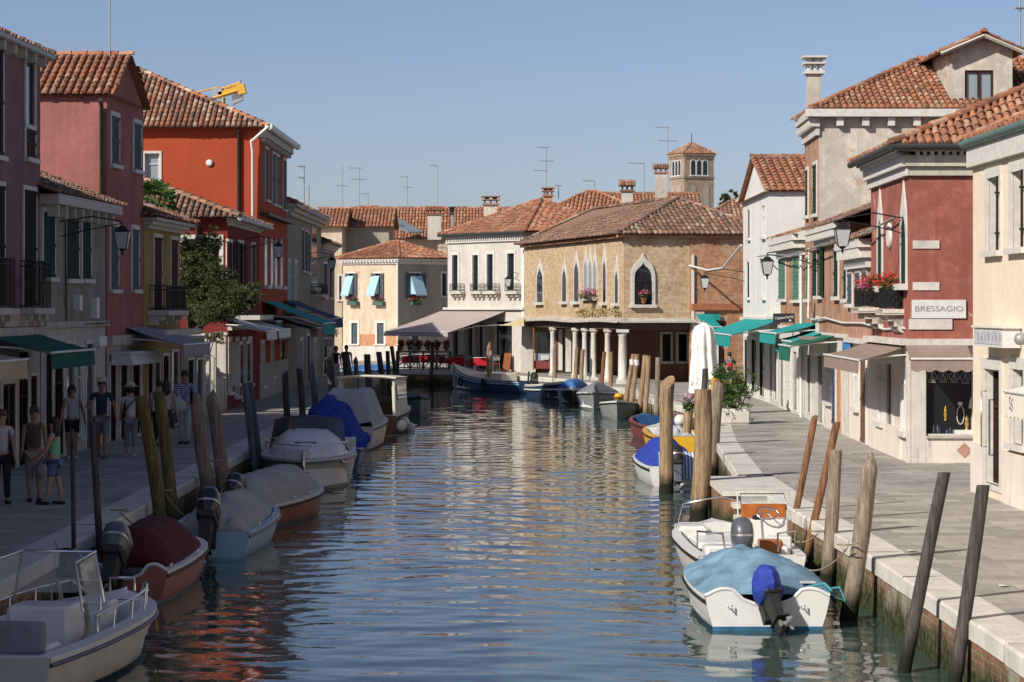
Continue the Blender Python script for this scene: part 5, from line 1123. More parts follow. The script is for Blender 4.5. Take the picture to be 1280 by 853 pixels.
# image: long face to the right of the near corner
th2 = -th; cs = [Vector((cx, cy))+Vector((math.cos(th)*a-math.sin(th)*b, math.sin(th)*a+math.cos(th)*b)) for a, b in ((-s/2,-s/2),(s/2,-s/2),(s/2,s/2),(-s/2,s/2))]
h = root('bell_tower', (cx, cy, 0), 'square brick bell tower with triple arched openings behind the roofs', 'bell tower'); zt = ZP(192, TY)
for i in range(4):
    a, b = cs[i], cs[(i+1) % 4]; fr = Fr(a, b, (cx, cy)); m = MB(); z1, z0 = ZP(202, TY), ZP(219, TY); w = s/5.2
    L = fr.L; hs = [(L*.5+k*w*1.05-w*.42, L*.5+k*w*1.05+w*.42, z0, z1) for k in (-1, 0, 1)]
    wall(m, fr, 0, L, 0, zt, hs, .5); m.build('wall', M['brickt'], h)
    for q in hs:
        arch_window(fr, h, (q[0], q[1], q[2], q[3]+.15), RD, fw=.09, pane='glass', proud=.06, ah=.4)
    m = MB(); 
    for k in range(13): u = L*(k+.25)/13; fr.box(m, u, u+.14, zt-.55, zt-.25, 0, .12)
    fr.box(m, -.1, L+.1, zt-.25, zt, 0, .2); fr.box(m, -.05, L+.05, z0-.35, z0-.18, 0, .12); m.build('cornice', M['brickt'], h)
    for k in (-1, 1):
        q = (L*.5+k*.85-.42, L*.5+k*.85+.42, z0-6, ZP(231, TY)); m = MB(); po = archpts(fr, (q[0]+q[1])/2, .42, q[2], q[3]-.45, q[3], RD, .05); m.add(po, [tuple(t) for t in tessellate_polygon([po])]); m.build('blind_arch', M['greige'], h)
m = MB(); e = expand([(p.x, p.y) for p in cs], .25); top = V(cx, cy, ZP(177, TY)); c = [V(p.x, p.y, zt+.02) for p in e]
for i in range(4): tile_slope(m, [c[i], c[(i+1) % 4], top], .3, .5)
for q in c: ridge(m, q, top, .1)
m.build('roof', M['tile_old'], h); m = MB(); m.tube([top, top+V(0,0,1.1)], .04, 5); m.build('finial', M['iron'], h)
# crane
CY = 240; r = root('crane', (XP(300, CY), CY, 0), 'yellow tower crane arm with grey counterweight above the orange red roof', 'crane')
def cp(px, py, dy=0): return V(XP(px, CY+dy), CY+dy, ZP(py, CY+dy))
m = MB(); bx = XP(272, CY)
for a, b in ((-.6,-.6),(.6,-.6),(.6,.6),(-.6,.6)): m.tube([V(bx+a, CY+b, 0), V(bx+a, CY+b, ZP(122, CY))], .09, 4)
k = 0
while k*1.4 < ZP(125, CY)-1.4:
    z = k*1.4
    for a, b, c_, d in ((-.6,-.6,.6,-.6),(.6,-.6,.6,.6),(.6,.6,-.6,.6),(-.6,.6,-.6,-.6)): m.tube([V(bx+a, CY+b, z), V(bx+c_, CY+d, z+1.4)], .045, 3)
    k += 1
m.build('mast', M['yelcr'], r)
m = MB(); a, b = cp(268, 123), cp(300, 113, 0)
for o in (V(0,-.5,0), V(0,.5,0), V(0,0,.7)): m.tube([a+o, b+o], .12, 4)
for i in range(9): p, q = a.lerp(b, i/9), a.lerp(b, (i+1)/9); m.tube([p+V(0,-.5,0), q+V(0,0,.7)], .06, 3); m.tube([p+V(0,0,.7), q+V(0,.5,0)], .06, 3)
m.box(a.lerp(b, .6)+V(0,0,.15), (2.2, .9, .5), M=Matrix.Rotation(R(-17), 3, 'Y')); m.build('counter_arm', M['yelcr'], r)
m = MB(); m.box(cp(302, 112), (.75, 1.2, .95), M=Matrix.Rotation(R(-14), 3, 'Y')); m.build('cabin', M['yelcr'], r)
m = MB(); p = cp(290, 131); m.prism([p, p+V(0,0,.9), p+V(1.0,0,1.3), p+V(1.0,0,.5)], (0,1.2,0)); m.build('counterweight', M['alu'], r)
m = MB(); p = cp(296, 110); m.prism([p, p+V(.4,0,.8), p+V(-.9,0,.1)], (0,.8,0)); m.build('tie_plate', M['alu'], r)
m = MB(); a = cp(272, 117); m.box(a, (.9, .9, 1.0)); m.build('slewing_head', M['alu'], r)
m = MB(); m.tube([a+V(0,0,.6), cp(240, 117)], .08, 4); m.tube([a+V(0,0,.6), cp(295, 112)], .04, 3); m.build('jib', M['yelcr'], r)
# antennas
def antenna(px, yt, yb, Y, lab, els=((0, 9),), thick=.03, grp='rooftop aerials'):
    r = root('aerial', (XP(px, Y), Y, ZP(yb, Y)), lab, 'aerial', grp); x = XP(px, Y); k = Y/F
    m = MB(); m.tube([V(x, Y, ZP(yb, Y)-.3), V(x, Y, ZP(yt, Y))], thick, 5); m.build('mast', M['gutter'], r)
    for dy, w in els:
        m = MB(); z = ZP(yt+dy, Y); a, b = (w[0], w[1]) if isinstance(w, tuple) else (-w, w*.3)
        m.tube([V(x+a*k, Y, z), V(x+b*k, Y, z-.03)], thick*.9, 4)
        n = 6
        for i in range(n): q = x+(a+(b-a)*i/(n-1))*k; m.tube([V(q, Y-.35, z), V(q, Y+.35, z)], thick*.35, 3)
        m.build('crossbar', M['gutter'], r)
antenna(428, 207, 264, 178, 'thin aerial with a whip tip over the grey brown house', ((25, (-7, 7)),)); antenna(449, 210, 264, 180, 'aerial with three bars left of the small roof chimney', ((0, (-13, 3)), (14, (-11, 9)),))
antenna(460, 242, 266, 182, 'short aerial with one left bar by the small roof chimney', ((0, (-12, 0)),)); antenna(509, 221, 268, 188, 'aerial with two bars above the long tiled roof', ((0, (-9, 2)), (13, (-4, 7))))
antenna(547, 207, 262, 188, 'tall aerial with one left bar near the white chimney', ((0, (-10, 0)),)); antenna(683, 184, 243, 150, 'tall aerial with three bars behind the orange roof', ((0, (-12, 2)), (17, (-9, 9)), (29, (-15, 1))))
antenna(743, 226, 244, 150, 'short aerial shaped like a hook behind the orange roof', ((0, (-14, 0)),)); antenna(805, 204, 260, 152, 'aerial with a long left bar beside the tall narrow chimney', ((0, (-19, 1)),))
antenna(835, 159, 250, 172, 'highest aerial in front of the bell tower', ((0, (-16, 2)), (17, (-12, 12)))); antenna(380, 208, 250, 115, 'aerial with two bars on the grey olive house roof', ((0, (-7, 1)), (14, (-7, 1)))); antenna(386, 232, 250, 115, 'short plain rod on the grey olive house roof', ())
antenna(137, -5, 68, 64.5, 'tall guyed mast on the pink house roof', (), .022); antenna(1275, -30, 110, 90, 'tall dark mast at the right picture edge', ((40, (-5, 5)), (104, (-6, 6))), .04); antenna(698, 232, 243, 150, 'tiny aerial on the orange roof ridge', ((0, (-4, 4)),))
# ================= POSTS =================
def post(bpx, Y, tpx, tpy, r, mat, lab, grp='mooring posts', tip='flat', X=None, seed=0, band=False, name='mooring_post', dz=0.0):
    rnd = random.Random(int(bpx*7+tpy)); x0 = XP(bpx, Y); x1 = XP(tpx, Y); z1 = ZP(tpy, Y); zb = ZW-1.2
    k = (x1-x0)/(z1-ZW); r0 = root(name, (x0, Y, ZW), lab, 'post', grp); m = MB(); n = 14; rings = []
    N = 16; ph = rnd.random()*6
    for i in range(N+1):
        z = zb+(z1-zb)*i/N; t = i/N; rr = r*(1.06-.14*t)
        cx = x0+k*(z-ZW)+.03*r/.1*math.sin(z*1.7+ph)*(.5 if r < .09 else 1)*.6; cy = Y+.02*math.sin(z*1.3+ph)
        rough = 0 if mat in ('p_dark', 'p_olv') else .09
        ring = []
        for j in range(n):
            a = 2*math.pi*j/n; q = rr*(1+rough*noise.noise(Vector((math.cos(a)*1.3+ph, math.sin(a)*1.3, z*.9)))+rough*.5*noise.noise(Vector((math.cos(a)*4+ph, math.sin(a)*4, z*.5))))
            ring.append(V(cx+q*math.cos(a), cy+q*math.sin(a), z))
        if i == N:
            for j in range(n):
                a = 2*math.pi*j/n
                if tip == 'cut': ring[j].z += r*.9*math.cos(a-1.0)
                elif tip == 'notch': ring[j].z += -r*.9*(1 if j in (2,3,4) else 0)+rnd.uniform(-.3,.3)*r
        rings.append(ring)
    if tip == 'point':
        top = rings[-1]; c = sum(top, Vector())/n
        for p in top: p.z -= r*.9
        for f_, h_ in ((.78, -.1), (.45, .35), (.12, .75)): rings.append([V(c.x+(p.x-c.x)*f_+r*.2*(1-f_), c.y+(p.y-c.y)*f_, c.z+h_*r*1.5) for p in top])
    m.loft(rings, sm=True); m.build('timber', M[mat], r0)
    if band: m = MB(); z = z1-r*3.2; m.lathe((x0+k*(z-ZW), Y, z-.12), [(r*1.03, 0), (r*1.03, .22)], 14); m.build('white_band', M['whp'], r0)
    return r0
PP = [
 (1130, 28.6, 1180, 591, .079, 'p_dark', 'smooth dark grey leaning post, left of the two nearest on the right', 'flat'),
 (1192, 27.0, 1229, 607, .079, 'p_dark', 'smooth dark grey leaning post, nearest the camera on the right', 'flat'),
 (1061, 33.4, 1087, 578, .122, 'p_grey', 'thick pale grey post with a pointed top beside the blue covered boat', 'point'),
 (1032, 37.3, 1046, 564, .105, 'p_grey', 'pale grey post with a split top behind the pointed post', 'notch'),
 (1004, 39.6, 1046, 528, .068, 'p_red', 'slim reddish leaning post, right of the reddish pair', 'flat'),
 (984, 41.8, 1018, 523, .062, 'p_red', 'slim tan reddish leaning post, left of the reddish pair', 'cut'),
 (875, 49.2, 879, 487, .19, 'p_brn', 'very thick tan post by the landing steps', 'flat'),
 (889, 62.0, 899, 477, .165, 'p_grey', 'thick grey post with split top leaning behind the very thick tan post', 'notch'),
 (831, 56.2, 836, 478, .165, 'p_brn', 'thick worn post standing in the water before the blue striped boat', 'cut'),
 (881, 64.6, 893, 473, .1, 'p_org', 'orange painted post between the thick tan and grey posts', 'flat'),
 (874, 66.5, 882, 461, .085, 'p_dark', 'narrow dark post tip rising above the very thick tan post', 'flat'),
 (857, 71, 864, 492, .13, 'p_brn', 'tan post below the hanging pale pink flowers', 'flat'),
 (781, 100.5, 791.5, 442.6, .1, 'p_brn', 'leaning post with white band, first of the far right pairs', 'flat'),
 (787, 98, 797, 443, .1, 'p_brn', 'leaning post with white band, second of the far right pairs', 'flat'),
 (799, 94.5, 806, 444, .1, 'p_brn', 'plain leaning post, left of the second far pair', 'flat'),
 (807, 92.5, 810, 445, .1, 'p_brn', 'plain upright post, right of the second far pair', 'flat'),
 (821, 90, 822, 447, .1, 'p_grey', 'single upright grey post right of the far pairs', 'flat'),
 (692, 119.3, 694, 433, .11, 'p_grey', 'grey post before the bakery window under the portico', 'point'),
 (719, 115.4, 721, 434, .1, 'p_brn', 'brown post before the third portico column', 'flat'),
 (725, 113.2, 729, 437, .1, 'p_brn', 'brown leaning post left of the fourth portico column', 'flat'),
 (749, 108.6, 756, 440, .09, 'p_red', 'slim reddish post between the fifth and sixth portico columns', 'flat'),
 (762, 106.6, 764, 440, .1, 'p_brn', 'brown post in front of the tall white portico column', 'flat'),
 (611, 125.6, 612, 431, .13, 'p_brn', 'pointed post with white band before the restaurant', 'point'),
 (538, 133.3, 541, 428, .11, 'p_dark', 'dark post before the terrace railing', 'flat'),
 (497, 132.5, 498, 432, .07, 'p_dark', 'slim dark post at the left corner of the terrace', 'flat'),
 (92, 35.4, 91, 536, .035, 'p_dark', 'very slim black pole, left of the two black poles on the left quay', 'flat'),
 (127, 37.6, 115, 527, .055, 'p_dark', 'slim black leaning pole, right of the two black poles on the left quay', 'flat'),
 (207, 42.8, 176, 495, .118, 'p_olv', 'smooth olive leaning post, left of the olive pair', 'flat'),
 (222, 44.8, 197, 490, .118, 'p_olv', 'smooth olive leaning post, right of the olive pair', 'flat'),
 (263, 49.6, 247, 502, .145, 'p_grey', 'rough grey leaning post, left of the grey pair on the left quay', 'point'),
 (284, 52.4, 264, 497, .15, 'p_grey', 'rough grey leaning post, right of the grey pair on the left quay', 'point'),
 (322, 58.4, 306, 479, .085, 'p_slate', 'slate blue leaning post, left of the slate pair', 'flat'),
 (327, 59.6, 313, 478, .085, 'p_slate', 'slate blue leaning post, right of the slate pair', 'flat'),
 (364, 67, 356, 468, .095, 'p_dark', 'dark post with pale scar between cruiser and quay', 'cut'),
 (381, 71.6, 374, 461, .1, 'p_dark', 'black leaning post behind the blue heap of tarp', 'flat'),
 (398, 76, 389, 456, .1, 'p_slate', 'grey pointed post left of the pale covered boat', 'point'),
 (421, 84, 410, 447, .13, 'p_dark', 'dark brown post left of the cream cabin boat', 'flat'),
 (440, 92, 432, 440, .16, 'p_dark', 'thick dark brown post behind the walking couple', 'flat'),
 (450, 97, 444, 449, .1, 'p_slate', 'short grey post right of the thick dark post', 'point'),
 (464, 105, 459, 443, .15, 'p_dark', 'thick black post, first of four in a row by the cabin roof', 'flat'),
 (480, 114, 474, 440, .14, 'p_dark', 'thick black post, second of four in a row by the cabin roof', 'flat'),
 (488, 121, 484, 439, .11, 'p_dark', 'leaning black post, third of four in a row by the cabin roof', 'flat'),
 (496, 127, 490, 433, .11, 'p_dark', 'leaning black post, last of four in a row by the cabin roof', 'flat')]
for a in PP: post(a[0], a[1], a[2], a[3], a[4], a[5], a[6], tip=a[7], band=('white band' in a[6]))
# ================= BOATS =================
class Boat:
    def __init__(s, name, lab, stern, bow, B, hs, hb, hull, tw=.85, p=3.0, rim='whp', inner='wh', deck=.22, grp='boats moored along the canal', stripe='bk', bot=None, floor=.1, cut=0.0, flare=.12, riser=1.6, gw=.1, stem=.25, cat='boat'):
        s.a = Vector(stern); s.b = Vector(bow); d = s.b-s.a; s.L = d.length; s.d = d/s.L; s.n = Vector((-s.d.y, s.d.x)); s.B = B; s.hs, s.hb, s.tw, s.p, s.riser, s.flare, s.stem = hs, hb, tw, p, riser, flare, stem
        c = (s.a+s.b)/2; s.r = root(name, (c.x, c.y, ZW), lab, cat, grp); N = 22
        s.ts = [1-(1-i/N)**1.5 for i in range(N+1)]
        def prof(t, x=0):
            b = s.hb_(t); z = s.sh(t); k = 1-min(1, max(0, (t-.6)/.4))*.0
            return [(0, -.28*(1-max(0, t-.75)*2.2)), (b*(.72-.45*max(0, t-.5)), -.1), (b*(.88-.3*max(0, t-.5)), .04), (b*(.94-flare*max(0, t-.5)), z*.45), (b*.99, z*.85), (b, z)]
        s.prof = prof; rings = []
        for t in s.ts:
            pr = prof(t); u = t
            ring = []
            for (o, z) in pr[::-1]: ring.append(s.P(t-stem*(1-(max(z,-.1)+.1)/(s.sh(t)+.1))*max(0, t-.6)*1.4/s.L*1.0*s.L*.25, o, z))
            for (o, z) in pr[1:]: ring.append(s.P(t-stem*(1-(max(z,-.1)+.1)/(s.sh(t)+.1))*max(0, t-.6)*1.4*.25, -o, z))
            rings.append(ring)
        m = MB(); m.loft(rings, closed=False, caps=False, sm=True)
        # transom (with optional dip)
        tr = rings[0]; nC = 6; top = [tr[0]]; 
        if cut > 0: top = [tr[0]]; tz = lambda q: s.sh(0)-cut*max(0, 1-(abs(q)/.55)**2)+.09*max(0, 1-((abs(q)-.68)/.3)**2); dip = [s.P(0, s.hb_(0)*q, tz(q)) for q in (.95,.85,.75,.65,.55,.4,.2,0,-.2,-.4,-.55,-.65,-.75,-.85,-.95)]; pts = tr + dip[::-1]
        else: pts = tr
        tt = tessellate_polygon([pts]); m.add(pts, [tuple(q) for q in tt])
        s.hull = m.build('hull', M[hull], s.r)
        # gunwale strip + inner liner + floor
        g = MB(); o_, i_ = [], []; L_, R_ = [], []
        for t in s.ts:
            b = s.hb_(t); z = s.sh(t)+.012; bi = max(0, b-gw); L_.append((s.P(t, b+.01, z), s.P(min(t, 1-gw/s.L*1.0), bi, z))); R_.append((s.P(t, -b-.01, z), s.P(min(t, 1-gw/s.L), -bi, z)))
        for X_ in (L_, R_): g.loft([[a, b] for a, b in X_], closed=False, caps=False); g.loft([[a-V(0,0,.05), a] for a, b in X_], closed=False, caps=False)
        if cut == 0: g.box(s.P(.012, 0, s.sh(0)+.0), (.1, 2*s.hb_(0), .03), rz=math.atan2(s.d.y, s.d.x))
        else:
            q = [s.P(0.004, s.hb_(0)*v, (tz(v) if abs(v) < 1 else s.sh(0))+.01) for v in (1,.95,.85,.75,.65,.55,.4,.2,0,-.2,-.4,-.55,-.65,-.75,-.85,-.95,-1)]; g.tube(q, .03, 6)
        g.build('gunwale', M[rim], s.r)
        e = MB()
        for X_ in (L_, R_): e.loft([[b, V(b.x, b.y, ZW+floor)] for a, b in X_], closed=False, caps=False)
        e.loft([[V(a[1].x, a[1].y, ZW+floor), V(b[1].x, b[1].y, ZW+floor)] for a, b in zip(L_, R_)], closed=False, caps=False)
        e.add([s.P(.02, s.hb_(0)-gw, floor), s.P(.02, -s.hb_(0)+gw, floor), s.P(.02, -s.hb_(0)+gw, s.sh(0)-cut), s.P(.02, s.hb_(0)-gw, s.sh(0)-cut)], [(0,1,2,3)])
        e.build('liner', M[inner], s.r)
        if deck > 0:
            k = MB(); rows = []
            for i in range(9):
                t = 1-deck+deck*i/8; t = min(t, .995); b = max(0, s.hb_(t)-gw*.5); z = s.sh(t)+.02; rows.append([s.P(t, b*q, z+.05*(1-q*q)) for q in (1,.5,0,-.5,-1)])
            k.loft(rows, closed=False, caps=False, sm=True); t = 1-deck; b = s.hb_(t)-gw*.5; z = s.sh(t)+.02
            k.add([s.P(t, b, z), s.P(t, 0, z+.05), s.P(t, -b, z), s.P(t, -b, floor), s.P(t, b, floor)], [(0,1,2,3,4)])
            k.build('foredeck', M[inner], s.r)
        # rub rail and waterline stripe
        rr = MB()
        for sg in (1, -1): rr.tube([s.P(t, sg*(s.hb_(t)+.012), s.sh(t)-.07) for t in s.ts], .022, 6)
        rr.build('rub_rail', M[stripe], s.r)
        if bot:
            w = MB()
            for sg in (1, -1):
                a1 = []
                for t in s.ts[:-2]:
                    o = s.hb_(t)*(.88-.3*max(0, t-.5)); o2 = s.hb_(t)*(.72-.45*max(0, t-.5)); a1.append([s.P(t, sg*(o+.012), .05), s.P(t, sg*(o2+.012), -.1)])
                w.loft(a1, closed=False, caps=False)
            b = s.hb_(0)*.89; w.box(s.P(-.004, 0, -.0), (.02, 2*b, .1), rz=math.atan2(s.d.y, s.d.x)); w.build('waterline_band', M[bot], s.r)
    def hb_(s, t):
        B = s.B/2
        if t < .4: q = s.tw+(1-s.tw)*math.sin(t/.4*math.pi/2)
        else: q = 1-((t-.4)/.6)**s.p
        return max(.015, B*q)
    def sh(s, t): return s.hs+(s.hb-s.hs)*t**s.riser
    def P(s, t, o, z): q = s.a+s.d*(t*s.L)+s.n*o; return V(q.x, q.y, z+ZW)
    def tube(s, name, pts, r=.014, mat='chrome'):
        m = MB(); m.tube([s.P(*p) for p in pts], r, 6); return m.build(name, M[mat], s.r)
    def box(s, name, c, d, mat, rnd=.03, par=None):
        m = MB(); m.rbox(s.P(*c), d, rnd, rz=math.atan2(s.d.y, s.d.x)); return m.build(name, M[mat], par or s.r)
    def tarp(s, t0, t1, h, mat, over=.06, wr=.035, hoops=0, flat=2.0, seed=1, edge=.06, name='tarp', ext=1.0, lo=None, peak=.45):
        m = MB(); rows = []; n = 30; K = 20
        for i in range(n+1):
            t = t0+(t1-t0)*i/n; u = i/n; row = []; tb = min(t, .985)
            env = math.sin(math.pi*min(1, max(0, u*.92+.04)))**peak if hoops == 0 else (min(1, u/.12)*min(1, (1-u)/.25))**.45
            for j in range(K+1):
                q = -1+2*j/K; b = s.hb_(tb)*ext+over*(1 if j in (0, K) else .4)
                z = s.sh(tb)+.02+h*env*(1-abs(q)**flat)
                if hoops: z += .018*abs(math.sin(u*math.pi*hoops))*(1-abs(q)**4)-.02*(1-abs(q)**4)
                z += wr*(noise.noise(Vector((u*5+seed, q*2.2, seed)))+.6*noise.noise(Vector((u*13+seed, q*6, seed)))+.35*noise.noise(Vector((u*30, q*13, seed))))*(1-abs(q)**6)
                if j in (0, K): z = s.sh(tb)-edge*(1+.5*math.sin(i*1.7+seed))
                row.append(s.P(t, b*q, z))
            rows.append(row)
        # closing ends
        def drop(row, t): return [V(p.x, p.y, min(p.z, ZW+s.sh(min(max(t,0),.98))+.01)) for p in row]
        rows = [drop(rows[0], t0)]+rows+[drop(rows[-1], t1)]
        m.loft(rows, closed=False, caps=False, sm=True); return m.build(name, M[mat], s.r)
    def motor(s, tilt=0, cowl='blk', h=.35, o=0.0, sc=1.0, out=.22, z0=None, cover=None, yaw=0, brand=None, leg='grym'):
        # local frame: x backwards from transom
        base = s.P(-out/s.L, o, (s.sh(0)+h-.12) if z0 is None else z0); bx = Vector((-s.d.x, -s.d.y, 0)); by = Vector((s.n.x, s.n.y, 0)); bz = V(0,0,1)
        R0 = Matrix((bx, by, bz)).transposed() @ Matrix.Rotation(R(yaw), 3, 'Z') @ Matrix.Rotation(R(tilt), 3, 'Y').inverted()
        def T(x, y, z): return base + R0 @ Vector((x*sc, y*sc, z*sc))
        r = MB(); r.rbox(T(.02, 0, -.02), (.46*sc, .26*sc, .12*sc), .04, M=R0); r.build('motor_pan', M['bk'], s.r)
        c = MB(); rings = []
        for z, lx, ly, ox in ((.03,.25,.14,0), (.1,.27,.16,0), (.25,.27,.165,.0), (.36,.24,.15,-.01), (.43,.17,.11,-.02), (.46,.08,.05,-.02)):
            rings.append([T(ox+lx*(abs(math.cos(a))**.7)*(1 if math.cos(a) > 0 else -1), ly*(abs(math.sin(a))**.7)*(1 if math.sin(a) > 0 else -1), z) for a in [2*math.pi*i/18 for i in range(18)]])
        c.loft(rings, sm=True); co_ = c.build('motor_cowl', M[cowl], s.r)
        if cover:
            k = MB(); rings = []
            for z, lx, ly in ((-.06,.25,.16), (.02,.33,.21), (.22,.33,.22), (.38,.26,.17), (.50,.12,.05), (.55,.02,.01)): rings.append([T(lx*math.cos(a)*(1+.08*math.sin(3*a+z*9)), ly*math.sin(a)*(1+.1*math.cos(4*a+z*7)), z+.03*math.sin(5*a)) for a in [2*math.pi*i/9 for i in range(9)]])
            k.loft(rings, sm=False); k.build('motor_cover', M[cover], s.r)
        else:
            b = MB(); rings = []
            for z in (.17, .2): rings.append([T(.276*(abs(math.cos(a))**.7)*(1 if math.cos(a) > 0 else -1), .171*(abs(math.sin(a))**.7)*(1 if math.sin(a) > 0 else -1), z) for a in [2*math.pi*i/18 for i in range(18)]])
            b.loft(rings, sm=True); b.build('cowl_stripe', M['alu'], co_)
        if brand:
            mt = Matrix.Identity(4); X_ = R0 @ Vector((1,0,0)); Z_ = R0 @ Vector((0,0,1)); Y_ = R0 @ Vector((0,1,0)); p = T(-.0, brand[1]*.172, .28)
            xx = X_*brand[1]*(-1); zz = Y_*brand[1]
            yy = zz.cross(xx)
            for i in range(3): mt[i][0] = xx[i]; mt[i][1] = yy[i]; mt[i][2] = zz[i]; mt[i][3] = p[i]
            OFF[co_.name] = OFF[s.r.name]; text(brand[0], mt, .085*sc, M['ltr'], co_)
        l = MB(); l.hexa([T(.08,-.06,-.75), T(.24,-.05,-.75), T(.24,.05,-.75), T(.08,.06,-.75), T(-.06,-.1,-.02), T(.2,-.09,-.02), T(.2,.09,-.02), T(-.06,.1,-.02)])
        l.box(T(.17, 0, -.55), (.34*sc, .2*sc, .02), M=R0); l.lathe(T(.02, 0, -.74), [(.01, 0), (.055, .06), (.06, .25), (.03, .36)], 10, axis=R0 @ Matrix.Rotation(R(90), 3, 'Y'))
        l.prism([T(.12,0,-.75), T(.26,0,-.78), T(.2,0,-.95), T(.14,0,-.95)], R0 @ Vector((0,.012,0))); l.build('motor_leg', M[leg], s.r)
        pr = MB()
        for k in range(3):
            a = k*2.094; pr.prism([T(.39, .03*math.cos(a), -.74+.03*math.sin(a)), T(.42, .13*math.cos(a+.35), -.74+.13*math.sin(a+.35)), T(.39, .14*math.cos(a), -.74+.14*math.sin(a)), T(.36, .12*math.cos(a-.4), -.74+.12*math.sin(a-.4))], R0 @ Vector((.012,0,0)))
        pr.lathe(T(.33,0,-.74), [(.04,0),(.045,.06),(.02,.12)], 8, axis=R0 @ Matrix.Rotation(R(90), 3, 'Y')); pr.build('propeller', M['alu'], s.r)
        k = MB(); k.box(T(-.16, 0, -.2), (.12, .22*sc, .34*sc), M=R0); k.tube([T(-.2,.12,-.1), T(-.2,-.12,-.1)], .025, 6); k.build('motor_bracket', M['bk'], s.r)
    def cleat(s, t, o, z=None):
        m = MB(); z = s.sh(t)+.03 if z is None else z; m.tube([s.P(t-.02, o, z+.03), s.P(t+.02, o, z+.03)], .012, 5); m.tube([s.P(t, o, z-.02), s.P(t, o, z+.03)], .012, 5); m.build('cleat', M['chrome'], s.r)
# 1 centre console, bottom left
b = Boat('motor_boat', 'cream hulled open motor boat with steel rails and windscreen, nearest on the left', (-5.6, 26.2), (-4.88, 31.5), 1.75, .5, .6, 'wh2', tw=.85, p=3.6, deck=.2, stripe='navy', gw=.2, bot='navy', floor=.2, stem=.5, flare=.35)
b.box('console', (.42, .05, .5), (.6, .75, .62), 'wh', .06); b.box('seat', (.18, 0, .36), (.45, 1.0, .36), 'wh', .06); b.box('seat_backrest', (.14, 0, .62), (.1, .9, .35), 'gryh', .04); b.box('storage_box', (.63, .05, .42), (.5, .9, .42), 'wh', .08)
b.box('hatch', (.74, 0, .56), (.35, .5, .2), 'wh', .04)
m = MB(); a_ = [b.P(.48, o, z) for o, z in ((.52,.9),(.44,1.36),(-.44,1.36),(-.52,.9))]; c_ = [b.P(.33, o, z) for o, z in ((.58,.9),(.5,1.32))]; e_ = [b.P(.33, o, z) for o, z in ((-.58,.9),(-.5,1.32))]
m.prism(a_, (.005,.012,0)); m.prism([a_[0], c_[0], c_[1], a_[1]], (.008,0,0)); m.prism([a_[3], e_[0], e_[1], a_[2]], (.008,0,0)); m.build('windscreen', M['clear'], b.r)
for pts in ([(.48,.54,.8),(.48,.44,1.38),(.48,-.44,1.38),(.48,-.54,.8)], [(.48,.44,1.38),(.3,.5,1.35),(.3,.6,.8)], [(.48,-.44,1.38),(.3,-.5,1.35),(.3,-.6,.8)], [(.6,.3,.5),(.6,.3,.98),(.6,-.3,.98),(.6,-.3,.5)]): b.tube('windscreen_frame', pts, .018)
for sg in (1, -1):
    ts = [.3+.06*i for i in range(10)]; b.tube('bow_rail', [(.3, sg*(b.hb_(.3)-.1), .58)]+[(t, sg*(b.hb_(t)-.12), b.sh(t)+.25) for t in ts]+[(.9, sg*(b.hb_(.9)-.1), .62)], .016)
    for t in (.42, .56, .7, .8): b.tube('rail_post', [(t, sg*(b.hb_(t)-.12), b.sh(t)), (t+.008, sg*(b.hb_(t)-.12), b.sh(t)+.25)], .012)
b.tube('bow_handle', [(.955,.16,.63),(.955,.16,.8),(.955,-.16,.8),(.955,-.16,.63)], .02); b.tube('mooring_rope', [(.3,-.62,.9),(.32,-.63,.6),(.31,-.55,.4)], .03, 'rope'); b.tube('rope_coil', [(.52,.1,1.05),(.53,.05,.8),(.52,.12,.7),(.53,.04,.6)], .025, 'rope'); b.cleat(.93, -.35)
mt = Matrix.Identity(4); t_ = .80; X_ = b.P(t_+.04, -b.hb_(t_+.04)*.975, .35)-b.P(t_-.04, -b.hb_(t_-.04)*.975, .35); X_.normalize(); Zn = X_.cross(V(0,0,1)).normalized(); Up = Zn.cross(X_)
for i in range(3): mt[i][0] = X_[i]; mt[i][1] = Up[i]; mt[i][2] = Zn[i]; mt[i][3] = (b.P(t_, -b.hb_(t_), .31)+Zn*.012)[i]
OFF[b.hull.name] = OFF[b.r.name]; text('AliSea', mt, .21, M['ltry'], b.hull, shear=.3)
t_ = .92; X_ = b.P(t_+.02, -b.hb_(t_+.02)*.975, .35)-b.P(t_-.02, -b.hb_(t_-.02)*.975, .35); X_.normalize(); Zn = X_.cross(V(0,0,1)).normalized()
for i in range(3): mt[i][0] = X_[i]; mt[i][1] = (Zn.cross(X_))[i]; mt[i][2] = Zn[i]; mt[i][3] = (b.P(t_, -b.hb_(t_), .38)+Zn*.02)[i]
text('TL204', mt, .13, M['ltrg'], b.hull)
# 2 red boat
b = Boat('motor_boat', 'rust red hulled boat under a maroon cover with tilted grey outboard', (-5.5, 35.2), (-5.35, 39.9), 1.42, .46, .56, 'redh', tw=.85, p=4.0, deck=.2, bot='gryh', cut=.12, gw=.12)
b.tarp(.1, .74, .52, 'tmar', over=.0, wr=.02, hoops=4, ext=.9, flat=2.4); b.motor(tilt=38, cowl='grym', h=.34, o=.12, sc=1.15, brand=('YAMAHA', -1), out=.15, leg='bk'); b.box('float_cover', (-.1, .75, .6), (.5,.5,.45), 'blk', .2)
b.cleat(.08, -.6); b.cleat(.45, -.7); b.tube('mooring_rope', [(.0,.62,.5),(-.02,.9,.7),(0,1.0,.9)], .012, 'rope')
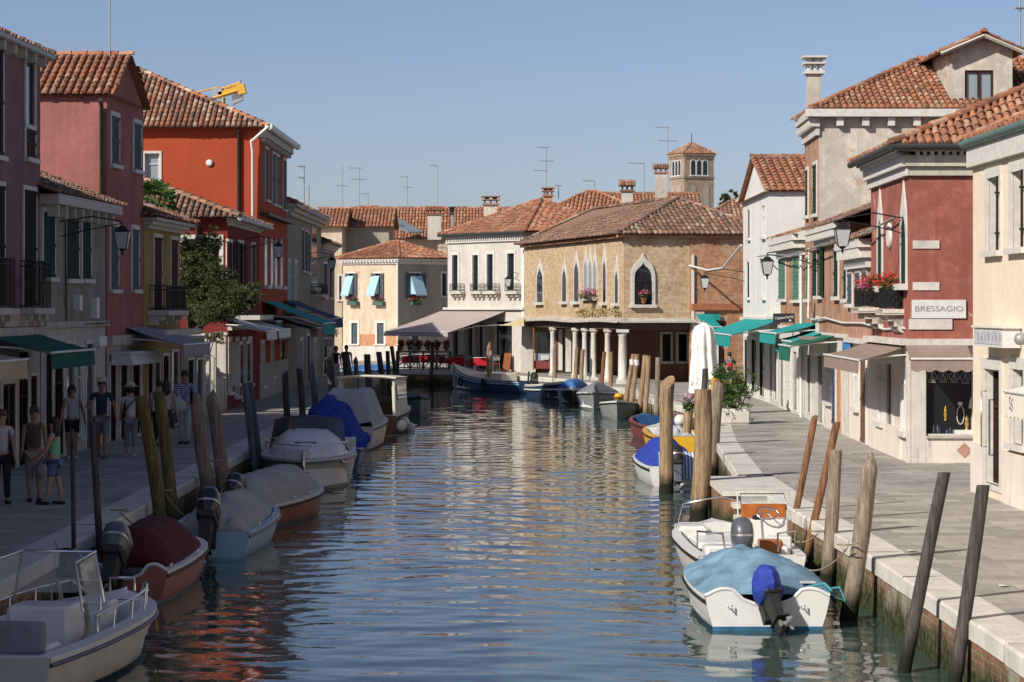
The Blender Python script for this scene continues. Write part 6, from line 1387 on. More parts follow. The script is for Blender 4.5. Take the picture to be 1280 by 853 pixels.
# 3 light blue boat
b = Boat('motor_boat', 'light blue hulled boat under a grey tarp with black outboard', (-5.1, 41.7), (-4.95, 46.9), 1.62, .42, .56, 'lblue', tw=.84, p=3.6, rim='lblue', inner='lblue', deck=.15, stripe='navy', gw=.1)
b.tarp(.04, .92, .42, 'tgry', over=-.02, wr=.07, flat=1.6, ext=.88, seed=4); b.motor(tilt=30, cowl='blk', h=.36, sc=1.2, out=.1, leg='bk', brand=('HONDA', -1) if False else None)
for t in (.2,.5,.75): b.cleat(t, -b.hb_(t)+.05)
# 4 dome covered
b = Boat('motor_boat', 'brick red hulled boat with a ribbed domed grey cover', (-5.25, 47.4), (-4.1, 51.4), 1.5, .42, .6, 'redh', tw=.85, p=2.8, bot='gryh', deck=.2, gw=.12)
b.tarp(.02, .8, .55, 'tgry', over=.0, wr=.012, hoops=6, ext=.92, flat=2.6); b.motor(tilt=35, cowl='blk', h=.32, sc=1.0)
for t in (.3,.5,.8): b.cleat(t, -b.hb_(t)+.06)
# 5 white cruiser, bow towards camera
b = Boat('cabin_cruiser', 'white cabin cruiser with dark canvas top, bow rail and anchor, bow to camera', (-5.0, 62.0), (-4.72, 56.2), 2.25, .72, .74, 'wh2', tw=.9, p=2.6, deck=.55, stripe='grym', gw=.14, flare=.7, stem=.8, inner='wh')
b.tarp(.0, .46, .78, 'tblk', over=-.04, wr=.015, flat=3.6, ext=.84, name='canvas_top', edge=-.1)
m = MB()
rows = []
for j in range(13): q = -1+2*j/12; rows.append([b.P(.58-.08*abs(q)**2, q*.92, 1.2-.35*q*q), b.P(.48-.07*abs(q)**2, q*.82, 1.62-.12*q*q)])
m.loft(rows, closed=False, caps=False, sm=True); m.build('windshield', M['windsh'], b.r)
m = MB(); m.tube([r_[0] for r_ in rows], .02, 5); m.tube([r_[1] for r_ in rows], .018, 5); m.build('windshield_frame', M['grym'], b.r)
b.box('roof_hatch', (.76, 0, 1.07), (.3,.5,.05), 'windsh', .02)
m = MB(); rows = []
for i in range(9): t = .5+.49*i/8; bb = b.hb_(t)-.16; rows.append([b.P(t, bb*q, b.sh(t)+.02+.62*(1-((t-.5)/.5)**1.3)*(1-abs(q)**3.5)) for q in (-1,-.8,-.5,-.2,0,.2,.5,.8,1)])
m.loft(rows, closed=False, caps=False, sm=True); m.build('coach_roof', M['wh'], b.r)
ts = [.55,.65,.75,.85,.94]; q = [(t, b.hb_(t)-.12, b.sh(t)+.32) for t in ts]; b.tube('bow_rail', [(.5, b.hb_(.5)-.1, .85)]+q+[(.985, 0, 1.06)]+[(t, -o, z) for t, o, z in q[::-1]]+[(.5, -b.hb_(.5)+.1, .85)], .016)
for t in ts:
    for sg in (1, -1): b.tube('rail_post', [(t, sg*(b.hb_(t)-.12), b.sh(t)), (t, sg*(b.hb_(t)-.12), b.sh(t)+.32)], .011)
b.tube('anchor', [(1.0,0,.95),(1.03,0,.75),(1.02,0,.5)], .035); b.tube('anchor_flukes', [(1.03,.12,.5),(1.02,0,.42),(1.03,-.12,.5)], .02); b.box('anchor_well', (.95,0,.95), (.3,.25,.06), 'chrome', .02)
for sg in (1,-1):
    m = MB(); t0 = .74; P_ = [b.P(t, sg*(b.hb_(t)+.0), z) for t, z in ((.62,.52),(.76,.6),(.78,.68),(.64,.66))]; nn = Vector((b.n.x*sg, b.n.y*sg, 0))*.03; m.prism([p+nn*.3 for p in P_], nn); m.build('porthole', M['windsh'], b.r)
# 6 blue heap
b = Boat('motor_boat', 'dark blue hulled boat heaped with a crumpled royal blue tarp', (-4.8, 65.0), (-5.0, 70.2), 1.85, .5, .65, 'blueh', tw=.9, p=2.6, rim='wh', deck=.2, inner='gryh', gw=.16)
b.tarp(.08, .75, 1.25, 'tblu', over=.08, wr=.3, flat=1.5, seed=9, ext=1.05, edge=-.12); b.box('stern_box', (.03, -.55, .6), (.35,.3,.4), 'wh', .04); b.box('stern_box', (.03, -.2, .48), (.3,.3,.2), 'wh', .04); b.tube('tiller_pole', [(.05, -.1, .7), (.2, .3, 1.35)], .02, 'bk'); b.cleat(.04,-.7)
b.box('dark_opening', (.05, .4, .62), (.3,.8,.5), 'bk', .1)
# 7 grey tarp
b = Boat('motor_boat', 'white hulled boat under a smooth peaked pale grey cover', (-4.95, 73.0), (-4.75, 80.2), 2.0, .68, .8, 'wh2', tw=.88, p=2.8, stripe='bk', gw=.16, deck=.2, bot='gryh')
m = MB(); rows = []
for t, h_, w_ in ((.03,.1,.95),(.1,.95,.62),(.35,1.02,.6),(.6,.85,.6),(.85,.3,.5)): bb = b.hb_(t)*.93; z = b.sh(t)+.03; rows.append([b.P(t, bb*q, z+h_*(1 if abs(q) <= w_ else (1-abs(q))/(1-w_)) + (.03*math.sin(t*30+q*5) if abs(q) < 1 else -.05)) for q in (-1, -w_, -w_/2, 0, w_/2, w_, 1)])
m.loft(rows, closed=False, caps=False, sm=False); m.build('cover', M['tlg'], b.r); b.tube('boarding_ladder', [(-.01,-.35,.6),(-.03,-.35,.05),(-.03,-.1,.05),(-.01,-.1,.6)], .018); b.box('engine_hatch', (-.005,-.2,.45), (.03,.3,.25), 'gryh', .01)
# 8 cabin boat
b = Boat('cabin_boat', 'cream water taxi style boat with a boxy open backed cabin and round white fenders', (-4.85, 82.4), (-4.45, 90.5), 2.2, .62, .8, 'door', tw=.9, p=2.6, rim='wh2', inner='wh2', gw=.15, deck=.3)
m = MB()
def cab(t, o, z): return b.P(t, o, z)
for sg in (1, -1): m.hexa([cab(.04, sg*.98, .6), cab(.04, sg*.86, .6), cab(.55, sg*.86, .6), cab(.55, sg*.98, .6), cab(.06, sg*.92, 1.82), cab(.06, sg*.8, 1.82), cab(.55, sg*.8, 1.75), cab(.55, sg*.92, 1.75)])
m.build('cabin_side', M['wh2'], b.r)
m = MB(); rows = [[b.P(t, q*.98, z-.07*q*q) for q in (-1,-.6,0,.6,1)] for t, z in ((.02,1.95),(.56,1.86))]; rows2 = [[p-V(0,0,.08) for p in r_] for r_ in rows]; m.loft([rows[0], rows[1], rows2[1], rows2[0], rows[0]], closed=False, caps=False); m.tube([b.P(.02, q*.98, 1.93-.07*q*q) for q in (-1,-.6,0,.6,1)], .05, 6); m.build('cabin_roof', M['wh2'], b.r)
for sg in (1, -1): b.tube('roof_pillar', [(.035, sg*.93, .62), (.035, sg*.9, 1.85)], .055, 'wh2')
b.box('cabin_front', (.55,0,.85), (.06,1.7,.5), 'wh2', .02); b.box('front_window', (.55,0,1.4), (.03,1.7,.6), 'clear', .01); b.box('seat', (.3,0,.75), (.6,1.5,.45), 'door', .06); m = MB()
for sg in (1,-1): m.hexa([b.P(.1,sg*.985,1.1), b.P(.1,sg*.975,1.1), b.P(.5,sg*.975,1.1), b.P(.5,sg*.985,1.1), b.P(.1,sg*.955,1.6), b.P(.1,sg*.945,1.6), b.P(.5,sg*.945,1.6), b.P(.5,sg*.955,1.6)])
m.build('side_window', M['windsh'], b.r)
for t, z in ((.02,.28),(.12,.35),(.3,.1)): m = MB(); m.ball(b.P(t, -b.hb_(t)-.16, z), .2, 12, (.85,.85,1)); m.build('fender', M['fend'], b.r)
# 9 dark small
b = Boat('rowing_boat', 'small pale hulled boat with dark interior beyond the cabin boat', (-4.4, 101), (-3.55, 96), 1.5, .5, .75, 'gryh', tw=.85, p=2.4, inner='navy', rim='bk', deck=.15, floor=.15); b.box('thwart', (.4,0,.42), (.25,1.3,.05), 'bk', .01); b.tarp(.5,.95,.15,'tdg', wr=.05, over=0)
b = Boat('rowing_boat', 'bright blue covered boat lying across the side canal before the beige house', (-10.2, 142.6), (-6.6, 143.4), 1.6, .6, .75, 'blueh', tw=.8, p=2.4); b.tarp(.1,.9,.25,'tbl2', wr=.05)
b = Boat('rowing_boat', 'white and dark boat moored below the first of the black posts by the side canal', (-7.9, 139.8), (-4.9, 138.5) if False else (-6.9, 136.9), 1.3, .5, .6, 'wh', tw=.8, p=2.4) if False else None
# 11 white open boat
b = Boat('motor_boat', 'white open motor boat with orange wood console and grey outboard', (3.62, 37.3), (3.4, 42.3), 1.75, .46, .56, 'wh', tw=.92, p=4.2, deck=.12, stripe='bk', gw=.14, floor=.22)
b.box('cushion_deck', (.62,.1,.4), (1.8,.9,.12), 'wh', .05); b.box('side_box', (.8,.45,.45), (.9,.5,.3), 'wh', .08); b.box('bench', (.14,0,.42), (.5,1.3,.3), 'wh', .06); b.box('side_box', (.2,-.55,.5), (.4,.35,.35), 'wh', .03)
b.box('console', (.42,-.5,.6), (.35,.7,.5), 'wh', .04); b.box('dashboard', (.46,-.5,.92), (.06,.72,.3), 'orng', .02); b.box('locker', (.12,-.35,.55), (.3,.35,.22), 'orng', .03); b.box('instrument', (.4,-.35,.87), (.12,.14,.08), 'bk', .02)
m = MB(); c0 = b.P(.37,-.5,.95); bxx = Vector((b.d.x, b.d.y, 0)); byy = Vector((b.n.x, b.n.y, 0)); m.tube([c0+byy*math.cos(a*math.pi/8)*.17+(V(0,0,1)*.5+bxx*.4)*math.sin(a*math.pi/8)*.17 for a in range(17)], .014, 5)
for a in (0, 2.1, 4.2): m.tube([c0, c0+byy*math.cos(a)*.17+(V(0,0,1)*.5+bxx*.4)*math.sin(a)*.17], .01, 4)
m.build('steering_wheel', M['chrome'], b.r)
b.tube('windscreen_frame', [(.46,-.15,.95),(.49,-.15,1.22),(.49,-.85,1.22),(.46,-.88,.95)], .014); m = MB(); m.prism([b.P(.46,-.15,1.0), b.P(.485,-.15,1.2), b.P(.485,-.85,1.2), b.P(.46,-.87,1.0)], (0,.008,0)); m.build('windscreen', M['clear'], b.r)
b.tube('roll_bar', [(.8,.72,.5),(.77,.62,.95),(.75,0,1.08),(.72,-.62,.95),(.72,-.74,.5)], .013, 'chrome'); b.tube('bow_rail', [(.75,.78,.6),(.85,.7,.95),(.9,.66,.6)], .016)
for sg in (1,-1): b.tube('stern_rail', [(.02,sg*.4,.52),(.05,sg*.42,.78),(.14,sg*.75,.78),(.14,sg*.75,.52)], .016)
b.tube('stern_ladder', [(-.01,.7,.5),(-.03,.7,.2),(-.03,.45,.2),(-.01,.45,.5)], .016); b.motor(tilt=6, cowl='grym', h=.26, sc=1.0, out=.1, o=.17); b.tube('flag_pole', [(.3,.0,.4),(.31,.02,1.3)], .014, 'whp')
# 12 blue covered
b = Boat('motor_boat', 'white boat under a faded sky blue tarp with a royal blue covered outboard', (3.33, 32.3), (3.28, 36.5), 1.8, .44, .54, 'wh', tw=.9, p=3.6, bot='bluea', cut=.13, stripe='bk', deck=0, floor=.1, gw=.08)
b.tarp(.035, .99, .3, 'tsky', over=.015, wr=.1, flat=1.7, seed=12, ext=1.0, edge=-.02, peak=.7); b.motor(tilt=40, cowl='blk', h=.14, sc=.86, yaw=-14, cover='tblu', out=.12, leg='bk')
for o in (.5,-.45): b.tube('towing_ring', [(-.012,o-.03,.33),(-.02,o,.28),(-.012,o+.03,.33)], .012)
m = MB(); m.tube([b.P(.08,-.82,.5), b.P(.02,-.95,.55), b.P(-.04,-1.0,.38), V(4.22,33.0,-.42), V(4.38,33.3,-.5)], .014, 5); m.tube([b.P(.1,-.6,.52), b.P(.06,-.78,.58), b.P(.02,-.85,.5)], .02, 5); m.build('mooring_rope', M['ropet'], b.r)
b.box('cloth_patch', (.14,-.6,.56), (.14,.2,.02), 'c_white', .005); b.box('ridge_pole', (.2,.5,.53), (.1,.3,.02), 'bk', .005)
# 13
b = Boat('motor_boat', 'white boat under a blue canvas with a blue striped cloth at the stern', (3.85, 58.4), (3.6, 63.2), 1.45, .45, .6, 'wh', tw=.85, p=3.2, gw=.1)
b.tarp(.05, .8, .5, 'tblu', over=0, wr=.1, seed=3, flat=1.7); b.motor(tilt=25, cowl='bk', h=.2, cover=None); m = MB()
rows = [[b.P(t, o, z+.03*math.sin(o*19)) for o in [-.5+.09*i for i in range(11)]] for t, z in ((.1,.78),(.03,.7),(-.01,.4),(-.02,.15))]; m.loft(rows, closed=False, caps=False, sm=True); m.build('striped_cloth', M['tstr'], b.r)
# 14 15
b = Boat('motor_boat', 'bright yellow hulled boat with white interior behind the thick worn post', (4.75, 70.8), (4.5, 75.6), 1.5, .52, .66, 'yelh', tw=.85, p=2.8, rim='yelh', gw=.12, floor=.25, deck=.3); b.box('bench', (.3,0,.45), (.4,1.1,.1), 'wh', .02); b.tarp(.0,.35,.2,'tlg',wr=.12,over=-.1,ext=.8,seed=6)
b = Boat('motor_boat', 'maroon trimmed boat with blue interior beyond the yellow boat', (4.85, 77.5), (4.35, 82.8), 1.55, .5, .66, 'marh', tw=.85, p=2.6, rim='marh', inner='blueh', gw=.1); m = MB(); m.ball(b.P(.1,-.5,.65), .2, 12); m.build('fender', M['fend'], b.r)
# 16-20
b = Boat('rowing_boat', 'small pale grey boat carrying a yellow bucket', (4.25, 97.2), (3.95, 92.9), 1.5, .5, .7, 'lblue' if False else 'gryh', tw=.85, p=2.6, rim='whp', inner='gryh', deck=.25); m = MB(); m.lathe(b.P(.6,0,.45), [(.14,0),(.19,.34),(.2,.34),(.2,.36)], 14); m.ball(b.P(.6,0,.85), .17, 10, (1,1,.6)); m.build('bucket', M['yelh'], b.r); b.box('thwart', (.5,0,.45), (.25,1.2,.04), 'whp', .01)
b = Boat('motor_boat', 'boat wholly under a pointed grey cover at the far right quay', (3.8, 106.2), (3.35, 101.4), 1.75, .6, .75, 'gryh', tw=.85, p=2.4); b.tarp(.0,1.0,.45,'tdg',wr=.02,flat=1.2,over=.03,edge=.05)
b = Boat('motor_boat', 'black hulled boat with a domed bright blue cover and white rim', (2.85, 111.6), (2.62, 107.4), 1.5, .55, .72, 'blk', tw=.85, p=2.5, rim='whp', stripe='whp'); b.tarp(.05,.95,.45,'tbl2',wr=.02,flat=2.2,over=-.02)
OFF[b.hull.name] = OFF[b.r.name]; mt = Matrix.Translation(b.P(.86, .3, .4)+V(0,-.28,0)) @ Matrix.Rotation(R(90), 4, 'X')
b = Boat('motor_boat', 'navy and white striped boat lying against the portico quay', (1.1, 118.2), (2.85, 111.9), 1.45, .55, .9, 'navy', tw=.7, p=2.4, rim='wh', stripe='wh', deck=.35); b.motor(tilt=20, cowl='bk', h=.25)
for sg in (1,-1): b.tube('white_strake', [(t, sg*(b.hb_(t)*.985+.02), b.sh(t)*.6) for t in b.ts[:-1]], .045, 'wh')
b = Boat('lagoon_boat', 'long blue wooden lagoon boat with upswept white foredeck and tyre fenders', (.75, 120.9), (-3.1, 129.0), 1.7, .62, 1.3, 'blueh', tw=.55, p=2.2, rim='blueh', stripe='wh', deck=.42, inner='wh', riser=3.0)
for t in (.35,.7): m = MB(); c0 = b.P(t, b.hb_(t)+.08, .45); m.tube([c0+Vector((b.d.x, b.d.y, 0))*.2*math.cos(a*math.pi/6)+V(0,0,.2*math.sin(a*math.pi/6)) for a in range(13)], .06, 6); m.build('tyre_fender', M['bk'], b.r)
b.box('engine_box', (.3,0,.75), (1.3,.9,.4), 'wh2', .05); b.box('thwart', (.5,0,.6), (.3,1.3,.06), 'wh', .01); b.tube('sternpost', [(.0,0,.2),(-.02,0,1.1)], .05, 'bk')
for sg in (1,-1): b.tube('strake', [(t, sg*(b.hb_(t)*.97+.02), b.sh(t)*.72) for t in b.ts[:-1]], .04, 'lblue')
# mooring ropes
for i, (p, q, sg_, lab) in enumerate((((4.5,33.2,.2),(4.1,34.6,-.25),.12,'rope from the pointed grey post to the sky blue covered boat'), ((4.62,37.4,0),(4.35,38.5,-.2),.08,'rope from the split grey post to the white open boat'), ((-5.95,37.6,.3),(-5.3,39.6,-.25),.15,'rope from the slim black pole to the red boat'), ((-6.0,42.9,.2),(-5.6,43.5,-.3),.1,'rope from the olive posts to the light blue boat'), ((-5.95,49.7,.3),(-5.0,50.6,-.2),.15,'rope from the grey posts to the dome covered boat'), ((3.6,56.3,.2),(3.7,58.5,-.3),.15,'rope from the thick worn post to the striped cloth boat'), ((-5.6,58.5,.3),(-4.9,57.4,.0),.15,'rope from the slate posts to the cabin cruiser'))):
    p, q = Vector(p), Vector(q); m = MB(); m.tube([p.lerp(q, t/8)-V(0,0,sg_*4*(t/8)*(1-t/8)) for t in range(9)], .011, 5); m.tube([p+V(.14*math.cos(a), .14*math.sin(a), .01*a) for a in range(7)], .012, 5)
    m.build('rope', M['rope'], None, label=lab, cat='rope', loc=tuple(p), group='mooring ropes')
# ================= LANTERNS =================
def lantern(anchor, pos, lab, s=1.0, arm=True, wall=None):
    p = Vector(pos); r = root('wall_lantern', anchor, lab, 'lamp', 'wall lanterns on iron brackets'); a = Vector(anchor)
    m = MB(); m.tube([a, a.lerp(p+V(0,0,.62), .5)+V(0,0,.12), p+V(0,0,.62)], .018, 6); m.tube([a-V(0,0,.35), a.lerp(p, .35)-V(0,0,.0), p+V(0,0,.58)], .014, 6)
    m.tube([a.lerp(p+V(0,0,.62), .25)+V(0,0,.1*math.sin(k)-.15) + (p-a)*.08*math.cos(k) for k in [i*.7 for i in range(10)]], .01, 5)
    m.tube([p+V(0,0,.62), p+V(0,0,.5)], .014, 6); m.build('bracket', M['iron'], r)
    m = MB(); w0, w1 = .105*s, .17*s; m.hexa([p+V(-w0,-w0,0), p+V(w0,-w0,0), p+V(w0,w0,0), p+V(-w0,w0,0), p+V(-w1,-w1,.38*s), p+V(w1,-w1,.38*s), p+V(w1,w1,.38*s), p+V(-w1,w1,.38*s)]); m.build('glass', M['lampg'], r)
    m = MB()
    for sx in (-1,1):
        for sy in (-1,1): m.tube([p+V(sx*w0,sy*w0,0), p+V(sx*w1,sy*w1,.38*s)], .012, 4)
    m.hexa([p+V(-w1*1.12,-w1*1.12,.38*s), p+V(w1*1.12,-w1*1.12,.38*s), p+V(w1*1.12,w1*1.12,.38*s), p+V(-w1*1.12,w1*1.12,.38*s), p+V(-.05,-.05,.52*s), p+V(.05,-.05,.52*s), p+V(.05,.05,.52*s), p+V(-.05,.05,.52*s)])
    m.lathe(p+V(0,0,-.16), [(.008,0),(.03,.05),(.02,.09),(.11*s,.16),(.11*s,.18)], 8); m.build('frame', M['iron'], r)
def lant(px, py_bot, Y, wx, lab, za=.3): lantern((wx, Y, ZP(py_bot, Y)+.62), (XP(px, Y), Y, ZP(py_bot, Y)), lab)
lant(153, 311, 56.8, -10.35, 'iron lantern on a long bracket from the pale grey house on the left'); lant(348, 322, 86.3, -9.35, 'iron lantern hanging before the dark red house'); lant(415, 336, 111, -9.25, 'iron lantern before the grey olive house')
lant(1053, 308, 55.2, 8.75, 'iron lantern reaching from the brick red house on the right'); lant(959, 343, 72.4, 8.95, 'iron lantern reaching from the brown house left of the tall house'); lant(881, 360, 98.2, 9.2, 'iron lantern before the brick shop wall')
lant(635, 358, 129.6, .4, 'iron lantern on the pale restaurant house')
# cables
def cable(pts, r, lab, mat='gutter'):
    m = MB(); m.tube(pts, r, 6); m.build('cable', M[mat], None, label=lab, cat='cable', loc=pts[0])
cable([V(8.7, 55, 2.95), V(8.72, 58, 2.9), V(8.76, 62, 3.02), V(8.8, 66, 3.0), V(8.82, 70, 3.12), V(8.85, 73, 3.05), V(8.9, 74.5, 3.1), V(8.93, 74.6, 5.2)], .03, 'pale service pipe strung along the right house fronts', 'whp')
cable([V(7.98, 111.5, 5.3), V(8.6, 109, 5.05), V(9.0, 106, 5.1), V(9.15, 99, 5.9)], .05, 'thick white cable sagging between brick shop wall and white gable house', 'whp')
cable([V(8.6, 55.4, 5.45), V(8.5, 62, 5.1), V(8.55, 68, 5.15), V(8.6, 76, 5.0), V(8.8, 84, 5.2), V(9.1, 92, 5.3)], .025, 'dark cable sagging from lantern to lantern on the right', 'gutter')
# security camera
# ================= PLANTS =================
def tree(name, lab, base, blobs, mat, n, size, trunk_r=.12, top=None, cat='tree', grp=None):
    r = root(name, base, lab, cat, grp); b = Vector(base); m = MB(); t = top or Vector(blobs[0][0])
    rnd = random.Random(3); m.tube([b, b.lerp(t, .4)+V(.08,.05,0), b.lerp(t, .75)+V(-.05,.05,0), t], [trunk_r, trunk_r*.8, trunk_r*.55, trunk_r*.2], 8)
    for c, rad in blobs:
        c = Vector(c); s_ = b.lerp(t, .5)
        m.tube([s_, s_.lerp(c, .5)+V(rnd.uniform(-.15,.15), rnd.uniform(-.15,.15), .1), c], [trunk_r*.5, trunk_r*.3, .02], 6)
        for k in range(5): d = V(rnd.uniform(-1,1)*rad[0], rnd.uniform(-1,1)*rad[1], rnd.uniform(-.6,1)*rad[2])*.8; m.tube([c, c+d*.5+V(0,0,.05), c+d], [.02,.014,.005], 4)
    m.build('trunk', M['bark'], r); f = MB()
    tot = sum(q[1][0]*q[1][1]*q[1][2] for q in blobs)
    for c, rad in blobs:
        k = int(n*rad[0]*rad[1]*rad[2]/tot); nc = max(5, k//26)
        for _ in range(nc):
            while True:
                d = Vector((rnd.uniform(-1,1), rnd.uniform(-1,1), rnd.uniform(-1,1)))
                if d.length <= 1: break
            d = d*(.45+.6*rnd.random()); cc = Vector(c)+V(d.x*rad[0], d.y*rad[1], d.z*rad[2]); cs = rnd.uniform(.1,.24)*max(.5, rad[0])
            leaves(f, cc, (cs, cs, cs*.8), k//nc, size, rnd=rnd)
    f.build('crown', M[mat], r); return r
tree('tree', 'leafy green tree overhanging the left quay before the dark red house', (-10.6, 79.5, 0), [((-10.00,79,4.90),(0.88,1.0,.9)), ((-9.40,78.6,4.20),(0.77,.9,.8)), ((-8.90,78.2,3.65),(0.83,.8,.65)), ((-10.10,78.8,3.70),(0.88,.9,.7)), ((-9.60,78.8,5.50),(0.50,.5,.6)), ((-8.50,78,3.50),(0.55,.6,.4)), ((-10.50,79,5.40),(0.55,.6,.5)), ((-8.20,77.8,3.80),(0.50,.5,.5)), ((-9.30,78,3.25),(0.99,.8,.45)), ((-10.20,78.6,4.30),(0.77,.8,.6)), ((-10.80,79.2,4.20),(0.66,.6,.8))], 'leafb' if False else 'leafd', 62000, .038, .13)
tree('shrub', 'reddish leaved shrub below the tree on the left quay', (-9.9, 77.8, 0), [((-9.8,77.6,2.4),(.6,.5,.4)), ((-9.3,77.6,2.5),(.5,.4,.3))], 'dry', 900, .05, .05, cat='shrub')
tree('tree', 'small distant tree above the roofs right of the bell tower', (XP(912, 165), 165, 0), [((XP(912,165),165,ZP(247,165)),(.8,.8,.7)), ((XP(905,165),165,ZP(255,165)),(.7,.7,.5))], 'leafd', 700, .14, .15)
# palm
r = root('palm_tree', (-11.35, 78, 0), 'fan palm rising behind the ochre house roof', 'palm'); m = MB(); pc = V(-11.35, 78, 6.75); m.tube([V(-11.35,78,0), V(-11.3,78,3), pc], [.2,.16,.13], 8); m.build('trunk', M['bark'], r); m = MB(); rnd = random.Random(5)
for k in range(26):
    a = k*2.4; el = rnd.uniform(-.5, 1.2); L = .75; d = V(math.cos(a)*math.cos(el), math.sin(a)*math.cos(el), math.sin(el)); tip = pc+d*L*.6; m.tube([pc, tip], .012, 3)
    sd = d.cross(V(0,0,1)).normalized(); 
    for j in range(9):
        w = (j-4)/4*1.1; e = (d*math.cos(w)+sd*math.sin(w)).normalized(); q = tip+e*.5+V(0,0,-.1-.1*abs(w)); pr_ = e.cross(V(0,0,1)).normalized()*.022; m.add([tip-pr_*.3, tip+pr_*.3, tip+e*.28+pr_, q, tip+e*.28-pr_], [(0,1,2,3,4)], uv=(rnd.random()*40, 3.0))
m.build('crown', M['leafb'], r)
# planter with shrub
r = root('planter', (6.45, 72.6, 0), 'white stone trough planted with a leafy green shrub on the right quay', 'planter'); m = MB(); m.rbox((6.45,72.6,.24), (1.0,.55,.42), .04); m.box((6.45,72.6,.03), (.9,.48,.06)); m.build('trough', M['istria'], r)
m = MB(); 
for a in range(7): m.tube([V(6.2+.08*a, 72.6, .4), V(6.0+.16*a, 72.6+.1*math.sin(a*2), 1.2)], [.02,.008], 5)
m.build('stem', M['bark'], r); f = MB(); rnd = random.Random(9)
for k in range(300):
    c = V(6.42+rnd.gauss(0,.27), 72.6+rnd.gauss(0,.22), 1.0+rnd.gauss(0,.3)); leaves(f, c, (.13,.13,.1), 14, .042, rnd=rnd)
for k in range(45): leaves(f, V(6.05+rnd.uniform(-.1,.15), 72.55, 1.35+rnd.uniform(-.1,.3)), (.12,.12,.12), 14, .04, rnd=rnd)
f.build('foliage', M['leafb'], r)
flowers('hanging_flowers', 'pale pink hanging petunias on the tan post by the white umbrella', (XP(862, 70.5), 70.5, ZP(512, 70.5)), .24, .24, .3, None, 'leafw', n=330, sz=.045)
for i, (px, py) in enumerate(((1140, 690), (1255, 734))):
    x_, y_ = G(px, py); m = MB(); m.add([V(x_-.07,y_-.04,.01), V(x_+.06,y_-.05,.025), V(x_+.07,y_+.05,.012), V(x_-.05,y_+.06,.03)], [(0,1,2),(0,2,3)]); m.add([V(x_-.07,y_-.04,.006), V(x_+.06,y_-.05,.02), V(x_+.07,y_+.05,.008), V(x_-.05,y_+.06,.026)], [(0,2,1),(0,3,2)])
    m.build('paper_scrap', M['paper'], None, label=['scrap of white paper farther along the right paving', 'scrap of white paper on the right paving behind the nearest dark post'][i], cat='litter', loc=(x_, y_, 0), group='litter on the paving')
# closed umbrella
UX, UY = XP(880, 79), 79; r = root('umbrella', (UX, UY, 0), 'tall white market umbrella folded shut on the right quay', 'umbrella')
m = MB(); m.tube([V(UX,UY,0), V(UX,UY,3.0)], .035, 8); m.build('pole', M['alu'], r); m = MB(); rings = []
for z, rr, fo in ((.2,.5,.16),(.5,.52,.16),(1.1,.48,.15),(1.7,.43,.13),(2.05,.39,.1),(2.12,.42,.12),(2.5,.38,.1),(2.8,.3,.06),(2.93,.04,0)): rings.append([V(UX+rr*(1-fo*(1+math.sin(a*9+z*.6)))*math.cos(a), UY+rr*(1-fo*(1+math.sin(a*9+z*.6)))*math.sin(a), z) for a in [2*math.pi*i/72 for i in range(72)]])
m.loft(rings, sm=True, caps=False); m.build('canopy', M['umb'], r); m = MB(); m.lathe((UX,UY,0), [(.35,0),(.35,.08),(.06,.12)], 12); m.build('base', M['concrete'], r)
# ================= PEOPLE =================
def skinmesh(verts, edges, radii, name, mat, parent, sub=1, label=None, extra=None):
    me = bpy.data.meshes.new('tmp'); me.from_pydata([tuple(Vector(v)-OFF[parent.name]) for v in verts], edges, []); o = bpy.data.objects.new('tmp', me); COL.objects.link(o)
    md = o.modifiers.new('s', 'SKIN'); md.use_smooth_shade = True; md.branch_smoothing = .3
    sv = me.skin_vertices[0].data if me.skin_vertices else None
    if sv is None: me.skin_vertices.new(); sv = me.skin_vertices[0].data
    for i, r_ in enumerate(radii): sv[i].radius = r_ if isinstance(r_, tuple) else (r_, r_)
    sv[0].use_root = True
    if sub: s_ = o.modifiers.new('b', 'SUBSURF'); s_.levels = sub; s_.render_levels = sub
    dg = bpy.context.evaluated_depsgraph_get(); m2 = bpy.data.meshes.new_from_object(o.evaluated_get(dg)); COL.objects.unlink(o); bpy.data.objects.remove(o)
    if extra:
        ex = extra; V0 = [tuple(Vector(v)-OFF[parent.name]) for v in ex.v]; nv = len(m2.vertices)
        vs = [tuple(v.co) for v in m2.vertices]+V0; fs = [list(p.vertices) for p in m2.polygons]+[[nv+k for k in f] for f in ex.f]
        m3 = bpy.data.meshes.new(name); m3.from_pydata(vs, [], fs); m3.polygons.foreach_set('use_smooth', [True]*len(fs)); m2 = m3
    m2.materials.clear(); m2.materials.append(mat); m2.name = name; m2.update()
    r_ = bpy.data.objects.new(name, m2); COL.objects.link(r_); r_.parent = parent; OFF[r_.name] = OFF[parent.name]; return r_
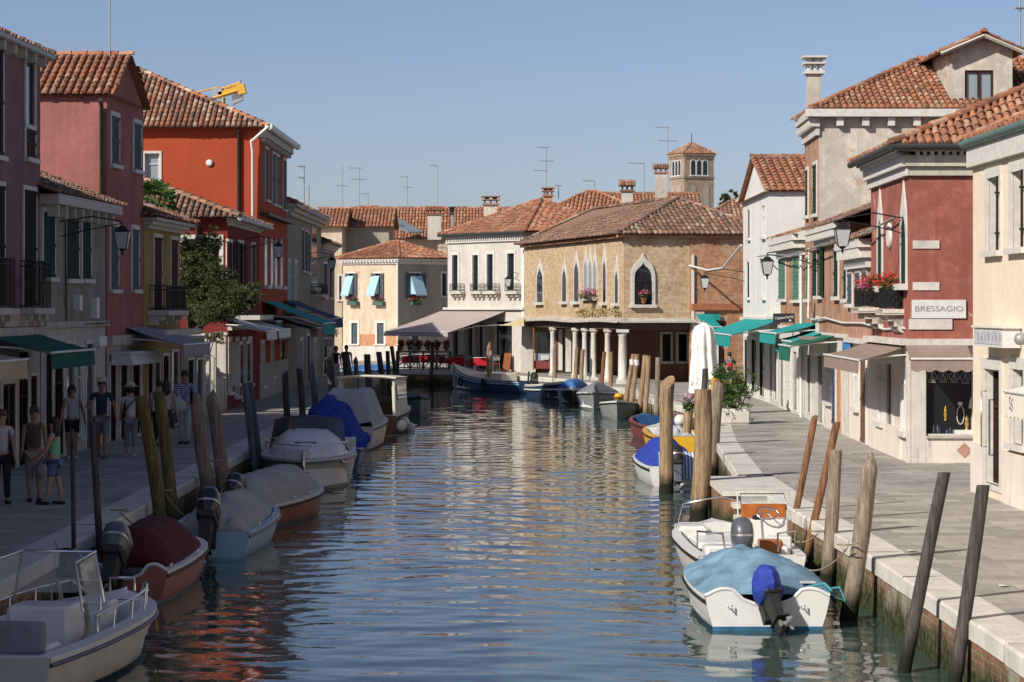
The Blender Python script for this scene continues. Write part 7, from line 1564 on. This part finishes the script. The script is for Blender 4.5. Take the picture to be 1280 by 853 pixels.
def person(x, y, h, face, lab, shirt='c_white', legs='c_denim', legl=1.0, hair='hair', hairl='short', hat=None, skin='skin', la=(5, 8, 10), ra=(5, 8, 10), ll=(0, 0), rl=(0, 0), sleeve=.5, female=False, dress=False, shoes='c_black', lean=0, turn=0):
    """face: direction looked at, degrees (0=+x, 90=+y away, -90=to camera). arms: (swing fwd, abduct, elbow)"""
    a = R(face); fx = Vector((math.cos(a), math.sin(a), 0)); rx = Vector((math.sin(a), -math.cos(a), 0)); O = V(x, y, 0)
    r = root('person', (x, y, 0), lab, 'person', None); k = h
    def T(f, s, z): return O+fx*f*k+rx*s*k+V(0,0,z*k)
    sw = .098 if female else .112; hw = .05
    le = math.sin(R(lean)); vs = []; ed = []; rad = []
    def add(p, r_, to=None): vs.append(p); rad.append(r_*k if not isinstance(r_, tuple) else (r_[0]*k, r_[1]*k)); i = len(vs)-1; (ed.append((to, i)) if to is not None else None); return i
    pel = add(T(0,0,.53), (.075,.06)); wai = add(T(le*.1,0,.61), (.062,.05), pel); che = add(T(le*.2,0,.72), (.08,.06), wai); nb = add(T(le*.28,0,.8), (.05,.042), che); nk = add(T(le*.3+.005,0,.845), .03, nb); hd = add(T(le*.33+.012,0,.885), (.043,.05), nk); ht = add(T(le*.34+.008,0,.945), (.046,.052), hd); hp = add(T(le*.34,0,.975), .03, ht)
    J = {}
    for s, arm, leg, nm in ((-1, la, ll, 'L'), (1, ra, rl, 'R')):
        sh = add(T(le*.26,s*sw,.8), .03, nb); sa, ab, el = [R(q) for q in arm]
        def dirv(sa_, ab_): return fx*math.sin(sa_)*math.cos(ab_)+rx*s*math.sin(ab_)-V(0,0,1)*math.cos(sa_)*math.cos(ab_)
        d1 = dirv(sa, ab); d2 = dirv(sa+el, ab*.5); ps = vs[sh]; pe = ps+d1*.17*k; pw = pe+d2*.145*k
        e = add(pe, .021, sh); w = add(pw, .015, e); hn = add(pw+d2*.03*k, (.016,.02), w); J[nm] = (ps, pe, pw, d2)
        hi = add(T(0,s*hw,.49), .052, pel); lg, kb = R(leg[0]), R(leg[1])
        kd = fx*math.sin(lg)-V(0,0,1)*math.cos(lg); pk = vs[hi]+kd*.215*k; kd2 = fx*math.sin(lg-kb)-V(0,0,1)*math.cos(lg-kb); pa = pk+kd2*.225*k
        kn = add(pk, .034, hi); cf = add(pk.lerp(pa,.35), .031, kn); an = add(pa, .018, cf); J[nm+'k'] = pk; J[nm+'a'] = pa; J[nm+'h'] = vs[hi]
        add(pa+fx*.05*k-V(0,0,.02*k), .016, an)
    minz = min(J['La'].z, J['Ra'].z)-.045*k
    dz = -minz
    vs = [v+V(0,0,dz) for v in vs]
    for q in J:
        if isinstance(J[q], tuple): J[q] = tuple(p+V(0,0,dz) for p in J[q][:3])+(J[q][3],)
        else: J[q] = J[q]+V(0,0,dz)
    ex = MB()
    for nm in 'LR':
        ps, pe, pw, d = J[nm]; pal = pw+d*.05*k; s = -1 if nm == 'L' else 1; side = d.cross(fx); side = side.normalized() if side.length > .1 else rx
        acr = side.cross(d).normalized()
        for i, (o, l) in enumerate(((-.016,.038),(-.005,.046),(.006,.043),(.016,.034))): p = pal+acr*o*k*.9; ex.tube([p-d*.015*k, p+d*l*.5*k, p+d*l*.85*k+side*.01*k*s], [.0052*k,.005*k,.0038*k], 5)
        p = pw+d*.025*k+acr*.012*k; ex.tube([p, p+acr*.016*k+d*.018*k, p+acr*.018*k+d*.036*k], [.0065*k,.0055*k,.0042*k], 5)
    hc = vs[6]; ex.ball(hc+fx*.05*k-V(0,0,.022*k), .011*k, 6, (1,.8,1.5))
    for s in (-1, 1): ex.ball(hc+rx*s*.047*k-V(0,0,.02*k), .012*k, 6, (.7,.7,1.3))
    skinmesh(vs, ed, rad, 'body', M[skin], r, 1, extra=ex)
    Z = V(0,0,1); fm = Matrix((fx, rx, Z)).transposed()
    f = MB()
    for s in (-1, 1): f.ball(hc+fx*.047*k+rx*s*.018*k-V(0,0,.012*k), .0055*k, 6)
    f.build('eyes', M['c_black'], r); f = MB(); f.box(hc+fx*.046*k-V(0,0,.043*k), (.004*k,.02*k,.005*k), M=fm); f.build('mouth', M['marh'], r)
    # clothes: shirt
    g = 1.16; cv, ce, cr = [], [], []
    def ad(p, r_, to=None): cv.append(p); cr.append((r_[0]*k, r_[1]*k) if isinstance(r_, tuple) else r_*k); (ce.append((to, len(cv)-1)) if to is not None else None); return len(cv)-1
    p0 = ad(vs[0]-V(0,0,.02*k), (.08,.068)); p1 = ad(vs[1], (.071,.06), p0); p2 = ad(vs[2], (.088,.069), p1); p3 = ad(vs[3]+V(0,0,.0), (.056,.048), p2)
    for nm in 'LR':
        ps, pe, pw, d = J[nm]; q = ad(ps, .037, p3)
        if sleeve > 0: q = ad(ps.lerp(pe, min(1, sleeve)), .03, q)
        if sleeve > 1: ad(pe.lerp(pw, .9), .021, q)
    skinmesh(cv, ce, cr, 'shirt' if not dress else 'dress', M[shirt], r, 1)
    # trousers / skirt
    if dress or legs == 'skirt':
        m = MB(); c = vs[0]; rings = []
        for z, w in ((.05,.078),(-.02,.1),(-.12,.112),(-.22,.12)): rings.append([c+(fx*math.cos(t_)*w*.75+rx*math.sin(t_)*w)*(1+.05*math.sin(t_*7))*k+V(0,0,z*k) for t_ in [2*math.pi*i/24 for i in range(24)]])
        m.loft(rings, sm=True, caps=False); m.build('skirt', M[shirt if dress else 'c_black'], r)
    else:
        cv, ce, cr = [], [], []; p0 = ad(vs[0], (.081,.07))
        for nm in 'LR':
            q = ad(J[nm+'h'], .06, p0)
            if legl > .5: q = ad(J[nm+'k'], .043, q); ad(J[nm+'k'].lerp(J[nm+'a'], (legl-.5)*2), .032, q)
            else: ad(J[nm+'h'].lerp(J[nm+'k'], legl*2), .052, q)
        skinmesh(cv, ce, cr, 'trousers' if legl > .6 else 'shorts', M[legs], r, 1)
    for nm in 'LR': m = MB(); p = J[nm+'a']; m.rbox(p+fx*.045*k-V(0,0,.028*k), (.155*k, .055*k, .038*k), .012*k, M=fm); m.build('shoe', M[shoes], r)
    m = MB(); c = hc-fx*.012*k+V(0,0,.012*k); m.ball(c, .058*k, 12, (1,.93,1.02), M=fm)
    if hairl == 'long': rings = [[c+(fx*(math.cos(t_)*.55-.35)+rx*math.sin(t_))*w*k+V(0,0,z*k) for t_ in [2*math.pi*i/14 for i in range(14)]] for z, w in ((.0,.058),(-.06,.066),(-.12,.07),(-.18,.05))]; m.loft(rings, sm=True)
    elif hairl == 'bun': m.ball(c-fx*.06*k+V(0,0,.02*k), .028*k, 8)
    elif hairl == 'bob': m.ball(c-fx*.012*k-V(0,0,.03*k), .06*k, 10, (.85,1.05,1), M=fm)
    if True: m.build('hair', M[hair], r)
    if hat: m = MB(); m.lathe(hc+V(0,0,.02*k), [(.1*k,0),(.1*k,.006*k),(.062*k,.01*k),(.058*k,.05*k),(.035*k,.062*k),(.005,.058*k)], 18); m.build('hat', M[hat], r)
    return r, T, J, (fx, rx, k)
def bag(p, s, mat, lab, name='handbag'):
    r = root(name, p, lab, 'bag'); p = Vector(p); m = MB(); m.lathe(p-V(0,0,s), [(s*.35,0),(s*.55,s*.2),(s*.6,s*.6),(s*.3,s*1.0),(s*.12,s*1.15)], 12); m.build('pouch', M[mat], r); m = MB(); m.tube([p+V(-.06,0,-.05), p+V(-.05,0,.12), p+V(0,0,.2), p+V(.05,0,.12), p+V(.06,0,-.05)], .01, 5); m.build('strap', M[mat], r)
def GP(px, py): x, y = G(px, py); return x, y
x, y = GP(2, 629); person(x, y, 1.64, -70, 'woman in white tee and black trousers cut by the left picture edge', 'c_white', 'c_black', 1.0, 'hairb', 'bob', female=True, ll=(12,5), rl=(-8,8))
x, y = GP(43, 627); q = person(x, y, 1.68, -80, 'woman with sunglasses in a dark top and khaki trousers holding a bag', 'c_brown', 'c_khaki', .85, 'hairb', 'bun', skin='skin2', sleeve=0, female=True, ra=(10,6,40), la=(4,6,12))
T = q[1]; m = MB(); hc = T(.05,0,.955); m.box(hc, (.02,.13,.035), M=Matrix((q[3][0], q[3][1], V(0,0,1))).transposed()); m.build('sunglasses', M['bk'], q[0])
bag(tuple(q[2]['L'][2]+V(0.02,-.05,-.1)), .3, 'c_white', 'white cloth bag hanging from the hand between the two women')
x, y = GP(68, 631); person(x, y, 1.52, 170, 'girl with long dark hair, pale green vest and denim shorts seen from the side', 'c_green', 'c_denim', .42, 'hair', 'long', skin='skin', sleeve=0, female=True, la=(18,4,25), ra=(12,4,30), ll=(10,0), rl=(-8,4))
x, y = GP(90, 573); person(x, y, 1.66, -75, 'woman in a white apron top and dark shorts outside the grey house', 'c_white', 'c_black', .35, 'hair', 'bob', skin='skin2', sleeve=0, female=True, la=(0,18,8), ra=(5,14,15), shoes='c_white')
x, y = GP(127, 573); person(x, y, 1.82, -88, 'man in a pale sun hat, navy polo and grey shorts walking to the camera', 'c_navy', 'c_grey', .5, 'hairb', 'short', 'c_straw', skin='skin2', sleeve=.55, la=(-8,16,12), ra=(22,8,75), ll=(14,8), rl=(-12,12), shoes='c_brown')
x, y = GP(163, 571); q = person(x, y, 1.68, 100, 'woman in a straw hat and white shirt with a crossbody strap, seen from behind', 'c_white', 'c_grey', .85, 'hair', 'bob', 'c_straw', female=True, sleeve=.5, ll=(10,4), rl=(-10,6), shoes='c_white', la=(15,8,30))
m = MB(); T = q[1]; m.tube([T(-.07,.09,.82), T(-.085,0,.72), T(-.07,-.09,.6)], .015, 5); m.build('strap', M['c_black'], q[0])
x, y = GP(208, 561); q = person(x, y, 1.66, 95, 'woman with long black hair in a floral top and black skirt behind the olive posts', 'c_flor', 'skirt', 1, 'hair', 'long', female=True, sleeve=0, ra=(-5,14,10), la=(0,10,5), ll=(10,0), rl=(-10,5))
x, y = GP(231, 555); q = person(x, y, 1.84, -95, 'tall man in a blue checked shirt and light trousers with a white shoulder bag', 'c_check', 'c_pale', 1.0, 'hair', 'short', skin='skin2', sleeve=.9, la=(30,20,60), ra=(10,8,30), ll=(8,0), rl=(-6,0))
T = q[1]; bag(tuple(T(.06, .08, .62)), .34, 'c_white', 'white bag slung before the tall man in the checked shirt'); m = MB(); m.tube([T(.03,-.09,.82), T(.085,0,.72), T(.08,.07,.6)], .015, 5); m.build('strap', M['c_white'], q[0])
x, y = GP(199, 558); person(x, y, 1.62, 90, 'dark haired person in white half hidden behind the right olive post', 'c_white', 'c_black', .9, 'hair', 'short', sleeve=.5)
x, y = GP(420, 481); person(x, y, 1.72, -80, 'person in black top and pale shorts, left of the far walking couple', 'c_black', 'c_pale', .5, 'hair', 'bob', female=True, sleeve=0, ll=(10,0), rl=(-10,5))
x, y = GP(433, 480); person(x, y, 1.74, -80, 'person in dark top, right of the far walking couple', 'c_brown', 'c_grey', .5, 'hair', 'short', skin='skin2', ll=(-10,5), rl=(10,0), ra=(30,15,50))
x, y = GP(912, 487); x = 8.6; y = 98.0; q = person(XP(912, 98), 98, 1.66, 80, 'person in a blue top with a red backpack walking away by the teal awnings', 'c_navy', 'c_blue', .4, 'hair', 'short', sleeve=.5, ll=(10,0), rl=(-10,5), ra=(0,15,10))
p = q[1](-.09, 0, .72); r = root('backpack', tuple(p), 'small red and grey backpack worn by the person under the teal awnings', 'backpack'); m = MB(); m.rbox(p, (.28,.16,.36), .06); m.build('bag_body', M['c_grey'], r); m = MB(); m.rbox(p+V(.02,-.1,-.05), (.17,.08,.18), .04); m.build('pocket', M['c_red'], r)
# ================= CAMERA, LIGHT =================
cam = bpy.data.cameras.new('camera'); co = bpy.data.objects.new('camera', cam); COL.objects.link(co)
co.location = (0, 0, HC); co.rotation_euler = (R(90), 0, 0); cam.sensor_width = 36; cam.lens = F*36/1280
cam.shift_y = -(426.5-HY)/1280; cam.clip_end = 5000; cam.clip_start = .5; S.camera = co
EL = R(33); tx, ty = -.72, -.69
w = bpy.data.worlds.new('World'); S.world = w; w.use_nodes = True; nt = w.node_tree; bg = nt.nodes['Background']
sk = nt.nodes.new('ShaderNodeTexSky'); sk.sky_type = 'NISHITA'; sk.sun_disc = False; sk.sun_elevation = EL; sk.sun_rotation = math.atan2(tx, ty)
sk.air_density = .7; sk.dust_density = .9; sk.ozone_density = 4.5; sk.altitude = 0
mx = nt.nodes.new('ShaderNodeMix'); mx.data_type = 'RGBA'; mx.blend_type = 'MULTIPLY'; mx.inputs[0].default_value = 1; mx.inputs[7].default_value = (1.3, 1.07, 1.0, 1)
nt.links.new(sk.outputs[0], mx.inputs[6]); nt.links.new(mx.outputs[2], bg.inputs[0]); bg.inputs[1].default_value = .089
sl = bpy.data.lights.new('sun', 'SUN'); so = bpy.data.objects.new('sun', sl); COL.objects.link(so); sl.energy = 4.7; sl.angle = R(.55); sl.color = (1, .93, .82)
d = Vector((-tx*math.cos(EL), -ty*math.cos(EL), -math.sin(EL))); so.rotation_euler = d.to_track_quat('-Z', 'Y').to_euler(); so.location = (-20, -20, 40)
S.view_settings.view_transform = 'Standard'; S.view_settings.look = 'None'; S.view_settings.gamma = 1; S.view_settings.exposure = .16
